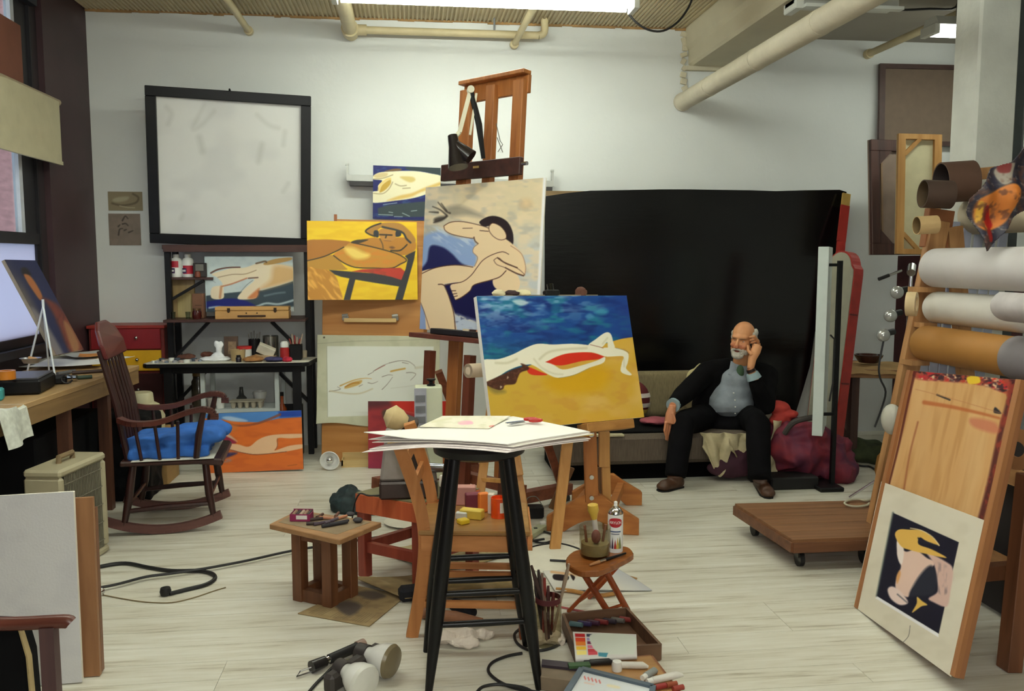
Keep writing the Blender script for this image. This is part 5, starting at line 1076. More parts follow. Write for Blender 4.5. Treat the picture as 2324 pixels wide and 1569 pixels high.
def build_main_easel():
    M = rect_M((0.807,4.45,1.027),23.9,15.7,-1.1);w,h = 0.957,0.689
    painting('beach_painting','painting of a pale reclining figure on yellow sand under deep blue sky',(0.807,4.45,1.027),23.9,15.7,-1.1,w,h,art_beach([(1080,672),(1423,671),(1461,947.5),(1119,979)]),t=0.035,edge=mat('fresh_canvas',(240,238,232),0.7,0.02))
    lt = wood('beech',(178,122,60),(206,154,88),'z');og = wood('orange_beech',(158,92,36),(188,120,56),'z');ogx = wood('orange_beech_x',(158,92,36),(188,120,56),'x')
    e = thing('studio_easel','orange wooden easel with arched feet holding the beach painting','easel',(1.0,4.8,0))
    tz = -h/2-0.03;xa,_ = onp(1312,965,M,0.03);xb,_ = onp(1418,960,M,0.03)
    MB().box(((xa+xb)/2,-0.005,tz),(xb-xa,0.1,0.05),M).build('tray',wood('tray_beech',(150,100,46),(176,126,66),'x'),e,bevel=0.004)
    A,B = F(1240,1206),F(1450,1216);C_,D_ = F(1300,1150),F(1457,1148)
    def arch(p,q,hc,name):
        d = (q-p);L = d.length;ang = math.atan2(d.y,d.x);Mx = Matrix.Translation(p) @ Matrix.Rotation(ang,4,'Z')
        o = [(0,0),(0.10,0)]+[(0.10+(L-0.2)*k/8,0.075*math.sin(math.pi*k/8)) for k in range(1,8)]+[(L-0.10,0),(L,0),(L,0.085),(L*0.72,hc*0.8),(L*0.6,hc),(L*0.4,hc),(L*0.28,hc*0.8),(0,0.085)]
        MB().prism(o,0.0,0.045,Mx).build(name,ogx,e,bevel=0.003)
    arch(A,B,0.22,'front_foot');arch(C_+Vector((0,0.02,0)),D_,0.2,'rear_foot')
    mid = A.lerp(B,0.5);mr = C_.lerp(D_,0.5)
    pb = P(1343,1140,mid.y+0.01);pt = P(1338,975,mid.y+0.01)
    MB().bar(pb,pt+Vector((0,0.1,0.5)),0.075,0.03,up=(0,1,0)).build('centre_post',og,e,bevel=0.003)
    for y in (1083,1130): p = P(1342,y,mid.y-0.008+((1140-y)/165)*0.035);MB().cyl(p+Vector((0,0.01,0)),p-Vector((0,0.012,0)),0.013,n=10).build('bolt',m_chrome,e)
    for s in (0.3,0.7): MB().bar(A.lerp(B,s)+Vector((0,0.02,0.12)),C_.lerp(D_,s)+Vector((0,0.02,0.12)),0.04,0.06).build('side_beam',ogx,e)
    for s in (0.12,0.85): MB().bar(A.lerp(B,s*0.9)+Vector((0.02,0.25,0.06)),A.lerp(B,0.5+(s-0.5)*0.4)+Vector((0,0.25,0.32)),0.05,0.022,up=(0,1,0)).build('brace',wood('brace_brown',(96,66,40),(124,90,58),'z'),e)
    zb = M @ Vector((0,0.06,h/2+0.02));MB().bar(pt+Vector((0,0.1,0.45)),M @ Vector((0.05,0.06,h/2-0.02)),0.06,0.03,up=(0,1,0)).build('mast',og,e)
    MB().box((0.0,0.055,h/2-0.0),(0.62,0.03,0.03),M).build('top_bar',wood('bar_grey',(110,96,76),(140,124,98),'x'),e)
    cx,cz = onp(1248,660,M,0.05);MB().box((cx,0.04,h/2+0.025),(0.09,0.04,0.03),M).build('top_clamp',m_blk,e,bevel=0.006);MB().cyl(M @ Vector((cx,0.04,h/2+0.035)),M @ Vector((cx,0.04,h/2+0.075)),0.018,n=10).build('clamp_screw',glass('knob_glass',tint=0.8),e,smooth=True)
    # light beech legs in front of and behind the painting
    def leg(p,q,n=1.0,m=lt): MB().bar(p,q,0.058,0.03,up=(0,1,0)).build('leg',m,e,bevel=0.003)
    f3 = F(1259,1248);leg(f3,P(1288,995,f3.y+0.10)+Vector((0.01,0.02,0.03)));f4 = F(1378,1202);MB().bar(f4,P(1372,975,f4.y+0.02),0.05,0.03,up=(0,1,0)).build('leg',lt,e,bevel=0.003);MB().bar(P(1371,1060,f4.y-0.02),P(1371,980,f4.y-0.005),0.062,0.03,up=(0,1,0)).build('leg_sleeve',lt,e,bevel=0.003)
    p = P(1340,984,f4.y-0.04);MB().cyl(p,p-Vector((0,0.03,0)),0.022,0.016,n=14).build('wing_knob',m_chrome,e,smooth=True)
    t = thing('folding_easel','pale beech folding easel legs half hidden behind the black stool','easel',(0.35,4.75,0))
    a0,b0 = F(1078,1215),F(1200,1228);top = P(1130,800,4.95)
    for p in (a0,b0): MB().bar(p,p.lerp(top,0.995),0.05,0.028,up=(0,1,0)).build('leg',lt,t,bevel=0.003)
    MB().bar(p.lerp(top,0.34)-Vector((0,0.03,0)),p.lerp(top,0.5)-Vector((0,0.03,0)),0.055,0.03,up=(0,1,0)).build('leg_sleeve',lt,t,bevel=0.003)
    rl = Vector((top.x+0.08,top.y+0.55,0));MB().bar(rl,top,0.04,0.028,up=(0,1,0)).build('rear_leg',lt,t);MB().bar(a0.lerp(top,0.3),b0.lerp(top,0.3),0.03,0.02).build('crossbar',lt,t)
    MB().cyl(top+Vector((-0.03,-0.02,0)),top+Vector((0.05,-0.02,0)),0.02,n=12).build('hinge',m_chrome,t)
    # pale roll poking out left of the painting
    p = P(1062,842,4.75);q = Vector((p.x+0.35,p.y+0.25,p.z-0.02));r = thing('paper_roll','short pale paper roll lying across the easel, left of the beach painting','paper roll',p);MB().cyl(p,q,0.04,n=20).build('roll',mat('roll_cream',(226,206,180),0.7,0.04),r,smooth=True);MB().lathe([(0.04,0),(0.022,0),(0.022,0.01)],p,20,axis=(q-p)).build('end',mat('roll_end',(206,184,156),0.8),r)
    # clay lumps and a brown hook on the top bar
    for i,(px,c,lab) in enumerate(((1135,(206,196,160),'pale clay lump on top of the beach painting'),(1168,(50,30,32),'dark red wedge on top of the beach painting'),(1192,(216,206,164),'pale yellow putty beside the dark red wedge'),(1325,(92,56,42),'brown leather scrap on the easel top bar'))):
        x,_ = onp(px,664,M,0.03);q = M @ Vector((x,0.05,h/2+0.028));one('studio_scrap',blob(q,(0.04,0.02,0.016 if i < 3 else 0.03),60+i,0.4),mat('scrap%d' % i,c,0.8),lab,'scrap',smooth=True)
build_main_easel()
def build_stool():
    cx,cy = 0.25,3.12;zs = 0.882;t = thing('bar_stool','tall black wooden stool carrying a pile of paper','stool',(cx,cy,0));bk = mat('stool_black',(7,6,8),0.35,0.2,spec=0.3)
    MB().lathe([(0,zs-0.045),(0.15,zs-0.045),(0.168,zs-0.035),(0.172,zs-0.012),(0.16,zs),(0,zs)],(cx,cy,0),36).build('seat',bk,t,smooth=True)
    def at(s,f,z):   # legs splay
        k = 1-z/zs;return Vector((cx+s*(0.092+0.108*k),cy+f*(0.10+0.075*k),z))
    for f in (-1,1):
        for s in (-1,1): MB().tube([at(s,f,zs-0.04),at(s,f,0.42),at(s,f,0.26),at(s,f,0)],[0.021,0.027,0.026,0.013],12).build('leg',bk,t,smooth=True)
    for f,zz_ in ((-1,(0.36,0.25)),(1,(0.39,0.295))):
        for z in zz_: MB().tube([at(-1,f,z),at(-1,f,z).lerp(at(1,f,z),0.5),at(1,f,z)],[0.010,0.013,0.010],10).build('rung',bk,t,smooth=True)
    for s in (-1,1): MB().tube([at(s,-1,0.33),at(s,1,0.33)],0.011,10).build('rung',bk,t,smooth=True)
    # the pile: big sheets bending over the seat
    TL,TR,BR,BL = F(826,988,0.912),F(1165,941,0.912),F(1336,974,0.912),F(1152,1016,0.90)
    cols = [mat('sheet%d' % i,c,0.75,0.015) for i,c in enumerate(((240,238,232),(236,228,224),(226,220,212),(236,196,84),(240,232,230),(232,222,220),(234,200,210)))]
    labs = ['top large white sheet of the pile on the black stool','second sheet of the pile on the black stool','greyish sheet third from the top of the stool pile','yellow board showing at the right in the stool pile','thin sheet below the yellow board in the stool pile','lowest broad sheet of the stool pile, jutting to the left','pink sheet peeping out at the bottom of the stool pile']
    rr = random.Random(2)
    for i in range(7):
        z = zs+0.03-i*0.0042;dx,dy = [(0,0),(0.012,0.006),(0.02,-0.012),(0.05,0.02),(0.01,-0.022),(-0.006,-0.03),(0.08,-0.02)][i];sc = [1,0.99,0.98,0.93,0.98,1.0,0.5][i];c = (TL+TR+BR+BL)/4
        def fn(u,v,i=i,z=z,dx=dx,dy=dy,sc=sc):
            p = TL.lerp(TR,u).lerp(BL.lerp(BR,u),v);p = c+(p-c)*sc;r = math.hypot(p.x-cx,p.y-cy);zz2 = z-max(0,r-0.16)*0.07*(1 if i > 2 else 0.6)
            if p.x < cx-0.2: zz2 -= (cx-0.2-p.x)*0.05*(i*0.35)
            if i == 0 and p.x < cx-0.25: zz2 += 0.012*(cx-0.25-p.x)/0.1
            return Vector((p.x+dx,p.y+dy,zz2))
        one('paper_sheet',MB().grid(fn,16,12),cols[i],labs[i],'paper',solid=0.0024,smooth=True)
    q = [(952,968),(1005,944),(1158,944),(1110,972)];A = Art(q,1.6);A.base((232,226,206));A.fill((236,172,190),[(1035,958),(1060,955),(1068,962),(1040,964)],feather=3);A.line((220,130,120),[(1110,968),(1125,966)],2.5);A.line((200,196,150),[(980,958),(1020,950)],4,a=0.5,soft=4);A.brush((210,206,176),20,6,0.5,0.8,0.6)
    pts = [F(x,y,zs+0.037) for x,y in q];o = A.build('small_drawing',Matrix.Identity(4),1,1,None,m_print);me = o.data;L = (pts[0]+pts[2])/2
    uv = np.stack([A.U,A.V],1);P4 = [np.array(p) for p in pts];co = ((1-uv[:,:1])*(1-uv[:,1:])*P4[0]+uv[:,:1]*(1-uv[:,1:])*P4[1]+uv[:,:1]*uv[:,1:]*P4[2]+(1-uv[:,:1])*uv[:,1:]*P4[3]);me.vertices.foreach_set('co',(co-np.array(L)).ravel());me.update();o.location = L;md = o.modifiers.new('thick','SOLIDIFY');md.thickness = 0.003;md.offset = -1
    tag(o,'small cream drawing with a pink mark on top of the paper pile','drawing')
    p = F(1190,958,zs+0.04);p.z = zs+0.034;s = thing('scissors','scissors with red handles on the paper pile','scissors',p)
    MB().bar(p+Vector((0.0,0,0.006)),p+Vector((-0.06,-0.045,0.006)),0.012,0.003).build('blade',m_chrome,s);MB().bar(p+Vector((0.0,0.006,0.009)),p+Vector((-0.075,-0.03,0.009)),0.012,0.003).build('blade',m_chrome,s)
    for k,(dx,dy) in enumerate(((0.045,0.012),(0.03,0.04))): c = p+Vector((dx,dy,0.009));MB().tube([c+Vector((0.024*math.cos(a*.7),0.013*math.sin(a*.7),0)) for a in range(9)],0.006,8,closed=True).build('handle',mat('handle_red',(180,40,34),0.4),s,smooth=True)
build_stool()
def build_mid():
    # orange square table on the diagonal with projector
    zt = P(830,1116,4.17).z;A,B = F(830,1303),F(1072,1300);c = (A+B)/2;hd = (B-A).length/2;t = thing('low_table','low orange red table standing under the grey projector','table',(c.x,c.y,0));om = wood('table_orange',(176,74,40),(208,106,62),'z');lg = wood('table_leg_red',(128,50,36),(158,72,52),'z')
    cor = [Vector((c.x-hd,c.y,0)),Vector((c.x,c.y-hd*0.75,0)),Vector((c.x+hd,c.y,0)),Vector((c.x,c.y+hd*0.85,0))]
    ext = lambda p,k: c+(p-c)*k
    MB().slab([(ext(p,1.14).x,ext(p,1.14).y) for p in cor],zt-0.006,zt).build('top',mat('top_olive',(122,116,84),0.6,0.15),t)
    for i in range(4): a,b = ext(cor[i],1.13),ext(cor[(i+1) % 4],1.13);z = Vector((0,0,zt-0.05));MB().bar(a+z,b+z,0.02,0.088).build('apron',om,t)
    for p in cor: MB().bar(p,p+Vector((0,0,zt-0.01)),0.05,0.05,up=(1,1,0)).build('leg',lg,t,bevel=0.002)
    for i in range(4): z = Vector((0,0,0.15));MB().bar(cor[i]+z,cor[(i+1) % 4]+z,0.03,0.05).build('stretcher',lg,t)
    # projector
    zb = zt+0.0005;x0,x1 = P(862,1090,4.1).x,P(992,1090,4.1).x;y0 = 4.0;r = thing('projector','grey projector with a brown base and dark window on the low table','projector',((x0+x1)/2,4.12,zb));gm = mat('proj_grey',(142,134,128),0.6,0.08,30,bump=0.1);bm = mat('proj_brown',(58,44,40),0.5,0.1)
    MB().bb((x0,y0,zb),(x1,y0+0.24,zb+0.085)).build('base',bm,r,bevel=0.01)
    xm = (x0+x1)/2;hz = 0.31;pr = [(x0+0.002,zb+0.086),(x1-0.02,zb+0.086),(x1-0.075,zb+hz),(x0+0.03,zb+hz)];MB().prism(pr,y0+0.01,y0+0.23).build('body',gm,r,bevel=0.012)
    a = [(x1-0.145,zb+0.25),(x1-0.065,zb+0.265),(x1-0.042,zb+0.17),(x1-0.06,zb+0.12),(x1-0.095,zb+0.115)];MB().prism(a,y0+0.002,y0+0.012).build('window',mat('proj_window',(38,26,22),0.25),r,bevel=0.006)
    fr = [(x+(x-(x1-0.085))*0.16,z+(z-(zb+0.18))*0.14) for x,z in a];MB().prism(fr,y0+0.006,y0+0.011).build('window_frame',mat('proj_frame',(150,140,112),0.5),r,bevel=0.004)
    p = P(975,1062,y0-0.01);MB().cyl(p,p+Vector((0.1,-0.02,0.0)),0.024,0.018,n=16).build('lens',mat('lens_chrome',(150,158,170),0.15,0.1,metal=0.9),r,smooth=True)
    MB().prism([(x0+0.10,zb+hz-0.01),(x0+0.17,zb+hz-0.01),(x0+0.19,zb+hz+0.05),(x0+0.13,zb+hz+0.075)],y0+0.03,y0+0.15).build('head',bm,r,bevel=0.006)
    h = P(898,945,y0+0.05);MB().tube([h+Vector((-0.05,0,0.012)),h+Vector((-0.02,0,0.0)),h+Vector((0.02,0,-0.02)),h+Vector((0.055,0,-0.03))],[0.02,0.058,0.05,0.024],18).build('lamp_hood',mat('hood_cream',(206,184,136),0.6,0.1),r,smooth=True)
    MB().cyl(h+Vector((0.05,0,-0.03)),h+Vector((0.09,0,-0.06)),0.022,n=14).build('hood_neck',mat('hood_tan',(160,108,60),0.6),r,smooth=True)
    a = P(815,1128,4.1);one('drooping_cable',MB().tube([Vector(q) for q in smooth_pts([(x0+0.02,y0+0.06,zb+0.01),(x0-0.05,y0+0.06,zb+0.008),(x0-0.1,y0+0.1,zb+0.006),(x0-0.135,y0+0.15,zb-0.1),(x0-0.14,y0+0.18,0.16),(x0-0.16,y0+0.2,0.01)],5)],0.004,6),m_rub,'thin black cord drooping from the projector over the low table','cable',smooth=True)
    # pale meter box behind
    x0,x1 = P(941,900,4.36).x,P(1004,900,4.36).x;zz2 = P(970,879,4.36).z;b = thing('meter_box','pale upright box with grey panels and a black spool on top','box',((x0+x1)/2,4.36,zb));MB().bb((x0,4.36,zb),(x1,4.46,zz2)).build('case',mat('meter_pale',(196,200,174),0.5,0.03),b,bevel=0.006);MB().bb((x0-0.002,4.352,zb),(x0+0.06,4.36,zz2-0.005)).build('panel',mat('meter_panel',(158,160,170),0.4),b)
    for k in range(6): MB().bb((x0+0.004,4.349,zz2-0.075-k*0.055),(x0+0.054,4.352,zz2-0.04-k*0.055)).build('window',mat('meter_win',(108,110,114),0.3),b)
    MB().lathe([(0.022,0),(0.022,0.006),(0.01,0.012),(0.01,0.022),(0.024,0.03),(0.024,0.036),(0,0.036)],(x0+0.085,4.41,zz2),20).build('spool',m_blk,b,smooth=True)
    # slatted pedestal table
    zt = 0.365;cp = [F(x,y,zt) for x,y in ((611,1190),(676,1158),(866,1186),(770,1226))];bs = [F(672,1362),F(752,1381),F(806,1354)];b4 = bs[0]+bs[2]-bs[1];cc = (bs[0]+bs[2])/2;t = thing('plant_stand','small brown table on a slatted box pedestal, left of the chair','side table',(cc.x,cc.y,0));tw = wood('stand_top',(140,102,66),(168,126,84),'x');pw = wood('stand_post',(88,52,30),(120,76,46),'z')
    MB().slab([(p.x,p.y) for p in cp],zt-0.024,zt).build('top',tw,t,bevel=0.003);MB().slab([(p.x,p.y) for p in [F(x,y,zt) for x,y in ((632,1186),(680,1163),(842,1186),(764,1214))]],zt+0.0002,zt+0.001).build('top_inlay',mat('inlay_grey',(136,118,92),0.7,0.15,20),t)
    ps = [bs[0],bs[1],bs[2],b4]
    for i,p in enumerate(ps):
        q = p.lerp(cc,0.16);MB().bar(q,q+Vector((0,0,zt-0.025)),0.052,0.052,up=(ps[1]-ps[0])).build('post',pw,t,bevel=0.002)
    for i in range(4):
        a,b = ps[i].lerp(cc,0.16),ps[(i+1) % 4].lerp(cc,0.16)
        for z in (0.03,zt-0.05): MB().bar(a+Vector((0,0,z)),b+Vector((0,0,z)),0.035,0.055).build('rail',pw,t)
    MB().slab([(p.lerp(cc,0.3).x,p.lerp(cc,0.3).y) for p in ps],0.02,0.03).build('bottom_shelf',pw,t)
    z = zt+0.0015;p = F(685,1180,z);b = thing('pastel_box','open magenta cardboard box with a white label on the slatted table','box',p);mg = mat('magenta',(140,34,84),0.6);Mx = Matrix.Translation(p) @ Matrix.Rotation(-0.15,4,'Z')
    MB().box((0,0,0.004),(0.09,0.06,0.006),Mx).build('base',mg,b)
    for c,d in (((0,-0.03,0.018),(0.09,0.003,0.032)),((0,0.03,0.022),(0.09,0.003,0.04)),((-0.045,0,0.018),(0.003,0.06,0.032)),((0.045,0,0.018),(0.003,0.06,0.032))): MB().box(c,d,Mx).build('side',mg,b)
    MB().box((0.008,-0.0318,0.02),(0.05,0.001,0.018),Mx).build('label',m_white,b)
    for k in range(5): MB().cyl(Mx @ Vector((-0.035+0.017*k,-0.02,0.028)),Mx @ Vector((-0.03+0.017*k,0.025,0.034)),0.007,n=8).build('pastel',mat('pst%d' % (k % 3),[(150,120,100),(70,60,60),(180,160,140)][k % 3],0.8),b)
    rr = random.Random(9)
    its = [(718,1182,.05,.3,(56,40,36)),(735,1190,.08,.5,(70,56,70)),(760,1194,.1,.45,(34,32,38)),(742,1180,.06,-.4,(176,120,90)),(752,1186,.07,.9,(90,80,90)),(726,1175,.05,1.2,(80,54,44)),(775,1178,.05,.7,(190,130,96)),(770,1190,.08,.6,(48,44,52)),(711,1192,.05,0,(60,48,44)),(765,1172,.05,1.4,(120,84,70))]
    for i,(x,y,L,a,c) in enumerate(its):
        p = F(x,y,z);d = Vector((math.cos(a),math.sin(a),0))*L*0.6;one('pastel_stick',MB().cyl(p-d+Vector((0,0,.008)),p+d+Vector((0,0,.008)),0.0075,0.0065,n=8),mat('stick%d' % i,c,0.7),['dark brown stub beside the magenta box','grey violet crayon in the middle','long black crayon nearest the front edge','tan stub behind the grey violet crayon','mauve crayon lying steeply in the heap','brown stub at the back of the heap','orange tan stub farthest right','slate crayon next to the long black one','grey brown stub right of the magenta box front','reddish brown stub near the round stone'][i]+' on the slatted table','crayon',group='crayons on the slatted table',smooth=True)
    for x,y,r_,lab in ((795,1172,.018,'round grey stone at the back of the slatted table'),(812,1186,.02,'dark flat pebble alone at the right of the slatted table')): p = F(x,y,z);one('pebble',blob(p+Vector((0,0,r_*.6)),(r_*1.1,r_,r_*.6),40,.15),mat('pebble%d' % x,(60,58,62),0.6),lab,'pebble',smooth=True)
build_mid()
def build_chair():
    # plain wooden chair facing right
    t = thing('wooden_chair','plain light brown wooden chair loaded with paint, facing right','chair',(0.23,3.6,0));cw = wood('chair_wood',(172,108,54),(204,138,78),'z');cx = wood('chair_wood_x',(172,108,56),(204,138,80),'x')
    nb,nf,fb,ff = F(935,1443),F(1192,1408),F(1010,1330),F(1192,1330);nb.y = 3.44;dn = Vector((0.045,0.39,0));fb = nb+dn;nf = Vector((0.45,3.37,0));ff = nf+dn;zs = 0.445
    top = P(903,1003,3.40)
    for p,tp in ((nb,top),(fb,top+dn)):
        k = Vector((p.x+0.055,p.y,zs-0.02));pts = smooth_pts([p,(p.x+0.04,p.y,0.22),k,(k.x-0.03,p.y,0.60),tp],5);mb = MB()
        for i in range(len(pts)-1): mb.bar(pts[i],pts[i+1],0.032,0.05,up=(1,0,0))
        mb.build('back_post',cw,t)
    for z in (0.62,0.74): f = (z-0.44)/(top.z-0.44);a = Vector((nb.x+0.055,nb.y,zs)).lerp(top,f);MB().bar(a,a+dn,0.016,0.055).build('back_rail',cx,t)
    for p in (nf,ff): MB().bar(p,p+Vector((-0.005,0,zs-0.02)),0.036,0.036).build('front_leg',wood('chair_red',(140,70,36),(166,92,52),'z'),t,bevel=0.002)
    a,b,c,d = nb+Vector((0.03,-0.02,0)),nf+Vector((0.025,-0.02,0)),ff+Vector((0.025,0.02,0)),fb+Vector((0.03,0.02,0))
    MB().slab([(p.x,p.y) for p in (a,b,c,d)],zs-0.012,zs+0.008).build('seat',wood('chair_seat',(142,100,52),(170,128,74),'x',rough=0.3),t,bevel=0.005)
    for p,q in ((a,b),(d,c),(b,c)): MB().bar(p.lerp(q,0.03)+Vector((0,0.012,zs-0.045)),p.lerp(q,0.97)+Vector((0,0.012,zs-0.045)),0.02,0.065).build('apron',cx,t)
    for z,p,q in ((0.14,nb,nf),(0.12,fb,ff),(0.20,nf,ff),(0.16,fb,ff)): MB().bar(p+Vector((0.02,0,z)),q+Vector((0,0,z)),0.022,0.026).build('stretcher',cx,t)
    Z0 = zs+0.0085
    def S(px,py): return F(px,py,Z0)
    p = S(1006,1158);b = thing('paint_bottle','slim grey bottle with a white cap on the chair seat','bottle',p);MB().lathe([(0,0),(0.012,0),(0.016,0.1),(0.014,0.11)],p,14).build('body',mat('btl_grey',(74,88,92),0.4),b,smooth=True);MB().lathe([(0.017,0.108),(0.017,0.15),(0.013,0.155),(0,0.155)],p,14).build('cap',m_white,b,smooth=True)
    p = S(1135,1178);b = thing('orange_can','bright orange tin with a white label on the chair seat','tin',p);MB().lathe([(0,0),(0.036,0),(0.036,0.085),(0.034,0.085),(0.034,0.07),(0,0.07)],p+Vector((0,0.03,0)),24).build('body',mat('can_orange',(226,78,20),0.35),b,smooth=True);g = MB();g.grid(lambda u,v: Vector((p.x+0.0366*math.cos(-1.6+0.75*u),p.y+0.03+0.0366*math.sin(-1.6+0.75*u),p.z+0.025+0.045*v)),6,1);g.build('label',m_white,b)
    def bx(name,px,py,d,rot,c,lab,cat='box',z=0.0): p = S(px,py);one(name,MB().box((p.x,p.y+d[1]/2,Z0+d[2]/2+z),d,rot=(0,0,rot)),mat('c_%d_%d' % (px,py),c,0.55,0.06),lab,cat,bevel=0.004)
    bx('yellow_box',1072,1180,(0.10,0.045,0.04),-0.45,(212,184,72),'yellow cardboard box lying on the chair seat');bx('yellow_packet',1052,1192,(0.045,0.04,0.02),0.5,(224,190,40),'small bright yellow packet at the front of the chair seat','packet')
    bx('white_tube',1048,1180,(0.05,0.025,0.03),-0.3,(206,208,200),'white paint tube stub beside the yellow packet','tube');bx('maroon_box',1075,1160,(0.07,0.04,0.075),0.1,(118,44,62),'maroon box behind the yellow box on the chair');bx('pink_cloth',1058,1148,(0.09,0.05,0.085),-0.1,(196,140,130),'dusty pink folded cloth at the back of the chair seat','cloth')
    bx('orange_carton',1098,1164,(0.045,0.03,0.085),0.3,(228,128,48),'orange carton left of the orange tin');bx('white_carton',1116,1168,(0.03,0.03,0.09),-0.2,(226,214,196),'narrow white carton against the orange tin')
build_chair()
# ================================================================= sofa corner, the man, the right side
def build_backdrop():
    Y = 7.06;px = [(1236,446),(1290,438),(1340,433),(1500,430),(1560,430),(1700,432),(1760,434),(1830,432),(1905,431),(1921,436),(1908,520),(1890,600),(1868,680),(1848,760),(1838,830),(1822,885),(1804,942),(1500,960),(1236,955)]
    pts = [P(x,y,Y) for x,y in px];c = Vector((sum(p.x for p in pts)/len(pts),Y,0.4));t = thing('black_backdrop','big black paper backdrop hanging on the back wall behind the sofa','backdrop',c)
    MB().prism([(p.x,p.z) for p in pts],Y-0.004,Y+0.004).build('sheet',mat('backdrop_black',(5,5,6),0.2,0.15,5,bump=0.06,spec=0.5,stretch=(1,1,6)),t)
    MB().bb((pts[0].x,Y+0.006,pts[5].z-0.06),(pts[8].x,Y+0.03,pts[5].z-0.02)).build('batten',wood('batten_wood',(120,96,60),(150,124,84),'x'),t)
    for x in (pts[1].x,pts[4].x,pts[8].x): MB().cyl((x,Y+0.03,pts[5].z-0.04),(x,YB-0.003,pts[5].z-0.04),0.006,n=6).build('nail',m_chrome,t)
    a,b = P(1921,440,7.0),P(1909,548,6.9);s = thing('red_plank','red slat with a yellow tip beside the backdrop corner','slat',Vector((b.x,b.y,b.z)));MB().bar(b,a.lerp(b,0.25),0.075,0.02,up=(0,1,0)).build('slat',mat('slat_red',(176,52,44),0.5,0.15),s);MB().bar(a.lerp(b,0.25),a,0.07,0.02,up=(0,1,0)).build('tip',mat('slat_yellow',(206,170,90),0.5),s)
    MB().bar(b,Vector((b.x-0.12,b.y-0.1,0.0)),0.07,0.02,up=(0,1,0)).build('lower_slat',MATS['slat_red'],s)
build_backdrop()
def build_sofa():
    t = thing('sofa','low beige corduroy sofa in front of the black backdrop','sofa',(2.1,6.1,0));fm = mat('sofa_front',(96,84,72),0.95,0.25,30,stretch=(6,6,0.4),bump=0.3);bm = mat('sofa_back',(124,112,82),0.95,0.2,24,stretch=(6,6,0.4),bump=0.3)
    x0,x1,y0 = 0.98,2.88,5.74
    MB().bb((x0,y0,0.125),(x1,6.6,0.335)).build('seat_base',fm,t,bevel=0.03);MB().bb((x0+0.05,y0+0.1,0.0),(x1-0.05,6.5,0.125)).build('gap_block',mat('gap_black',(7,6,7),0.9,spec=0.1),t)  # near-black block stands for the shaded gap under the seat
    src = MB()
    for k in range(2): src.box((x0+0.34+0.67*k,6.52,0.50),(0.64,0.2,0.36),rot=(-0.12,0,0))
    for k in range(2):
        c = src.v[k*8:(k+1)*8];o,_ = remesh('back_cushion',MB().add([Vector(p) for p in c],[(0,2,3,1),(4,5,7,6),(0,1,5,4),(2,6,7,3),(0,4,6,2),(1,3,7,5)]),bm,0.025,t,6)
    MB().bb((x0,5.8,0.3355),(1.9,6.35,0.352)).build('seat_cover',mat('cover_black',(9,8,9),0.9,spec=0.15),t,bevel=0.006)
    MB().box((1.26,5.765,0.338),(0.42,0.06,0.012),rot=(0,0.02,0.05)).build('cream_piping',mat('piping_cream',(196,186,150),0.8),t)
    def pile(name,lab,cat,balls,m,vox=0.014,amp=0.02,fr=0.07,seed=1):
        mb = MB()
        for c,r in balls: mb.ball(c,r)
        o,_ = remesh('t',mb,m,vox,disp=lambda c: amp*noise3(c,seed,fr)+amp*0.45*(1-2*np.abs(noise3(c,seed+50,fr*0.6)))-amp*0.2);o.name = name;return tag(o,lab,cat)
    q = P(1600,870,6.25);pile('cream_cushion','cream cushion tucked behind the seated man','cushion',[((q.x+0.06,6.22,0.53),(0.24,0.09,0.2)),((q.x-0.0,6.24,0.64),(0.16,0.06,0.14))],mat('cushion_cream',(190,178,130),0.9,0.1,12),seed=3)
    q = P(1462,900,6.22);c = thing('striped_pillow','maroon pillow with white stripes on the sofa left of the man','pillow',(q.x,6.22,0.353));M = Matrix.Translation((q.x-0.06,6.25,0.353)) 
    o,_ = remesh('pillow',MB().ball((q.x-0.06,6.3,0.49),(0.13,0.07,0.15)),mat('pillow_maroon',(92,26,30),0.9),0.015,c)
    for z,cc in ((0.53,(214,204,196)),(0.455,(206,196,188)),(0.405,(176,150,70))): MB().lathe([(0.133*math.sqrt(max(0,1-((z+d-0.49)/0.15)**2)),d) for d in (-0.016,0,0.016)],(0,0,0),24,Matrix.Translation((q.x-0.06,6.3,z)) @ Matrix.Diagonal((1,0.56,1,1))).build('stripe',mat('stripe_%d' % cc[2],cc,0.9),c,smooth=True)
    pile('pink_cloth','folded pink cloth on the sofa seat near the man\'s hand','cloth',[((P(1490,948,5.98).x,6.0,0.385),(0.12,0.1,0.025))],mat('cloth_pink',(150,74,84),0.9,0.15),0.008,0.008,0.04)
    # covers hanging between his legs
    cm = mat('cover_cream',(184,172,138),0.9,0.16,14,bump=0.2);pm = mat('cover_plum',(60,24,40),0.85,0.3,9)
    a = P(1640,985,5.71);b = P(1620,1060,5.68)
    g = MB();TLp,TRp,BRp,BLp = P(1588,984,5.71),P(1700,986,5.71),P(1702,1052,5.69),P(1605,1070,5.69)
    def fn(u,v):
        p = TLp.lerp(TRp,u).lerp(BLp.lerp(BRp,u),v);k = [0.35,0.75,1.1,1.25,1.1,0.8,0.45,0.75,0.85,0.55,0.42,0.5];i = min(10,int(u*11));kk = k[i]+(k[i+1]-k[i])*(u*11-i);p = TLp.lerp(TRp,u).lerp(BLp.lerp(BRp,u),v*kk);return Vector((p.x+0.012*math.sin(v*5+u*3),p.y-0.03*abs(math.sin(u*7.3+v*1.3))-0.012*math.sin(u*23-v*6)-0.012,p.z+0.01))
    one('cream_cover',g.grid(fn,30,14),cm,'crumpled cream cover hanging from the sofa between the man\'s legs','cover',solid=0.008,smooth=True)
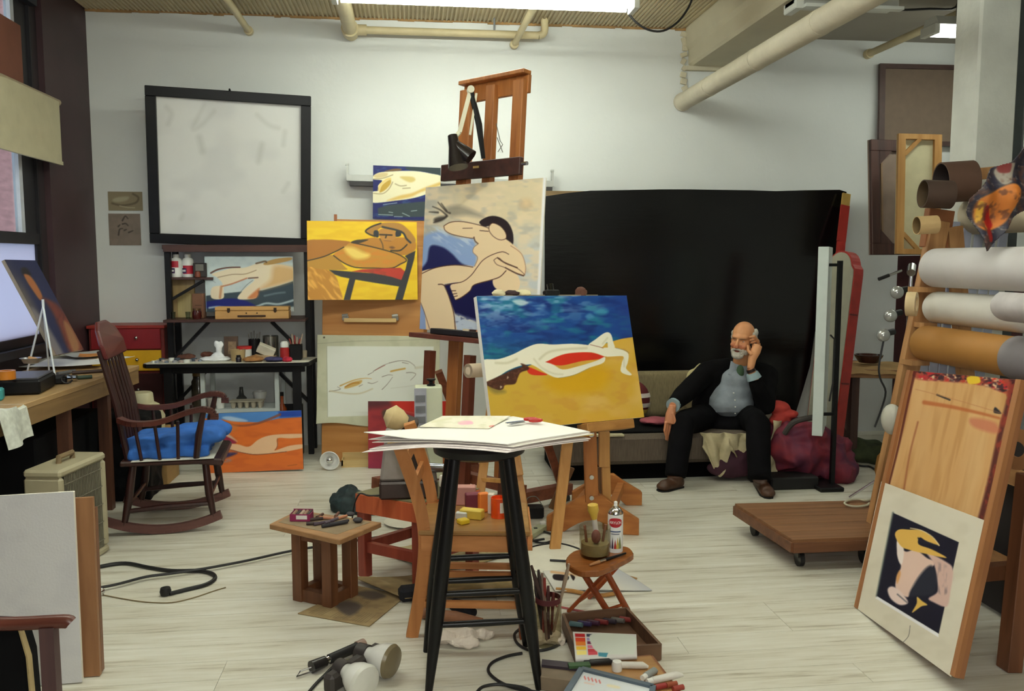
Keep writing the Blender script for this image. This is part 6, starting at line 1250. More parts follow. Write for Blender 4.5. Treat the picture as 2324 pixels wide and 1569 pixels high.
    g = MB();T0,T1,T2,T3 = P(1755,955,5.70),P(1772,955,5.70),P(1762,1092,5.62),P(1740,1092,5.62);g.grid(lambda u,v: T0.lerp(T1,u).lerp(T3.lerp(T2,u),v)+Vector((0,-0.015*math.sin(v*12+u*3),0)),8,20);one('cream_cover',g,cm,'narrow strip of cream cover hanging right of the man\'s left leg','cover',solid=0.008,smooth=True)
    pile('plum_blanket','dark plum blanket slipping off the sofa front between the man\'s legs','blanket',[((P(1690,1050,5.72).x,5.72,0.18),(0.2,0.06,0.13)),((P(1660,1075,5.72).x,5.7,0.1),(0.2,0.06,0.08))],pm,seed=5)
    wine = mat('bag_wine',(66,30,60),0.75,0.4,5,bump=0.3,c2=(142,38,46))
    e = [((P(1830,1010,5.66).x,5.70,0.22),(0.27,0.2,0.2)),((P(1880,1030,5.66).x,5.72,0.17),(0.22,0.2,0.17)),((P(1800,980,5.7).x,5.8,0.33),(0.2,0.2,0.14)),((P(1900,1060,5.6).x,5.62,0.09),(0.15,0.14,0.09))]
    pile('duffel_bag','wine red and purple stuffed bag at the right end of the sofa','bag',e,wine,0.012,0.085,0.12,7)
    q = P(1810,965,5.62);one('bag_strap',MB().tube([Vector(p) for p in smooth_pts([P(1780,985,5.62),P(1800,960,5.58),P(1830,950,5.56),P(1868,946,5.6)],5)],0.02,8),mat('strap_grey',(62,56,52),0.8),'grey strap lying over the wine red bag','strap',smooth=True)
    pile('red_scarf','salmon red scarf on the bag beside the man\'s elbow','scarf',[((P(1765,915,5.8).x,5.8,0.50),(0.09,0.07,0.045)),((P(1790,930,5.75).x,5.78,0.455),(0.09,0.06,0.03)),((P(1775,940,5.75).x,5.78,0.42),(0.08,0.06,0.05))],mat('scarf_red',(186,62,54),0.9,0.15,14),0.01,0.014,0.05,11)
    b = thing('low_black_box','black low box on the floor under the wine red bag','box',(2.55,5.5,0));x0,x1 = F(1745,1115).x,F(1868,1112).x;MB().bb((x0+0.02,5.42,0),(x1-0.02,5.60,0.085)).build('box',mat('box_black',(12,11,13),0.6),b,bevel=0.01)
build_sofa()
def build_man():
    J = dict(head=P(1685,772,5.92),neck=P(1680,833,6.0),chest=P(1668,872,6.03),belly=P(1650,915,6.02),pel=P(1650,955,6.12),Rs=P(1606,846,6.03),Ls=P(1742,852,6.03),Re=P(1552,895,5.86),Rw=P(1526,922,5.70),Rk=P(1548,962,5.67),Ra=P(1532,1085,5.55),Lk=P(1720,962,5.60),La=P(1724,1090,5.36),Le=P(1738,922,5.74),Lw=P(1703,838,5.76),Rh=P(1618,946,6.1),Lh=P(1690,946,6.1))
    t = thing('person','seated bald man with white beard, dark jacket and grey shirt, head on hand','person',(2.33,6.0,0))
    f = Vector((-0.66,-0.74,-0.08)).normalized();l = Vector((0,0,1)).cross(f).normalized();u = f.cross(l).normalized(); 
    if u.z < 0: u = -u
    H = Matrix((l,f,u)).transposed().to_4x4();H.translation = J['head']+Vector((0,0,0.002))
    H = H @ Matrix.Rotation(R(5),4,'Y')
    hl = lambda x,y,z: H @ Vector((x,y,z))
    b = MB()
    def eb(c,r,M=H): b.ball(c,r,M,20,14)
    eb((0,-0.018,0.042),(0.077,0.098,0.088));eb((0,0.03,-0.022),(0.063,0.066,0.085));eb((0,0.045,-0.082),(0.046,0.046,0.036));eb((0,0.055,0.028),(0.06,0.042,0.03))
    for s in (-1,1):
        eb((s*0.038,0.062,-0.03),(0.026,0.026,0.022));eb((s*0.077,-0.015,-0.008),(0.011,0.02,0.034));eb((s*0.05,0.02,-0.06),(0.022,0.04,0.035))
    for s in (-1,1): eb((s*0.031,0.064,0.0095),(0.019,0.013,0.007));eb((s*0.031,0.062,-0.0085),(0.018,0.012,0.006))
    b.tube([hl(0,0.085,0.018),hl(0,0.105,-0.01),hl(0,0.118,-0.032)],[0.009,0.012,0.014],10);eb((0,0.112,-0.036),(0.018,0.014,0.011));eb((0,0.094,-0.066),(0.024,0.012,0.010))
    b.tube([hl(0,-0.02,-0.05),J['neck'],J['neck']+Vector((0,0.02,-0.05))],[0.056,0.058,0.07],18)
    def limb(ps,rs,n=14): b.tube(ps,rs,n)
    limb([J['neck'],J['chest'],J['belly'],J['pel']],[0.07,0.115,0.125,0.12],18)
    for s in 'RL':
        limb([J['chest']+Vector((0,0.02,0.03)),J[s+'s']+Vector((0,0.01,-0.02))],[0.07,0.045]);limb([J[s+'s'],J[s+'e'],J[s+'w']],[0.05,0.04,0.026]);limb([J[s+'h'],J[s+'k'],J[s+'a']],[0.08,0.055,0.034])
    # right hand hanging: palm, four fingers, thumb
    W = J['Rw'];K = P(1518,962,5.68);b.tube([W,W.lerp(K,0.5),K],[0.025,0.036,0.034],12)
    for i,(x0,x1,y1,x2,y2) in enumerate(((1511,1508,978,1511,990),(1516,1512,984,1512,1000),(1521,1518,984,1515,1001),(1525,1523,978,1519,993))):
        yy = 5.665+0.008*i;limb([P(x0,958,yy),P(x1,y1,yy-0.012),P(x2,y2,yy)],[0.0105,0.0095,0.0075],10)
    limb([P(1526,938,5.665),P(1532,956,5.65),P(1533,982,5.65)],[0.013,0.0105,0.008],10)
    # left hand at the temple
    W = J['Lw'];K = P(1720,784,5.80);b.tube([W,P(1707,815,5.775),P(1715,797,5.79),K],[0.025,0.03,0.036,0.032],12)
    for i,(a,m_,e) in enumerate((((1718,772),(1712,763),(1700,766)),((1722,776),(1716,768),(1701,773)),((1724,783),(1717,774),(1703,779)),((1724,791),(1718,783),(1706,786)))):
        yy = 5.825+0.012*i;limb([P(*a,yy),P(*m_,yy-0.02),P(*e,yy-0.005)],[0.0115,0.0105,0.0085],10)
    limb([P(1706,806,5.76),P(1698,796,5.78),P(1697,784,5.81)],[0.013,0.0105,0.0085],10)
    HI = np.array(H.inverted())
    def loc(c): return c @ HI[:3,:3].T+HI[:3,3]
    def disp(c):
        q = loc(c);d = np.zeros(len(c))
        for s in (-1,1): d -= 0.009*np.exp(-(((q[:,0]-s*0.03)/0.017)**2+((q[:,2]-0.002)/0.011)**2))*(q[:,1] > 0.03)
        d -= 0.006*np.exp(-((q[:,0]/0.022)**2+((q[:,2]+0.0665)/0.004)**2))*(q[:,1] > 0.06)
        return d
    o,co = remesh('body',b,vcol('skin',0.5,0.4,0.0),0.0048,t,3,disp=disp);q = loc(co)
    sk = np.tile(np.array([[208.,146.,100.]]),(len(co),1));n1 = noise3(co,4,0.03)[:,None];sk += n1*np.array([[10.,12.,10.]])
    hd = (np.linalg.norm(q,axis=1) < 0.16)
    def tint(m,c,a=1.0): sk[:] = sk+(np.array(c,float)-sk)*(np.clip(m,0,1)*a)[:,None]
    tint(hd*np.exp(-((np.abs(q[:,0])-0.035)/0.025)**2-((q[:,2]+0.035)/0.025)**2)*(q[:,1] > 0.03),(196,110,86),0.6);tint(hd*np.exp(-(q[:,0]/0.02)**2-((q[:,2]+0.034)/0.015)**2)*(q[:,1] > 0.09),(200,112,90),0.6)
    tint(hd*np.exp(-(q[:,0]/0.024)**6-((q[:,2]+0.0665)/0.0065)**4)*(q[:,1] > 0.07),(120,52,48));tint(hd*np.exp(-((np.abs(q[:,0])-0.031)/0.021)**4-((q[:,2]-0.021)/0.0055)**2)*(q[:,1] > 0.05),(120,96,80),0.8)
    tint((~hd)*1.0*(co[:,2] < 0.62)*(co[:,2] > 0.28),(184,116,84),0.6)
    pigment(o,sk)
    for s in (-1,1):
        e = MB().ball(hl(s*0.030,0.0625,0.0),0.0125,None,14,10).build('eye',mat('eye_white',(168,150,138),0.3,0.02),t,smooth=True);MB().ball(hl(s*0.030+0.0,0.0695,0.0),0.0062,None,10,8).build('iris',mat('iris_dark',(44,34,30),0.15),e,smooth=True)
    # hair at the sides and back, beard and moustache
    hm = mat('hair_white',(196,192,180),0.9,0.14,160,bump=0.6);h = MB()
    for s in (-1,1):
        for y,z,r in ((-0.03,0.032,0.034),(-0.055,0.05,0.034),(-0.055,0.005,0.034),(-0.08,0.025,0.036),(-0.012,0.014,0.024),(-0.01,0.042,0.022)): h.ball((s*(0.070 if y > -0.06 else 0.053),y,z),(0.02,r,r),H)
    for z in (-0.02,0.02,0.05): h.ball((0,-0.1,z),(0.05,0.022,0.03),H)
    remesh('hair',h,hm,0.005,t,2,disp=lambda c: 0.003*noise3(c,6,0.012))
    h = MB();h.ball((0,0.082,-0.104),(0.044,0.026,0.026),H);h.ball((0,0.078,-0.088),(0.05,0.024,0.02),H)
    for s in (-1,1): h.ball((s*0.034,0.072,-0.078),(0.015,0.024,0.027),H);h.tube([hl(s*0.003,0.108,-0.0525),hl(s*0.02,0.102,-0.055),hl(s*0.034,0.088,-0.07)],[0.0075,0.0085,0.0075],8);h.ball((s*0.05,0.045,-0.078),(0.012,0.025,0.025),H)
    remesh('beard',h,hm,0.0042,t,2,disp=lambda c: 0.003*noise3(c,6,0.010))
    # shirt, jacket, trousers, shoes, cuffs, watch strap
    N,Ch,Be,Pe = J['neck'],J['chest'],J['belly'],J['pel']
    sh = mat('shirt_grey',(134,142,150),0.85,0.12,18,bump=0.25);s_ = MB()
    s_.tube([N+Vector((0,0.0,0.035)),N+Vector((0,0.01,-0.03)),Ch,Be,Be+Vector((0,-0.01,-0.07))],[0.066,0.092,0.148,0.172,0.165],20);s_.ball(Be+Vector((0.01,-0.06,-0.0)),(0.17,0.12,0.10));s_.ball(Ch+Vector((-0.02,-0.05,0.02)),(0.12,0.1,0.11))
    so,sc = remesh('shirt',s_,sh,0.009,t,4,disp=lambda c: 0.012*noise3(c,12,0.06))
    for sgn in (-1,1): a = N+Vector((sgn*0.05-0.01,-0.05,0.02));MB().add([a,a+Vector((sgn*0.02,0.03,0.03)),a+Vector((sgn*0.06,-0.03,-0.06)),a+Vector((sgn*0.0,-0.055,-0.085))],[(0,1,2,3)]).build('collar',sh,so,solid=0.006)
    MB().ball(N+Vector((-0.03,-0.075,-0.03)),(0.028,0.03,0.055)).build('neck_scarf',mat('scarf_green',(60,84,58),0.85),so,smooth=True)
    for k in range(4): MB().ball(Be+Vector((-0.015+0.006*k,-0.178+0.012*abs(k-1.2),0.10-0.05*k)),0.006).build('button',m_white,so,smooth=True)
    jm = mat('jacket_black',(7,6,8),0.9,0.25,16,bump=0.2,spec=0.15);j = MB()
    for s in 'RL':
        S_,E_,W_ = J[s+'s'],J[s+'e'],J[s+'w'];wr = E_.lerp(W_,0.88 if s == 'R' else 0.72);j.tube([S_,S_.lerp(E_,0.5),E_,E_.lerp(wr,0.6),wr],[0.082,0.076,0.07,0.058,0.05],16);j.ball(S_,(0.085,0.085,0.08))
        sg = -1 if s == 'R' else 1
        j.tube([S_+Vector((-sg*0.03,-0.02,0.01)),Ch+Vector((sg*0.15,0.01,0)),Be+Vector((sg*0.185,0.02,0)),Pe+Vector((sg*0.19,0.02,0.03))],[0.07,0.08,0.075,0.07],14);j.tube([N+Vector((sg*0.062,0.03,0.035)),N.lerp(S_,0.5)+Vector((0,0.02,0.02)),S_],[0.035,0.066,0.084],12)
    j.box(Ch+Vector((0,0.12,-0.05)),(0.36,0.1,0.38));j.tube([N+Vector((0,0.06,0.0)),Ch+Vector((0,0.1,0))],[0.08,0.13],14)
    remesh('jacket',j,jm,0.012,t,5,disp=lambda c: 0.010*noise3(c,21,0.07))
    tr = MB();tm = mat('trousers_black',(7,6,9),0.9,0.25,14,bump=0.2,spec=0.15)
    tr.ball(Pe+Vector((0,0,-0.02)),(0.21,0.18,0.09));tr.ball(Pe+Vector((-0.02,-0.16,0.0)),(0.2,0.12,0.085))
    for s in 'RL': tr.tube([J[s+'h']+Vector((0,0,0.0)),J[s+'h'].lerp(J[s+'k'],0.5)+Vector((0,0,0.01)),J[s+'k'],J[s+'k'].lerp(J[s+'a'],0.45),J[s+'a']+Vector((0,0,0.005))],[0.105,0.098,0.088,0.082,0.072],16)
    remesh('trousers',tr,tm,0.012,t,5,disp=lambda c: 0.012*noise3(c,31,0.08))
    cm = mat('cuff_blue',(150,172,178),0.85,0.08,20)
    W = J['Rw'];d = (W-J['Re']).normalized();MB().cyl(W-d*0.045,W-d*0.008,0.046,0.05,n=20).build('cuff',cm,t,smooth=True)
    W = J['Lw'];d = (W-J['Le']).normalized();MB().cyl(W-d*0.075,W-d*0.03,0.052,0.042,n=20).build('cuff',cm,t,smooth=True);MB().cyl(W-d*0.022,W-d*0.0,0.031,n=18).build('watch_strap',mat('strap_brown',(40,20,20),0.5),t,smooth=True)
    bm = mat('shoe_brown',(70,42,24),0.5,0.15,20)
    for a,c,an in ((F(1545,1106),F(1494,1117),J['Ra']),(F(1722,1104),F(1746,1134),J['La'])):
        dr = (c-a).normalized();m_ = MB();m_.ball(a+dr*0.03+Vector((0,0,0.04)),(0.046,0.046,0.042));m_.ball(a.lerp(c,0.7)+Vector((0,0,0.034)),(0.05,0.05,0.034));m_.ball(c-dr*0.05+Vector((0,0,0.03)),(0.05,0.05,0.03));m_.tube([a+dr*0.02+Vector((0,0,0.04)),c-dr*0.05+Vector((0,0,0.03))],[0.044,0.045],14);m_.tube([a+dr*0.045+Vector((0,0,0.04)),an+Vector((0,0,0.03))],[0.052,0.056],14)
        so,sc = remesh('shoe',m_,bm,0.007,t,3);sc = None
        so.data.vertices.foreach_get('co',(buf := np.empty(len(so.data.vertices)*3)));bb = buf.reshape(-1,3);bb[:,2] = np.maximum(bb[:,2],0.004);so.data.vertices.foreach_set('co',bb.ravel());so.data.update()
        MB().slab([((a+dr*(0.5*L_)*k+Vector((-dr.y,dr.x,0))*w).x,(a+dr*(0.5*L_)*k+Vector((-dr.y,dr.x,0))*w).y) for L_ in [(c-a).length] for k,w in ((-0.02,0.03),(0.6,0.036),(1.5,0.046),(1.9,0.028),(1.98,0),(1.9,-0.028),(1.5,-0.046),(0.6,-0.036),(-0.02,-0.03))],0.0,0.012).build('sole',m_blk,so)
build_man()
def build_rightback():
    # arched red-edged panel, white board on its black stand
    M = rect_M((3.053,5.95,0.812),-71,6.5,0);w,hh = 0.285,1.62;r = root_M('arched_panel','tall arched panel with a red edge and grey face, leaning right of the white board','panel',MH(M,hh))
    ar = [(w/2,hh/2-0.17),(w/2-0.004,hh/2-0.13),(w/2-0.03,hh/2-0.10)]+[((w/2-0.035)*math.cos(k*math.pi/12),hh/2-0.10+0.10*math.sin(k*math.pi/12)) for k in range(1,12)]+[(-w/2+0.03,hh/2-0.10),(-w/2+0.004,hh/2-0.13),(-w/2,hh/2-0.17)];o = [(-w/2,-hh/2),(w/2,-hh/2)]+ar
    MB().prism(o,0.0,0.085,M).build('edge',mat('edge_red',(156,40,34),0.35,0.15),r);MB().prism([(x*0.93,z*0.985) for x,z in o],-0.006,0.0,M).build('face',mat('face_grey',(158,156,138),0.7,0.06),r)
    for z in (-0.15,0.35): MB().box((w/2+0.002,0.035,z),(0.006,0.075,0.012),M).build('joint',mat('joint_dark',(96,26,24),0.5),r)
    a = P(1864,560,5.42);zb = P(1857,990,5.42).z;d = Vector((0.50,0.86,0)).normalized();n = Vector((d.y,-d.x,0));top = a.z
    p0 = P(1862,775,5.42);c = Vector((p0.x,p0.y,0))
    b = thing('white_board','tall white board seen edge on, on a black stand beside the man','board',(c.x,c.y,zb));lean = Vector((0.0,0,0));wp = mat('board_white',(206,216,212),0.5,0.03)
    MB().slab([((c+n*s+d*k).x,(c+n*s+d*k).y) for s,k in ((-0.034,0),(0.034,0),(0.034,0.42),(-0.034,0.42))],zb,top).build('board',wp,b,bevel=0.003)
    s = thing('black_stand','slim black metal stand holding the white board','stand',(c.x+0.12,5.5,0));q = F(1868,1113);v = P(1899,800,q.y+0.06);vx,vy = v.x,v.y
    MB().bb((vx-0.014,vy-0.014,0),(vx+0.014,vy+0.014,P(1899,592,vy).z)).build('upright',m_blk,s);z = P(1890,598,vy).z;MB().bb((vx-0.09,vy-0.012,z-0.02),(vx+0.014,vy+0.012,z)).build('top_arm',m_blk,s);MB().bb((vx-0.09,vy-0.01,0.5),(vx,vy+0.01,0.52)).build('lower_arm',m_blk,s)
    MB().bb((vx-0.14,vy-0.12,0),(vx+0.03,vy+0.14,0.03)).build('base',m_blk,s,bevel=0.006);MB().tube([(vx-0.06,vy-0.02,1.05),(vx-0.03,vy-0.02,1.02),(vx-0.03,vy-0.02,0.72),(vx-0.05,vy-0.02,0.60)],0.006,8).build('wire',m_rub,s,smooth=True)
    # workbench at the back right
    zt = 0.74;a,b = P(1918,828,6.25),P(2048,862,5.65);t = thing('work_bench','wooden bench top covered with brown paper behind the lamp stand','bench',(3.75,6.0,0));bw = wood('bench_wood',(130,92,56),(160,118,76),'x')
    x0,y0 = P(1915,812,6.1).x,6.02
    MB().slab([(x0,6.05),(x0+0.56,5.88),(x0+0.6,6.3),(x0+0.2,6.72)],zt-0.07,zt-0.005).build('top',bw,t,bevel=0.003)
    for px,py in ((x0+0.1,6.12),(x0+0.5,5.98),(x0+0.28,6.55)): MB().bb((px-0.03,py-0.03,0),(px+0.03,py+0.03,zt-0.07)).build('leg',wood('bench_leg',(54,34,30),(76,50,42),'z'),t)
    MB().bar((x0+0.1,6.12,0.22),(x0+0.28,6.55,0.22),0.03,0.05).build('stretcher',MATS['bench_leg'],t)
    g = MB();g.grid(lambda u,v: Vector((x0-0.01+0.55*u+0.06*v,6.02-0.15*u+0.4*v,zt+0.004+0.012*abs(math.sin(9*u+4*v))+(-0.05*max(0,0.12-v)*8))),24,12);one('brown_paper',g,mat('kraft_paper',(166,134,88),0.85,0.12),'wrinkled brown paper spread over the bench','paper',solid=0.002,smooth=True)
    p = P(1972,796,6.15);lathe_thing('brown_bowl',[(0,0),(0.07,0),(0.1,0.045),(0.105,0.06),(0.095,0.06),(0.065,0.012),(0,0.012)],Vector((p.x,6.15,zt+0.03)),mat('bowl_brown',(58,30,24),0.12,0.2),'shiny dark brown dish on the paper covered bench','dish',28)
    # lamp stand with three silver bulbs
    p = Vector((P(2050,800,5.0).x,5.0,0));s = thing('lamp_stand','chrome stand with silver bulbs beside the paper rolls','lamp stand',p);z1 = P(2058,612,5.0).z
    MB().cyl(p+Vector((0,0,0.02)),(p.x+0.03,p.y,z1),0.011,n=12).build('pole',m_chrome,s,smooth=True)
    for k in range(3): a = k*2.1+0.4;MB().cyl((p.x,p.y,0.25),(p.x+0.28*math.cos(a),p.y+0.28*math.sin(a),0.01),0.008,n=8).build('leg',m_chrome,s)
    MB().cyl((p.x+0.01,p.y-0.03,z1-0.02),(p.x+0.05,p.y+0.03,z1+0.02),0.025,n=14).build('clamp',m_chrome,s,smooth=True);a,b = P(2046,614,4.98),P(1994,634,4.98);MB().cyl(a,a.lerp(b,0.55),0.008,n=10).build('handle',m_chrome,s);MB().cyl(a.lerp(b,0.55),b,0.011,n=10).build('grip',m_rub,s,smooth=True)
    for px,py in ((2036,664),(2021,717),(2005,761)):
        c = P(px,py,4.98);h = MB().ball(c,0.04).build('bulb',mat('bulb_mirror',(190,192,190),0.18,0.03,metal=0.6),s,smooth=True);MB().cyl(c+Vector((0.02,0.01,0.01)),c+Vector((0.08,0.02,0.02)),0.02,n=12).build('socket',m_rub,h,smooth=True)
    MB().tube([Vector(q) for q in smooth_pts([P(2005,775,4.98),P(1995,830,4.98),P(1998,860,4.98),P(2010,890,4.98),P(2000,930,5.0),P(1985,970,5.0)],4)],0.006,6).build('wire',m_rub,s)
    # frames stacked at the back wall
    M = rect_M((4.60,7.2,2.893),0,2,0.4);r = root_M('cork_panel','large brown panel in a dark frame high on the back wall','framed panel',MH(M,0.70));fm = mat('cork_frame',(78,56,50),0.5);w,h = 1.07,0.70
    MB().box((0,0.008,0),(w-0.08,0.012,h-0.06),M).build('panel',mat('cork_brown',(126,108,92),0.8,0.06),r)
    for c,d in (((0,0,h/2-0.02),(w,0.03,0.04)),((0,0,-h/2+0.02),(w,0.03,0.04)),((-w/2+0.025,0,0),(0.05,0.03,h-0.08)),((w/2-0.025,0,0),(0.05,0.03,h-0.08))): MB().box(c,d,M).build('frame_side',fm,r)
    def tall_support(x,y,z,nm): pass
    M = rect_M((3.95,6.62,2.051),6.6,4.5,0.3);w,h = 0.539,0.921;r = root_M('octagon_frame','dark wooden frame with an eight sided opening at the back right','frame',MH(M,h));dm = wood('dark_frame',(56,34,30),(84,54,46),'z')
    MB().box((0,0.02,0),(w,0.02,h),M).build('back_panel',mat('mirror_dull',(138,118,104),0.4,0.15,6),r)
    for c,d in (((0,0,h/2-0.045),(w,0.035,0.09)),((0,0,-h/2+0.045),(w,0.035,0.09)),((-w/2+0.04,0,0),(0.08,0.035,h-0.18)),((w/2-0.04,0,0),(0.08,0.035,h-0.18))): MB().box(c,d,M).build('frame_side',dm,r,bevel=0.004)
    for sx in (-1,1):
        for sz in (-1,1): MB().prism([(sx*(w/2-0.08),sz*(h/2-0.09)),(sx*(w/2-0.08),sz*(h/2-0.2)),(sx*(w/2-0.19),sz*(h/2-0.09))],-0.016,0.012,M).build('corner_block',dm,r)
    MB().box((-w/2+0.1,-0.006,0),(0.015,0.012,h-0.2),M).build('inner_bead',mat('bead',(140,112,84),0.5),r)
    M2 = rect_M((3.90,6.28,2.051),-6.1,6.4,-1.5);w,h = 0.336,0.927;r2 = root_M('stretched_canvas','pale stretched canvas seen from the back with corner braces','canvas',MH(M2,h));lw = wood('stretcher_oak',(164,116,60),(190,144,84),'z')
    MB().box((0,0.018,0),(w,0.006,h),M2).build('canvas',mat('canvas_raw',(200,192,156),0.85,0.05),r2)
    for c,d in (((0,0,h/2-0.02),(w,0.03,0.04)),((0,0,-h/2+0.02),(w,0.03,0.04)),((-w/2+0.028,0,0),(0.056,0.03,h-0.08)),((w/2-0.028,0,0),(0.056,0.03,h-0.08))): MB().box(c,d,M2).build('stretcher_bar',lw,r2)
    for sz in (-1,1): MB().bar(M2 @ Vector((-w/2+0.05,-0.004,sz*(h/2-0.16))),M2 @ Vector((-w/2+0.17,-0.004,sz*(h/2-0.035))),0.03,0.02,up=(0,1,0)).build('corner_brace',lw,r2)
    # a tall cupboard they stand on, seen as a dark post
    c = thing('tall_cupboard','dark reddish cupboard under the stacked frames at the back right','cupboard',(4.05,6.6,0));cm_ = mat('cup_dark',(60,26,30),0.5,0.15);x0 = P(2032,700,6.72).x
    MB().bb((x0,6.18,0.0),(x0+0.75,6.72,1.583)).build('body',cm_,c,bevel=0.004);MB().bb((x0+0.02,6.165,0.1),(x0+0.73,6.18,1.54)).build('door',mat('cup_door',(72,32,34),0.45,0.1),c)
    # green cloth and a grey box on the floor
    mb = MB();q = F(1955,1045);mb.ball((q.x,q.y+0.05,0.07),(0.25,0.2,0.09)).ball((q.x+0.12,q.y-0.1,0.06),(0.16,0.14,0.08));o,_ = remesh('t',mb,mat('cloth_olive',(62,70,44),0.9,0.35,14),0.014,disp=lambda c: 0.03*noise3(c,41,0.08));o.name = 'olive_cloth';tag(o,'olive green cloth heaped on the floor under the bench','cloth')
    one('short_cable',MB().tube([Vector(p) for p in smooth_pts([F(1938,1053,.008),F(1955,1058,.008),F(1975,1060,.008),F(1990,1070,.008)],4)],0.008,8),m_rub,'short black cord on the floor near the olive cloth','cord',smooth=True)
    # dolly
    zt = 0.165;cs = [F(1668,1143,zt),F(1800,1226,zt),F(2000,1218,zt),F(1985,1135,zt)];t = thing('platform_dolly','flat wooden platform on castors near the leaning board','dolly',(cs[0]+cs[2])/2*1.0-Vector((0,0,zt)));dw = wood('dolly_wood',(108,72,44),(142,100,66),'x');de = wood('dolly_edge',(92,56,36),(120,78,50),'x')
    n = 5
    for k in range(n):
        a,b,c,d = cs[0].lerp(cs[1],(k+0.01)/n),cs[0].lerp(cs[1],(k+0.99)/n),cs[3].lerp(cs[2],(k+0.99)/n),cs[3].lerp(cs[2],(k+0.01)/n);MB().slab([(p.x,p.y) for p in (a,b,c,d)],zt-0.018,zt).build('plank',dw,t)
    for i in range(4): a,b = cs[i],cs[(i+1) % 4];MB().bar(a-Vector((0,0,0.04)),b-Vector((0,0,0.04)),0.022,0.05).build('side_rail',de,t)
    cc = sum(cs,Vector())/4
    for p in cs:
        q = p.lerp(cc,0.25);w_ = MB().cyl((q.x-0.012,q.y,0.04),(q.x+0.012,q.y,0.04),0.04,n=18).build('castor',m_rub,t,smooth=True);MB().bb((q.x-0.018,q.y-0.02,0.05),(q.x+0.018,q.y+0.02,zt-0.06)).build('fork',mat('fork_steel',(70,66,62),0.4,metal=0.6),w_)
    pts = [F(1945+28*math.cos(a*.62),1142+8*math.sin(a*.62),zt+0.012) for a in range(10)];one('string_coil',MB().tube([Vector(p) for p in smooth_pts(pts+[F(1985,1130,zt+0.01)],4)],0.006,6),mat('string',(190,184,160),0.8),'loose coil of white cord on the platform dolly','cord',smooth=True)
build_rightback()
def build_rolls():
    # leaning wooden rack with pegs carrying rolls of paper
    def xr(z): return 2.42+0.17*z
    t = thing('roll_rack','slanted wooden rack holding paper rolls in front of the column','rack',(2.5,3.4,0));rw = wood('rack_pine',(150,104,62),(184,138,90),'z')
    for y in (4.18,2.12): MB().bar((xr(0),y,0),(xr(1.75),y,1.75),0.045,0.1,up=(1,0,0)).build('post',rw,t,bevel=0.003);MB().bar((xr(0)+0.62,y,0),(xr(1.75)+0.08,y,1.72),0.04,0.08,up=(1,0,0)).build('rear_post',rw,t)
    for z in (0.25,0.62): MB().bar((xr(z)+0.05,4.18,z),(xr(z)+0.05,2.12,z),0.03,0.07).build('rail',wood('rack_rail',(150,104,62),(184,138,90),'y'),t)
    specs = [('paper_roll',608,2076,0.098,(204,200,198),'thick white paper roll, upper of the two on the slanted rack',4.12),('paper_roll',697,2084,0.078,(210,206,198),'white paper roll below the thick one on the slanted rack',4.1)]
    def roll(px,py,r,col,lab,y1=4.1,y0=2.2,sag=0.0):
        c = P(px,py,y1);p = thing('paper_roll',lab,'paper roll',(c.x,(y0+y1)/2,c.z-r));m_ = mat('rollc_%d' % py,col,0.7,0.05,6);pr = [(r*0.3,0.0),(r*0.86,0.0),(r,0.02),(r,y1-y0-0.02),(r*0.86,y1-y0),(r*0.3,y1-y0)]
        MB().lathe(pr,(c.x,y1,c.z),36,axis=(0,-1,0)).build('paper',m_,p,smooth=True);MB().lathe([(r*0.3,0.004),(r*0.24,0.004),(r*0.24,0.2)],(c.x,y1,c.z),20,axis=(0,-1,0)).build('core',mat('core_card',(150,120,84),0.8),p,smooth=True)
        MB().bb((c.x-r*0.9,y1-0.03,c.z-r-0.025),(xr(c.z)+0.02,y1+0.08,c.z-r)).build('peg',rw,t)
        return p,c
    roll(2120,608,0.098,(206,202,202),specs[0][5]);roll(2121,697,0.08,(212,208,200),specs[1][5])
    c = P(2097,778,4.1);r = 0.09;p = thing('paper_roll','brown kraft paper roll with a grey outer wrap, lowest on the rack','paper roll',(c.x,3.2,c.z-r));ym = 3.42
    MB().lathe([(r*0.3,0),(r*0.88,0),(r,0.02),(r,4.1-ym)],(c.x,4.1,c.z),36,axis=(0,-1,0)).build('kraft',mat('roll_kraft',(172,120,54),0.6,0.06,5),p,smooth=True);MB().lathe([(r*1.0,0),(r*1.06,0.004),(r*1.06,ym-2.2),(r*0.5,ym-2.2)],(c.x,ym,c.z),36,axis=(0,-1,0)).build('grey_wrap',mat('wrap_grey',(132,126,130),0.7,0.06,8),p,smooth=True);MB().bb((c.x-0.08,4.07,c.z-r-0.025),(xr(c.z)+0.02,4.18,c.z-r)).build('peg',rw,t)
    # curling sheet end on the second roll
    c2 = P(2270,690,3.45);g = MB();g.grid(lambda u,v: Vector((c2.x-0.02+0.10*math.cos(2.2+3.6*u),c2.y-0.1-0.4*v,c2.z+0.0+0.07*math.sin(2.2+3.6*u))),20,4);one('curled_sheet',g,mat('curl_grey',(190,184,184),0.7),'loose curled sheet over the right end of the lower white roll','paper',solid=0.002,smooth=True)
    p,c = roll(2207,490,0.10,(196,184,158),'beige roll high on the rack behind the painted rag',4.3,2.9)
    # tape ring on the post, cardboard drums above
    c = P(2058,690,3.98);MBt = MB().lathe([(0.034,0),(0.06,0),(0.06,0.045),(0.034,0.045),(0.034,0)],(c.x,c.y,c.z),28,axis=(0.75,-0.65,0.0));one('tape_ring',MBt,mat('tape_tan',(206,182,140),0.6),'tan tape ring hanging on the rack post','tape roll',smooth=True)
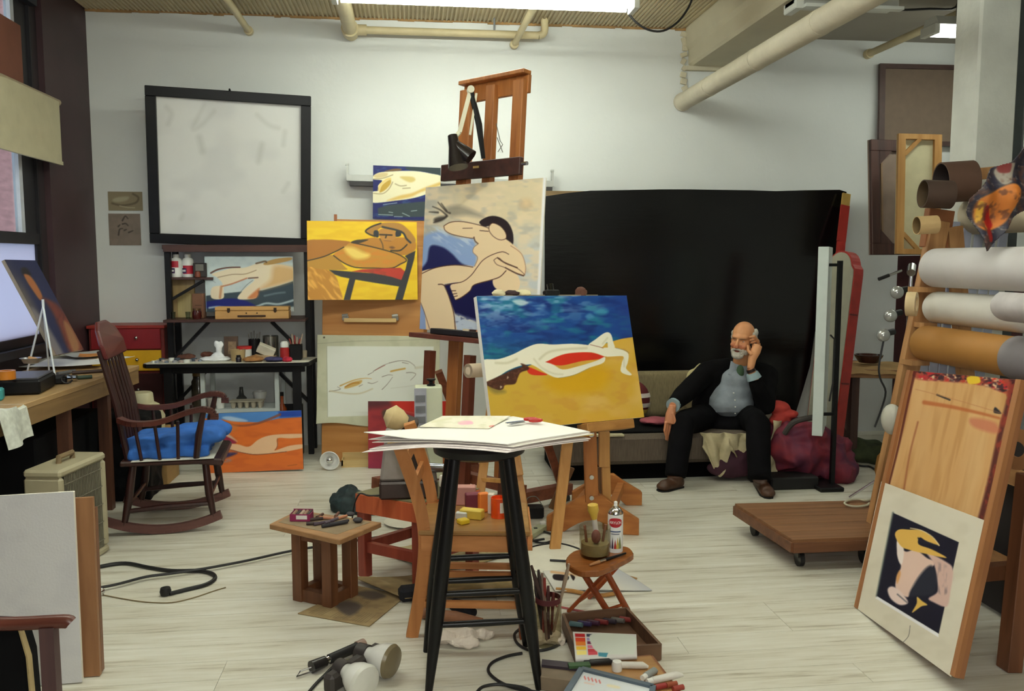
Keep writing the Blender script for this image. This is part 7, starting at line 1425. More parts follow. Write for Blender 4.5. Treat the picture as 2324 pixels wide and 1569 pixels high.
    def drum(px,py,Y,r,L,col,inn,lab,ax=(0.97,-0.1,0.05)):
        c = P(px,py,Y);a = Vector(ax).normalized();p = thing('cardboard_tube',lab,'tube',c-Vector((0,0,r)));MB().lathe([(r*0.93,0.0),(r,0.0),(r,L)],c,32,axis=a).build('outside',mat('tubeo_%d' % px,col,0.75,0.12,8),p,smooth=True);MB().lathe([(r*0.93,0.0),(r*0.92,L*0.97),(0,L*0.97)],c,32,axis=a).build('inside',mat('tubei_%d' % px,inn,0.8,0.1),p,smooth=True)
    drum(2135,415,4.25,0.105,0.16,(88,62,48),(54,44,42),'wide dark brown cardboard tube on top of the rack',(0.97,-0.16,0.06));drum(2094,440,4.1,0.07,0.14,(70,52,42),(84,66,44),'smaller dark tube left of the wide one on the rack',(0.97,-0.16,-0.04));drum(2080,512,4.05,0.045,0.1,(190,160,112),(120,96,60),'short pale tube poking out below the dark tubes')
    c = P(2118,520,4.2);one('brown_block',MB().box((c.x+0.02,4.2,c.z+0.0),(0.14,0.05,0.2),rot=(0,0.12,0)),mat('block_brown',(146,92,56),0.7,0.1),'brown board end under the cardboard tubes','board',bevel=0.003)
    c = P(2225,388,4.2);one('pine_batten',MB().box((c.x+0.15,4.2,c.z),(0.5,0.04,0.06),rot=(0,-0.1,0)),rw,'pine batten across the column above the rolls','batten',bevel=0.003)
    bw = mat('pale_blue',(170,176,196),0.5,0.15,10)
    for k in range(7): x = 2.72+0.06*k;one('plastic_strip',MB().box((x,4.26,1.2),(0.045,0.012,1.1),rot=(0,0.02*k,0)),bw,ORD[k]+' pale blue plastic strip from the left behind the paper rolls','strip',group='plastic strips behind the rolls')
    # painted rag hanging from above
    q = [(2200,320),(2330,320),(2330,580),(2200,580)];A = Art(q,1.5);Z = zz((2020,280),2.615);A.base((44,42,58));A.brush((70,62,66),14,10,0.45,0.7,0.8);A.brush((150,140,130),8,6,0.65,0.8,0.6)
    A.fill((206,122,52),Z((530,460),(620,400),(700,360),(740,400),(720,520),(680,600),(600,640),(545,600)),feather=4);A.fill((176,34,30),Z((570,500),(600,500),(640,600),(600,620)),feather=3);A.fill((216,166,60),Z((535,470),(560,480),(575,580),(545,590)),feather=3);A.fill((150,140,128),Z((640,270),(720,240),(700,340),(660,360)),feather=3);A.fill((120,44,40),Z((650,250),(700,240),(700,290),(660,290)),feather=3);A.fill((150,36,32),Z((590,640),(620,620),(615,700),(590,700)),feather=3);A.brush((90,56,44),10,14,0.55,0.75,0.7)
    sh = Z((795,110),(740,150),(700,230),(620,260),(570,340),(490,450),(500,520),(540,620),(565,730),(590,770),(620,720),(690,640),(740,560),(795,520),(830,400),(830,110));mk = A.mask(sh,False) > 0.5
    w = (P(2330,450,3.5)-P(2200,450,3.5)).length;h = (P(2265,320,3.5)-P(2265,580,3.5)).length;c = P(2265,450,3.5);M = rect_M(c,-18,0,0);o = A.build('painted_rag',M,w,h,None,m_paint)
    bm_ = bmesh.new();bm_.from_mesh(o.data);bm_.verts.ensure_lookup_table();bmesh.ops.delete(bm_,geom=[v for v in bm_.verts if not mk[v.index]],context='VERTS')
    for v in bm_.verts: v.co += Vector((0,0.02*math.sin(v.co.z*30)+0.012*math.sin(v.co.x*60),0))-c
    bmesh.ops.solidify(bm_,geom=bm_.faces[:],thickness=0.01);bm_.to_mesh(o.data);bm_.free();o.location = c;tag(o,'stiff orange and black paint rag hanging in front of the rolls','rag')
    hb = c+Vector((0.1,0.0,h/2));one('hanging_wire',MB().tube([hb-Vector((0,0,0.05)),(hb.x,hb.y,ZC-0.06)],0.003,6),m_rub,'thin wire from which the orange and black rag hangs','wire')
    # leaning painter's board and the matted print
    Mb = rect_M((2.074,3.15,0.561),-94.7,12.7,4.9);w,h = 0.786,1.088;r = root_M('leaning_board','paint smeared wooden drawing board leaning on the roll rack','drawing board',MH(Mb,h));MB().box((0,0.012,0),(w,0.022,h),Mb).build('panel',wood('board_edge',(128,80,48),(156,104,66),'z'),r);art_board([(2070,842),(2322,863),(2177,1540),(1942,1378)]).build('work_surface',Mb,w-0.002,h-0.002,r,m_print)
    for s,ww in ((-1,0.06),(1,0.05)): MB().box((s*(w/2-0.012),-0.006,0),(0.03,0.018,h),Mb).build('side_batten',wood('side_pine',(140,88,52),(170,116,72),'z'),r)
    Mm = rect_M((2.004,3.15,0.309),-94.7,12.4,4.4);w,h = 0.776,0.575;r = root_M('matted_print','print of a kneeling figure with a yellow hat in a wide cream mat','print',MH(Mm,h));MB().box((0,0.0022,0),(w,0.003,h),Mm).build('mat_board',mat('mat_edge',(216,208,190),0.8),r);art_mat([(2012,1093),(2241.5,1185),(2170,1540),(1942,1374)]).build('picture',Mm,w,h,r,m_print)
    # easel leg and darkness at the far right
    e = thing('brown_easel','brown easel leg standing at the lower right edge','easel',(2.45,2.75,0));a = F(2290,1520);MB().bar(a,a+Vector((0.05,0.02,0.75)),0.07,0.06,up=(1,0,0)).build('leg',wood('leg_red',(96,58,36),(126,80,52),'z'),e,bevel=0.003);MB().bar(a+Vector((-0.05,0.25,0.28)),a+Vector((0.4,0.3,0.28)),0.05,0.06).build('crossbar',MATS['leg_red'],e);MB().bar(a+Vector((0.3,0.25,0)),a+Vector((0.32,0.2,0.7)),0.07,0.06).build('leg',MATS['leg_red'],e)
    x0 = 2.42;one('darkness_slab',MB().box((2.62,3.2,0.4),(0.05,1.3,0.78),rot=(0,0.16,0)),mat('darkness_black',(26,20,22),0.7,0.2),'black slab standing for the darkness inside the roll rack','portfolio',bevel=0.004)  # dark slab put in for the dark area inside the rack
    c = P(2312,1020,3.0);one('round_plate',MB().lathe([(0.03,0),(0.075,0),(0.08,0.012),(0.03,0.016),(0.03,0)],c,28,axis=(-0.9,-0.4,0.1)),mat('plate_wood',(150,104,64),0.6),'round wooden ring at the right edge behind the board','ring',smooth=True)
    c = P(2024,952,3.85);g = thing('globe_lamp','whitish lamp globe on a short arm at the left edge of the leaning board','lamp',c-Vector((0,0,0.075)));MB().ball(c,(0.045,0.06,0.075)).build('globe',mat('globe_white',(186,184,172),0.5,0.03),g,smooth=True);MB().cyl(c,(xr(c.z)-0.03,4.17,c.z),0.012,n=10).build('arm',m_rub,g,smooth=True)
    c = F(2000,1098);lathe_thing('ochre_vase',[(0,0),(0.05,0),(0.075,0.09),(0.06,0.19),(0.035,0.22),(0.03,0.22),(0,0.2)],Vector((c.x+0.03,c.y,0)),mat('vase_ochre',(172,122,56),0.5,0.08),'ochre vase on the floor behind the leaning board','vase')
build_rolls()
# ================================================================= things on the floor, foreground
def text_mesh(s,size,M,name,m,parent):
    cu = bpy.data.curves.new('lettering','FONT');cu.body = s;cu.size = size;cu.align_x = 'CENTER';cu.align_y = 'CENTER';cu.extrude = 0.0004;cu.resolution_u = 3
    o = bpy.data.objects.new('lettering',cu);COL.objects.link(o);dg = bpy.context.evaluated_depsgraph_get();dg.update();me = bpy.data.meshes.new_from_object(o.evaluated_get(dg));bpy.data.objects.remove(o);bpy.data.curves.remove(cu)
    mb = MB();mb.add([v.co.copy() for v in me.vertices],[tuple(p.vertices) for p in me.polygons],M);bpy.data.meshes.remove(me)
    return mb.build(name,m,parent)
def flat_art(name,A,pts,m,label,cat,thick=0.002,lift=None):
    """printed sheet whose four corners lie at pts (TL, TR, BR, BL)"""
    o = A.build(name,Matrix.Identity(4),1,1,None,m);me = o.data;c = sum((Vector(p) for p in pts),Vector())/4;c.z = min(p[2] for p in pts)
    u,v = A.U[:,None],A.V[:,None];p = [np.array(q) for q in pts];co = (1-u)*(1-v)*p[0]+u*(1-v)*p[1]+u*v*p[2]+(1-u)*v*p[3]
    if lift is not None: co[:,2] += lift(A.U,A.V)
    me.vertices.foreach_set('co',(co-np.array(c)).ravel());me.update();o.location = c;md = o.modifiers.new('thick','SOLIDIFY');md.thickness = thick;md.offset = -1
    return tag(o,label,cat)
def cable(px,r,label,m=None,z=None,name='floor_cable',cat='cable',n=5):
    z = r if z is None else z;return one(name,MB().tube([Vector(p) for p in smooth_pts([F(x,y,z) for x,y in px],n)],r,8),m or m_rub,label,cat,smooth=True)
def build_floor():
    # cables
    cable([(185,1300),(230,1286),(285,1279),(335,1288),(390,1296),(450,1296),(482,1303),(487,1315),(465,1328),(425,1338),(385,1348)],0.010,'thick black cable curling to a round plug on the left floor')
    p = F(376,1352);one('cable_plug',MB().lathe([(0,0),(0.022,0.003),(0.026,0.02),(0.022,0.037),(0,0.04)],(p.x,p.y,0),18),m_rub,'round black plug at the end of the thick cable','plug',smooth=True)
    cable([(180,1342),(260,1328),(330,1310),(390,1302),(470,1290),(560,1273),(660,1251),(740,1238),(830,1224),(920,1210),(1000,1205),(1100,1242),(1180,1232),(1235,1224)],0.007,'long grey black cable running from the left board towards the easels',z=0.019)
    cable([(205,1345),(270,1358),(330,1367),(390,1368),(440,1357),(485,1342),(512,1334)],0.003,'thin brown wire with a small pale plug on the left floor',mat('wire_brown',(120,104,72),0.6))
    # small clamp by the white board
    p = F(203,1368);c = thing('c_clamp','small metal clamp lying beside the white board','clamp',p);MB().cyl((p.x-0.03,p.y+0.02,0.02),(p.x+0.02,p.y-0.05,0.012),0.011,n=10).build('handle',mat('clamp_iron',(70,62,56),0.4,metal=0.5),c,smooth=True);MB().cyl((p.x-0.02,p.y-0.0,0.016),(p.x+0.02,p.y+0.07,0.016),0.008,n=10).build('jaw',m_chrome,c,smooth=True);MB().ball((p.x+0.022,p.y+0.075,0.02),0.02).build('knob',m_chrome,c,smooth=True)
    # newspapers and cardboard
    def news(q,seed,base=(150,128,92)):
        A = Art(q,1.5);A.seed = seed;A.base(base);A.brush((170,150,112),30,14,0.45,0.75,0.6);A.brush((120,100,74),26,10,0.6,0.8,0.5)
        for k in range(7):
            u0,u1 = 0.05+0.31*(k % 3),0.33+0.31*(k % 3);v0 = 0.1+0.3*(k//3);m = ((A.U > u0) & (A.U < u1) & (A.V > v0) & (A.V < v0+0.22)).astype(float);A.put((110,96,74),m*(np.sin(A.V*180) > 0.1)*0.45)
        return A
    q = [(770,1322),(905,1300),(905,1352),(838,1421)];q = [(676,1392),(812,1330),(922,1352),(838,1421)]
    A = news(q,3);A.fill((78,70,70),[(770,1370),(800,1360),(830,1372),(800,1396)],feather=8,a=0.8);A.fill((86,78,74),[(815,1345),(850,1340),(880,1352),(850,1358)],feather=6,a=0.8);flat_art('newspaper_sheet',A,[F(x,y,0.006) for x,y in q],m_print,'brown cardboard sheet on the floor in front of the slatted table','cardboard',0.005)
    q = [(800,1316),(1010,1298),(1190,1318),(920,1366)];flat_art('newspaper_sheet',news(q,9,(142,122,86)),[F(x,y,0.012) for x,y in q],m_print,'yellowed newspaper lying under the chair legs','newspaper',0.003,lambda u,v: 0.004*np.sin(u*9)+0.03*np.clip(0.25-u,0,1)*2)
    q = [(850,1250),(1020,1222),(1190,1250),(1000,1300)];flat_art('newspaper_sheet',news(q,15,(180,168,128)),[F(x,y,0.009) for x,y in q],m_print,'pale newspaper lying under the low orange table','newspaper',0.003,lambda u,v: 0.004*np.sin(u*12+v*5))
    q = [(1010,1310),(1190,1296),(1196,1350),(1010,1356)];flat_art('newspaper_sheet',news(q,21,(124,104,66)),[F(x,y,0.018) for x,y in q],m_print,'brown printed sheet seen between the rungs of the black stool','newspaper',0.003)
    p = F(925,1188);lathe_thing('paper_plate',[(0,0.004),(0.11,0.004),(0.14,0.016),(0.135,0.018),(0.108,0.008),(0,0.008)],Vector((p.x,p.y,0)),mat('plate_white',(220,216,200),0.8,0.03),'large round white paper plate on the floor behind the chair','plate',36)
    mb = MB();q = F(800,1165);mb.ball((q.x-0.02,q.y+0.05,0.05),(0.11,0.09,0.065)).ball((q.x+0.12,q.y+0.02,0.03),(0.17,0.08,0.04)).ball((q.x-0.04,q.y+0.1,0.085),(0.05,0.05,0.045));o,_ = remesh('t',mb,mat('cloth_green',(30,46,48),0.75,0.5,24),0.009,disp=lambda c: 0.03*noise3(c,51,0.05)+0.02*(1-2*np.abs(noise3(c,59,0.03))));o.name = 'green_cloth';tag(o,'dark green checked cloth dropped by the low orange table','cloth')
    # twin floodlight lying on the floor
    t = thing('flood_lamp','fallen twin floodlight with two white bulbs at the front','flood lamp',F(790,1540));bk = mat('lamp_iron',(54,48,46),0.5,0.15)
    a,b = F(742,1556,0.05),F(862,1478,0.05);MB().bar(a,b,0.05,0.07).build('bar',bk,t,bevel=0.012)
    for (px,py),(dx,dy) in (((880,1500),(0.55,-0.35)),((822,1546),(0.45,-0.5))):
        c = F(px,py,0.07);ax = Vector((dx,dy,-0.05)).normalized();c0 = c-ax*0.075;g = MB().lathe([(0.0,-0.02),(0.026,-0.02),(0.03,0.0),(0.045,0.02),(0.058,0.05),(0.064,0.085)],c0,28,axis=ax).build('bulb',mat('bulb_white',(222,222,216),0.25,0.03),t,smooth=True);MB().lathe([(0.064,0.085),(0.058,0.098),(0.03,0.106),(0,0.108)],c0,28,axis=ax).build('lens',mat('bulb_face%d' % px,(122,110,84) if px > 850 else (206,206,198),0.25,0.06),g,smooth=True);MB().cyl(c0-ax*0.06,c0-ax*0.015,0.032,0.034,n=18).build('socket',bk,t,smooth=True)
    a,b = F(686,1524,0.025),F(826,1462,0.03);h = MB().cyl(a.lerp(b,0.42),a.lerp(b,0.88),0.019,n=14).build('grip',m_rub,t,smooth=True);MB().cyl(a.lerp(b,0.14),a.lerp(b,0.36),0.024,0.02,n=14).build('clamp_body',mat('clamp_black',(34,32,32),0.3),t,smooth=True);MB().cyl(a.lerp(b,0.3),a.lerp(b,0.46),0.015,n=12).build('collar',m_chrome,t,smooth=True);MB().cyl(a.lerp(b,0.88),b,0.022,n=14).build('knob',mat('knob_pinkish',(150,126,112),0.4),t,smooth=True);MB().tube([a.lerp(b,0.14),a+Vector((-0.01,0.02,-0.01)),a+Vector((-0.02,-0.01,-0.015)),a.lerp(b,0.2)-Vector((0,0,0.02))],0.003,6).build('wire_loop',m_chrome,t)
    MB().box(F(798,1508,0.03),(0.08,0.03,0.035),rot=(0,0,0.6)).build('bracket',mat('bracket_olive',(98,90,64),0.5),t)
    cable([(690,1585),(715,1555),(740,1530),(757,1514),(762,1520),(760,1532)],0.006,'black lamp cord leaving the picture at the bottom')
    # crumpled tissues
    def tissue(px,py,r,lab,seed):
        p = F(px,py);mb = MB();rr = random.Random(seed)
        for k in range(9): mb.ball((p.x+rr.uniform(-r,r),p.y+rr.uniform(-r,r)*0.6,0.016+rr.uniform(0,0.014)),(rr.uniform(.028,.05),rr.uniform(.022,.04),rr.uniform(.014,.026)))
        o,_ = remesh('t',mb,mat('tissue_pink',(216,204,190),0.9,0.05),0.008,None,0,disp=lambda c: 0.022*noise3(c,seed,0.022));o.data.polygons.foreach_set('use_smooth',[False]*len(o.data.polygons));o.name = 'crumpled_tissue';tag(o,lab,'tissue')
    tissue(1052,1462,0.08,'crumpled pinkish tissue on the floor under the black stool',5);tissue(1238,1462,0.035,'small crumpled tissue at the foot of the brush jar',8)
    # brush and wooden mallet under the chair
    p = F(935,1368);t = thing('hand_brush','black bristled brush with a wooden handle under the chair','brush',p);MB().box((p.x+0.0,p.y+0.03,0.035),(0.12,0.07,0.065),rot=(0,0,0.2)).build('bristles',mat('bristle_black',(20,20,28),0.9),t,bevel=0.015);a,b = F(958,1390,0.025),F(1095,1410,0.02);MB().tube([a,a.lerp(b,0.3),a.lerp(b,0.55),b],[0.028,0.022,0.026,0.012],14).build('handle',wood('brush_handle',(140,92,62),(176,124,90),'x'),t,smooth=True)
    a,b = F(1030,1372,0.03),F(1075,1392,0.03);one('black_brush',MB().tube([a,a.lerp(b,0.5),b],[0.028,0.034,0.02],12),MATS['bristle_black'],'second black brush head lying behind the wooden handle','brush',smooth=True)
    # transformer and power strip right of the stool
    p = F(1212,1180);t = thing('power_adapter','black transformer box with a wire handle right of the stool','transformer',p);MB().box((p.x+0.01,p.y+0.04,0.04),(0.105,0.08,0.07),rot=(0,0,-0.05)).build('case',m_blk,t,bevel=0.008);MB().tube([Vector(q) for q in smooth_pts([(p.x-0.045,p.y+0.04,0.075),(p.x-0.03,p.y+0.05,0.12),(p.x+0.02,p.y+0.05,0.125),(p.x+0.055,p.y+0.04,0.075)],5)],0.003,6).build('handle',mat('wire_grey2',(110,110,100),0.5),t)
    a,b = F(1190,1222,0.02),F(1232,1196,0.02);t = thing('power_strip','pale green power strip on the floor beside the stool','power strip',a);MB().bar(a,b,0.055,0.035).build('strip',mat('strip_green',(176,180,146),0.5),t,bevel=0.006);MB().box(b+Vector((0.0,0.0,0.012)),(0.035,0.03,0.04)).build('plug',m_white,t,bevel=0.005)
    for k in (0.3,0.6): q = a.lerp(b,k);MB().box(q+Vector((0,0,0.018)),(0.02,0.02,0.002)).build('outlet',m_blk,t)
    cable([(1232,1206),(1250,1212),(1262,1222),(1240,1232),(1215,1230),(1205,1222),(1200,1236),(1190,1250)],0.006,'black cord looping from the pale power strip',z=0.008)
    cable([(1185,1252),(1215,1240),(1265,1234),(1310,1245),(1340,1262)],0.006,'black cord arching across the floor to the folding stool',z=0.008)
    cable([(1180,1428),(1168,1440),(1172,1458),(1190,1472),(1215,1478),(1250,1472),(1285,1455)],0.006,'black cord curving behind the right leg of the stool')
    cable([(1185,1483),(1150,1490),(1118,1504),(1108,1522),(1122,1540),(1150,1556),(1185,1566),(1225,1572)],0.006,'black cord loop in front of the stool')
    cable([(1080,1575),(1095,1560),(1125,1554),(1155,1556),(1190,1562),(1215,1575)],0.006,'black cord crossing the loop at the bottom edge',z=0.017)
    # white palettes under the folding stool
    def oval(px,py,rx,ry,n=26): c = F(px,py);return [(F(px+rx*math.cos(2*math.pi*k/n),py+ry*math.sin(2*math.pi*k/n)).x,F(px+rx*math.cos(2*math.pi*k/n),py+ry*math.sin(2*math.pi*k/n)).y) for k in range(n)]
    one('white_palette',MB().slab(oval(1265,1270,82,36),0.003,0.007),mat('palette_white',(214,210,194),0.6,0.05),'large white oval palette on the floor behind the folding stool','palette')
    q = [(1232,1296),(1400,1290),(1480,1338),(1260,1342)];A = Art(q,1.5);A.base((206,204,196));A.fill((196,138,92),[(1248,1283),(1300,1290),(1340,1300),(1300,1300)],feather=3);A.line((200,150,100),[(1250,1298),(1320,1306)],5,a=0.8,soft=3);A.fill((34,24,28),[(1255,1303),(1285,1306),(1282,1316),(1256,1314)],feather=2);A.fill((40,28,30),[(1290,1303),(1300,1308),(1296,1316)],feather=2);A.put((176,178,184),np.clip((A.U-0.7)*3,0,1));flat_art('palette_paper',A,[F(x,y,0.012) for x,y in q],m_print,'paint stained white palette paper under the folding stool','palette',0.003,lambda u,v: 0.012*np.clip(v-0.7,0,1)*np.sin(u*5))
    cable([(1262,1338),(1300,1342),(1350,1352),(1395,1348)],0.01,'ochre wooden stick under the palette paper',wood('stick_ochre',(170,118,56),(196,146,80),'x'),z=0.011,name='wood_stick',cat='stick')
    cable([(1248,1272),(1290,1274)],0.006,'thin dark brush on the white oval palette',z=0.014,name='thin_brush',cat='brush');cable([(1400,1304),(1432,1310),(1445,1314)],0.005,'tan pencil lying at the right of the folding stool',mat('pencil_tan',(160,124,80),0.6),name='tan_pencil',cat='pencil');cable([(1262,1376),(1300,1384),(1340,1392)],0.005,'pink brush handle on the floor by the brush jar',mat('handle_pink',(170,84,84),0.5),name='pink_brush',cat='brush')
build_floor()
def build_folding_stool():
    zt = 0.30;c = [F(x,y,zt) for x,y in ((1284,1270),(1300,1252),(1330,1246),(1400,1240),(1425,1242),(1436,1252),(1432,1262),(1370,1292),(1345,1296),(1320,1296),(1295,1286))];cc = sum(c,Vector())/len(c);t = thing('folding_stool','small varnished folding stool with crossed legs','folding stool',(cc.x,cc.y,0));sm = wood('stool_varnish',(120,66,26),(152,90,42),'x',rough=0.25);lm = wood('stool_legs',(130,58,24),(164,82,40),'z',rough=0.25)
    MB().slab([(p.x,p.y) for p in smooth_pts([Vector(q) for q in c],3,True) for p in [Vector(p)]],zt-0.028,zt).build('seat',sm,t,bevel=0.004)
    A1,A2 = F(1388,1402),F(1424,1386);B1,B2 = F(1290,1388),F(1335,1358);a1,a2 = P(1318,1292,A1.y+0.06),P(1374,1296,A2.y-0.02);b1,b2 = P(1385,1290,B1.y-0.08),P(1415,1270,B2.y-0.02)
    for p,q in ((A1,a1),(A2,a2)): MB().cyl(p,q,0.0145,n=14).build('leg',lm,t,smooth=True)
    for p,q in ((B1,b1),(B2,b2)): MB().bar(p,q,0.032,0.016).build('leg',lm,t,bevel=0.003)
    MB().cyl(A1.lerp(a1,0.16),A2.lerp(a2,0.16),0.007,n=8).build('crossbar',lm,t,smooth=True);MB().cyl(B1.lerp(b1,0.2),B2.lerp(b2,0.2),0.007,n=8).build('crossbar',lm,t,smooth=True)
    # glass jar with a big yellow brush
    z = zt+0.0005;p = F(1350,1262,z);j = thing('glass_jar','wide glass jar with a yellow handled brush on the folding stool','jar',p)
    MB().lathe([(0,0),(0.058,0),(0.064,0.01),(0.066,0.12),(0.067,0.13)],p,28).build('glass',glass('jar_clear',(232,228,212),0.05,tint=0.93),j,smooth=True);MB().lathe([(0,0.013),(0.0585,0.013),(0.0585,0.06),(0,0.06)],p,24).build('turpentine',mat('turps',(150,138,104),0.15,0.15),j,smooth=True)
    a = P(1345,1146,p.y-0.01);b = p+Vector((0.01,0,0.05));br = MB().tube([a.lerp(b,0.34),a.lerp(b,0.7),b],[0.011,0.012,0.014],10).build('brush',mat('brush_ferrule',(190,184,176),0.3,0.1),j,smooth=True);MB().tube([a+Vector((0,0,0.006)),a,a.lerp(b,0.14),a.lerp(b,0.24),a.lerp(b,0.36)],[0.008,0.022,0.024,0.017,0.012],14).build('brush_handle',mat('handle_yellow',(206,170,66),0.45),br,smooth=True);MB().ball(b+Vector((-0.01,-0.02,0.04)),(0.02,0.02,0.03)).build('bristles',mat('bristle_red',(124,70,62),0.8),br,smooth=True)
    for k in range(3): MB().cyl(p+Vector((0.03-0.03*k,0.01,0.02)),p+Vector((0.045-0.045*k,0.0,0.135)),0.006,n=8).build('brush',mat('brush_rust',(124,78,54),0.6),j)
    # spray can
    p = F(1396,1250,z);s = thing('spray_can','white spray can with a red oval label on the folding stool','spray can',p);r = 0.033;hz = 0.165
    MB().lathe([(0,0),(r,0),(r,0.008),(r,hz)],p,32).build('can',mat('can_white',(226,228,228),0.3,0.02),s,smooth=True);MB().lathe([(r,hz),(r*0.98,hz+0.006),(r*0.7,hz+0.02),(r*0.42,hz+0.026),(r*0.42,hz+0.034),(0,hz+0.034)],p,28).build('dome',m_chrome,s,smooth=True);MB().lathe([(0.008,hz+0.034),(0.008,hz+0.05),(0.005,hz+0.053),(0,hz+0.053)],p,14).build('nozzle',m_white,s,smooth=True)
    vd = math.atan2(-p.y,-p.x)
    def curved(a0,a1,fn,z0,z1,name,m,rr=1.012):
        g = MB();n = 14;vs = [];fs = []
        for k in range(n+1): a = a0+(a1-a0)*k/n;lo,hi = fn(k/n);vs += [p+Vector((r*rr*math.cos(vd+a),r*rr*math.sin(vd+a),lo)),p+Vector((r*rr*math.cos(vd+a),r*rr*math.sin(vd+a),hi))]
        fs = [(2*k,2*k+2,2*k+3,2*k+1) for k in range(n)];return g.add(vs,fs).build(name,m,s,smooth=True)
    zc = 0.132;red = mat('logo_red',(176,30,44),0.4);curved(-1.0,1.0,lambda k: (zc-0.021*math.sqrt(max(0.0004,1-(2*k-1)**2)),zc+0.021*math.sqrt(max(0.0004,1-(2*k-1)**2))),0,0,'logo_oval',red)
    rt = Vector((-math.sin(vd),math.cos(vd),0)); 
    M = Matrix((rt,Vector((0,0,1)),Vector((math.cos(vd),math.sin(vd),0)))).transposed().to_4x4()
    for i,ch in enumerate('KRYLON'):
        a = (i-2.5)*0.26;M2 = Matrix((Vector((-math.sin(vd+a),math.cos(vd+a),0)),Vector((0,0,1)),Vector((math.cos(vd+a),math.sin(vd+a),0)))).transposed().to_4x4();M2.translation = p+Vector((r*1.03*math.cos(vd+a),r*1.03*math.sin(vd+a),zc));text_mesh(ch,0.016,M2,'lettering',m_white,s)
    curved(-0.75,0.75,lambda k: (0.090,0.096),0,0,'print_line',mat('print_blue',(80,100,140),0.5));curved(-0.55,0.55,lambda k: (0.080,0.085),0,0,'print_line',mat('print_grey',(130,136,150),0.5))
    for i,(a,h0,c) in enumerate(((-0.75,0.062,(60,66,110)),(-0.4,0.072,(70,44,70)),(0.0,0.06,(176,44,40)),(0.35,0.07,(196,170,80)),(0.7,0.074,(120,130,80)))): curved(a*0.8-0.16,a*1.0+0.16,lambda k,h0=h0: (0.018,0.018+(h0-0.018)*(1-abs(2*k-1)*0.8)),0,0,'print_brush',mat('can_print%d' % i,c,0.4))
    a,b = F(1338,1283,z+0.006),F(1420,1256,z+0.006);t2 = thing('loaded_brush','black paint brush lying along the folding stool edge','brush',(a+b)/2-Vector((0,0,0.006)));MB().cyl(a.lerp(b,0.42),b,0.007,0.004,n=10).build('handle',m_blk,t2,smooth=True);MB().cyl(a.lerp(b,0.26),a.lerp(b,0.42),0.0075,n=10).build('ferrule',m_chrome,t2,smooth=True);MB().cyl(a,a.lerp(b,0.26),0.004,0.008,n=10).build('bristles',mat('bristle_tan',(170,120,76),0.8),t2,smooth=True)
    # tall jar of brushes on the floor
    p = F(1243,1462);p.z = 0;j = thing('brush_jar','tall glass jar crammed with paint brushes on the floor','brush jar',p);MB().lathe([(0,0),(0.05,0),(0.055,0.01),(0.055,0.17),(0.048,0.185),(0.048,0.2)],p,28).build('glass',MATS['jar_clear'],j,smooth=True);MB().lathe([(0.049,0.178),(0.0515,0.178),(0.0515,0.2),(0.049,0.2)],p,24).build('band',mat('band_maroon',(84,28,34),0.5),j,smooth=True)
    tips = [(1206,1284,(60,40,36)),(1222,1294,(46,36,34)),(1230,1302,(120,96,84)),(1291,1280,(150,130,110)),(1214,1318,(40,30,30)),(1244,1330,(70,34,32)),(1256,1345,(96,40,36)),(1236,1312,(130,44,36))]
    for k,(px,py,c) in enumerate(tips):
        q = P(px,py,p.y+0.01*(k % 3));base = p+Vector((0.02*math.cos(k*2.2),0.02*math.sin(k*2.2),0.02));MB().tube([base,base.lerp(q,0.55),base.lerp(q,0.8),q],[0.006,0.006,0.009,0.005],8).build('brush',mat('jarbrush%d' % k,c,0.5),j,smooth=True)
build_folding_stool()
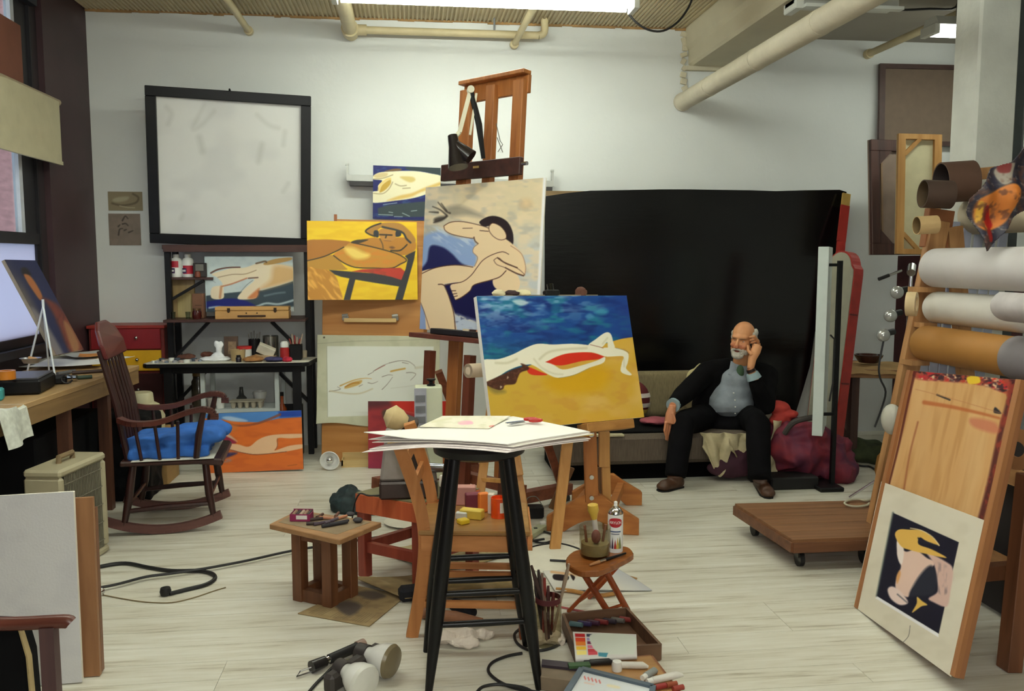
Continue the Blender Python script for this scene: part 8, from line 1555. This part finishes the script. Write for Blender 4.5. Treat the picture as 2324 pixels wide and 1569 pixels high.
def build_paintbox():
    # open paint box with watercolour set
    zb = 0.0;q = [F(x,y) for x,y in ((1278,1428),(1422,1414),(1498,1500),(1310,1512))];t = thing('open_paint_box','open brown paint box full of tubes, nearest the brush jar','paint box',(sum(q,Vector())/4));bw = wood('pbox',(84,60,44),(112,82,60),'x')
    MB().slab([(p.x,p.y) for p in q],0.0,0.012).build('base',bw,t)
    for i in range(4): MB().bar(q[i]+Vector((0,0,0.035)),q[(i+1) % 4]+Vector((0,0,0.035)),0.012,0.065).build('side',bw,t)
    cols = [(90,120,126),(60,50,90),(70,40,60),(120,44,44),(54,46,56),(100,96,90),(130,50,46)]
    for k,c in enumerate(cols): a = q[0].lerp(q[1],0.08+0.13*k)+Vector((0.004,-0.02,0.03));MB().cyl(a,a+Vector((0.045,-0.035,0.006)),0.012,0.01,n=10).build('paint_tube',mat('tube%d' % k,c,0.4),t,smooth=True)
    z = 0.072;w = [F(x,y,z) for x,y in ((1300,1434),(1444,1440),(1446,1490),(1306,1497))];A = Art([(1300,1434),(1444,1440),(1446,1490),(1306,1497)],1.2);Z = zz((1190,1390),6.116);A.base((206,204,200)); 
    for c,a in (((186,34,40),0.06),((214,70,40),0.22),((226,130,50),0.38),((232,186,60),0.54),((240,222,130),0.70)): A.put(c,((A.U > 0.03) & (A.U < 0.19) & (A.V > a) & (A.V < a+0.15)).astype(float))
    for c,a in (((62,66,90),0.06),((150,140,190),0.22),((120,40,90),0.36),((210,110,140),0.50),((190,60,70),0.64),((206,80,90),0.76)): A.put(c,((A.U > 0.21) & (A.U < 0.36) & (A.V > a) & (A.V < a+0.12)).astype(float))
    A.fill((204,210,200),[(1352,1440),(1438,1444),(1441,1480),(1432,1486),(1372,1484),(1350,1466)],feather=2);A.fill((70,140,160),[(1365,1482),(1388,1483),(1384,1492),(1366,1490)],False);flat_art('colour_set',A,w,m_print,'white watercolour set with red to yellow pans lying on the paint box','watercolour set',0.012)
    # flat wooden box / lid in front
    q = [F(x,y,0.05) for x,y in ((1318,1502),(1478,1488),(1545,1575),(1340,1590))];t = thing('wooden_tray','tan wooden box lid with paint tubes on it, at the bottom edge','tray',sum(q,Vector())/4-Vector((0,0,0.05)));lw = wood('lid_tan',(150,106,58),(180,136,84),'x');MB().slab([(p.x,p.y) for p in q],0.036,0.05).build('panel',lw,t,bevel=0.002)
    for i in range(4): MB().bar(q[i]-Vector((0,0,0.025)),q[(i+1) % 4]-Vector((0,0,0.025)),0.012,0.05).build('side',wood('lid_side',(120,70,40),(146,92,56),'x'),t)
    q = [F(x,y,0.06) for x,y in ((1230,1500),(1326,1510),(1330,1545),(1226,1532))];t = thing('pencil_case','grey brown flat case left of the tan lid','case',sum(q,Vector())/4-Vector((0,0,0.06)));MB().slab([(p.x,p.y) for p in q],0.0,0.055).build('case',mat('case_taupe',(128,112,92),0.7,0.1),t,bevel=0.004);MB().slab([(p.x,p.y) for p in (q[0],q[1],q[1].lerp(q[2],0.4),q[0].lerp(q[3],0.4))],0.056,0.066).build('top_strip',mat('strip_plum',(58,48,58),0.5),t);MB().box(q[1].lerp(q[2],0.2)+Vector((-0.02,0,0.012)),(0.08,0.03,0.01)).build('green_tag',mat('tag_green',(60,92,56),0.6),t)
    z = 0.0505
    def tube(px,py,L,a,c,cap,lab,r=0.013): p = F(px,py,z);d = Vector((math.cos(a),math.sin(a),0));k = thing('paint_tube',lab,'paint tube',p);MB().tube([p-d*L/2+Vector((0,0,r)),p+d*L*0.3+Vector((0,0,r)),p+d*L/2+Vector((0,0,r*0.5))],[r,r,r*0.45],12).build('tube',mat('ptube_%d' % px,c,0.4),k,smooth=True);MB().cyl(p-d*(L/2+0.022)+Vector((0,0,r)),p-d*L/2+Vector((0,0,r)),r*0.8,n=12).build('cap',cap,k,smooth=True)
    tube(1366,1510,0.09,0.0,(26,22,24),m_blk,'black paint tube on the tan lid',0.012);tube(1440,1518,0.10,-0.15,(210,206,196),m_blk,'white paint tube with a dark band on the tan lid');tube(1478,1535,0.07,0.7,(150,156,154),m_white,'grey squeezed tube at the right of the tan lid');tube(1515,1545,0.13,0.3,(222,220,212),m_white,'long white paint tube at the right edge of the lid')
    p = F(1400,1522,z);lathe_thing('white_stopper',[(0,0),(0.018,0),(0.02,0.02),(0.016,0.035),(0,0.037)],p,m_white,'white bottle cap standing on the tan lid','cap'); 
    for px,py,w_ in ((1500,1566,'left'),(1525,1562,'middle'),(1540,1570,'right')): p = F(px,py,z);one('red_stub',MB().cyl(p+Vector((-0.02,0,0.01)),p+Vector((0.02,0.01,0.01)),0.010,n=10),mat('stub_red%d' % px,(150,48+px % 30,44),0.6),w_+' one of three reddish paint stubs on the near corner of the lid','paint stub',group='red stubs on the lid',smooth=True)
    q4 = [(1320,1520),(1482,1560),(1470,1640),(1270,1600)];A = Art(q4,1.5);A.base((206,210,212));Z = zz((1190,1390),6.116)
    for k in range(5): A.line((206,70,66),Z((850+55*k,890+14*k),(870+55*k,925+14*k)),3,a=0.8,soft=2)
    A.line((230,150,120),Z((860,970),(1000,1000)),2,a=0.5,soft=3);A.fill((226,206,150),Z((1200,1000),(1350,1030),(1350,1060),(1200,1030)),feather=4,a=0.6)
    flat_art('white_pad',A,[F(x,y,0.075) for x,y in q4],m_print,'white pad with red marks and a slate edge at the bottom of the picture','pad',0.02);e = [F(x,y,0.077) for x,y in q4]
    o = MB()
    for i in (0,1,3): o.bar(e[i],e[(i+1) % 4],0.02,0.016)
    one('slate_frame',o,mat('slate',(84,98,110),0.5),'slate blue frame around the white pad','frame')
build_paintbox()
def build_frontleft():
    M = rect_M((-1.446,3.2,0.352),2.4,4.4,1.2);w,h = 0.455,0.704;A = Art([(-140,1155),(165,1140),(190,1569),(-120,1600)],3);A.base((214,214,216));A.brush((204,204,208),60,60,0.45,0.75,0.6);painting('white_canvas','blank white canvas standing in the left foreground',(-1.446,3.2,0.352),2.4,4.4,1.2,w,h,A,t=0.02,cat='canvas')
    M2 = rect_M((-1.40,3.235,0.335),2.4,4.4,1.0);r = root_M('brown_panel_board','brown wooden panel standing behind the blank white canvas','panel',MH(M2,0.67));MB().box((0,0.02,0),(0.46,0.022,0.67),M2).build('board',wood('panel_wood',(132,90,58),(164,118,78),'z'),r);MB().box((0.215,0.05,-0.02),(0.03,0.03,0.62),M2).build('batten',wood('panel_batten',(110,70,44),(140,94,62),'z'),r)
    # armchair at the very front
    y = 2.3;a,b = P(30,1416,y),P(160,1416,y);t = thing('arm_chair','dark wooden armchair with black upholstery cut by the left edge','armchair',(a.x-0.3,y,0));dw = wood('armchair_wood',(78,36,26),(112,60,44),'x',rough=0.35)
    MB().tube([Vector(p) for p in smooth_pts([(a.x-0.5,y+0.02,a.z+0.02),(a.x-0.2,y,a.z+0.01),(a.x,y,a.z),(b.x-0.02,y,a.z),(b.x,y,a.z-0.006)],4)],0.018,12).build('arm',dw,t,smooth=True);x1 = P(112,1450,y).x;MB().bar((x1,y,0.0),(x1,y,a.z-0.01),0.036,0.036).build('front_post',wood('armchair_post',(52,32,36),(74,48,48),'z'),t)
    MB().bar((a.x-0.48,y,0.0),(a.x-0.48,y,a.z+0.35),0.036,0.036).build('rear_post',MATS['armchair_post'],t);MB().bb((a.x-0.5,y+0.11,0.24),(P(30,1560,y).x-0.22,y+0.45,0.3)).build('seat',m_blk,t,bevel=0.02)
    g = MB();xs = [P(60,1569,y).x,P(48,1425,y).x];g.prism([(a.x-0.46,0.30),(xs[0],0.30),(xs[0]-0.006,0.5),(xs[1]-0.02,a.z-0.02),(a.x-0.46,a.z+0.02)],y+0.03,y+0.10);g.build('side_cushion',mat('upholstery_black',(8,8,10),0.9,spec=0.15),t,bevel=0.01);MB().tube([(xs[0]+0.004,y+0.03,0.30),(xs[0]-0.002,y+0.03,0.5),(xs[1]-0.016,y+0.03,a.z-0.02),(a.x-0.1,y+0.03,a.z+0.005)],0.008,8).build('piping',mat('piping_tan',(170,150,104),0.7),t,smooth=True)
build_frontleft()
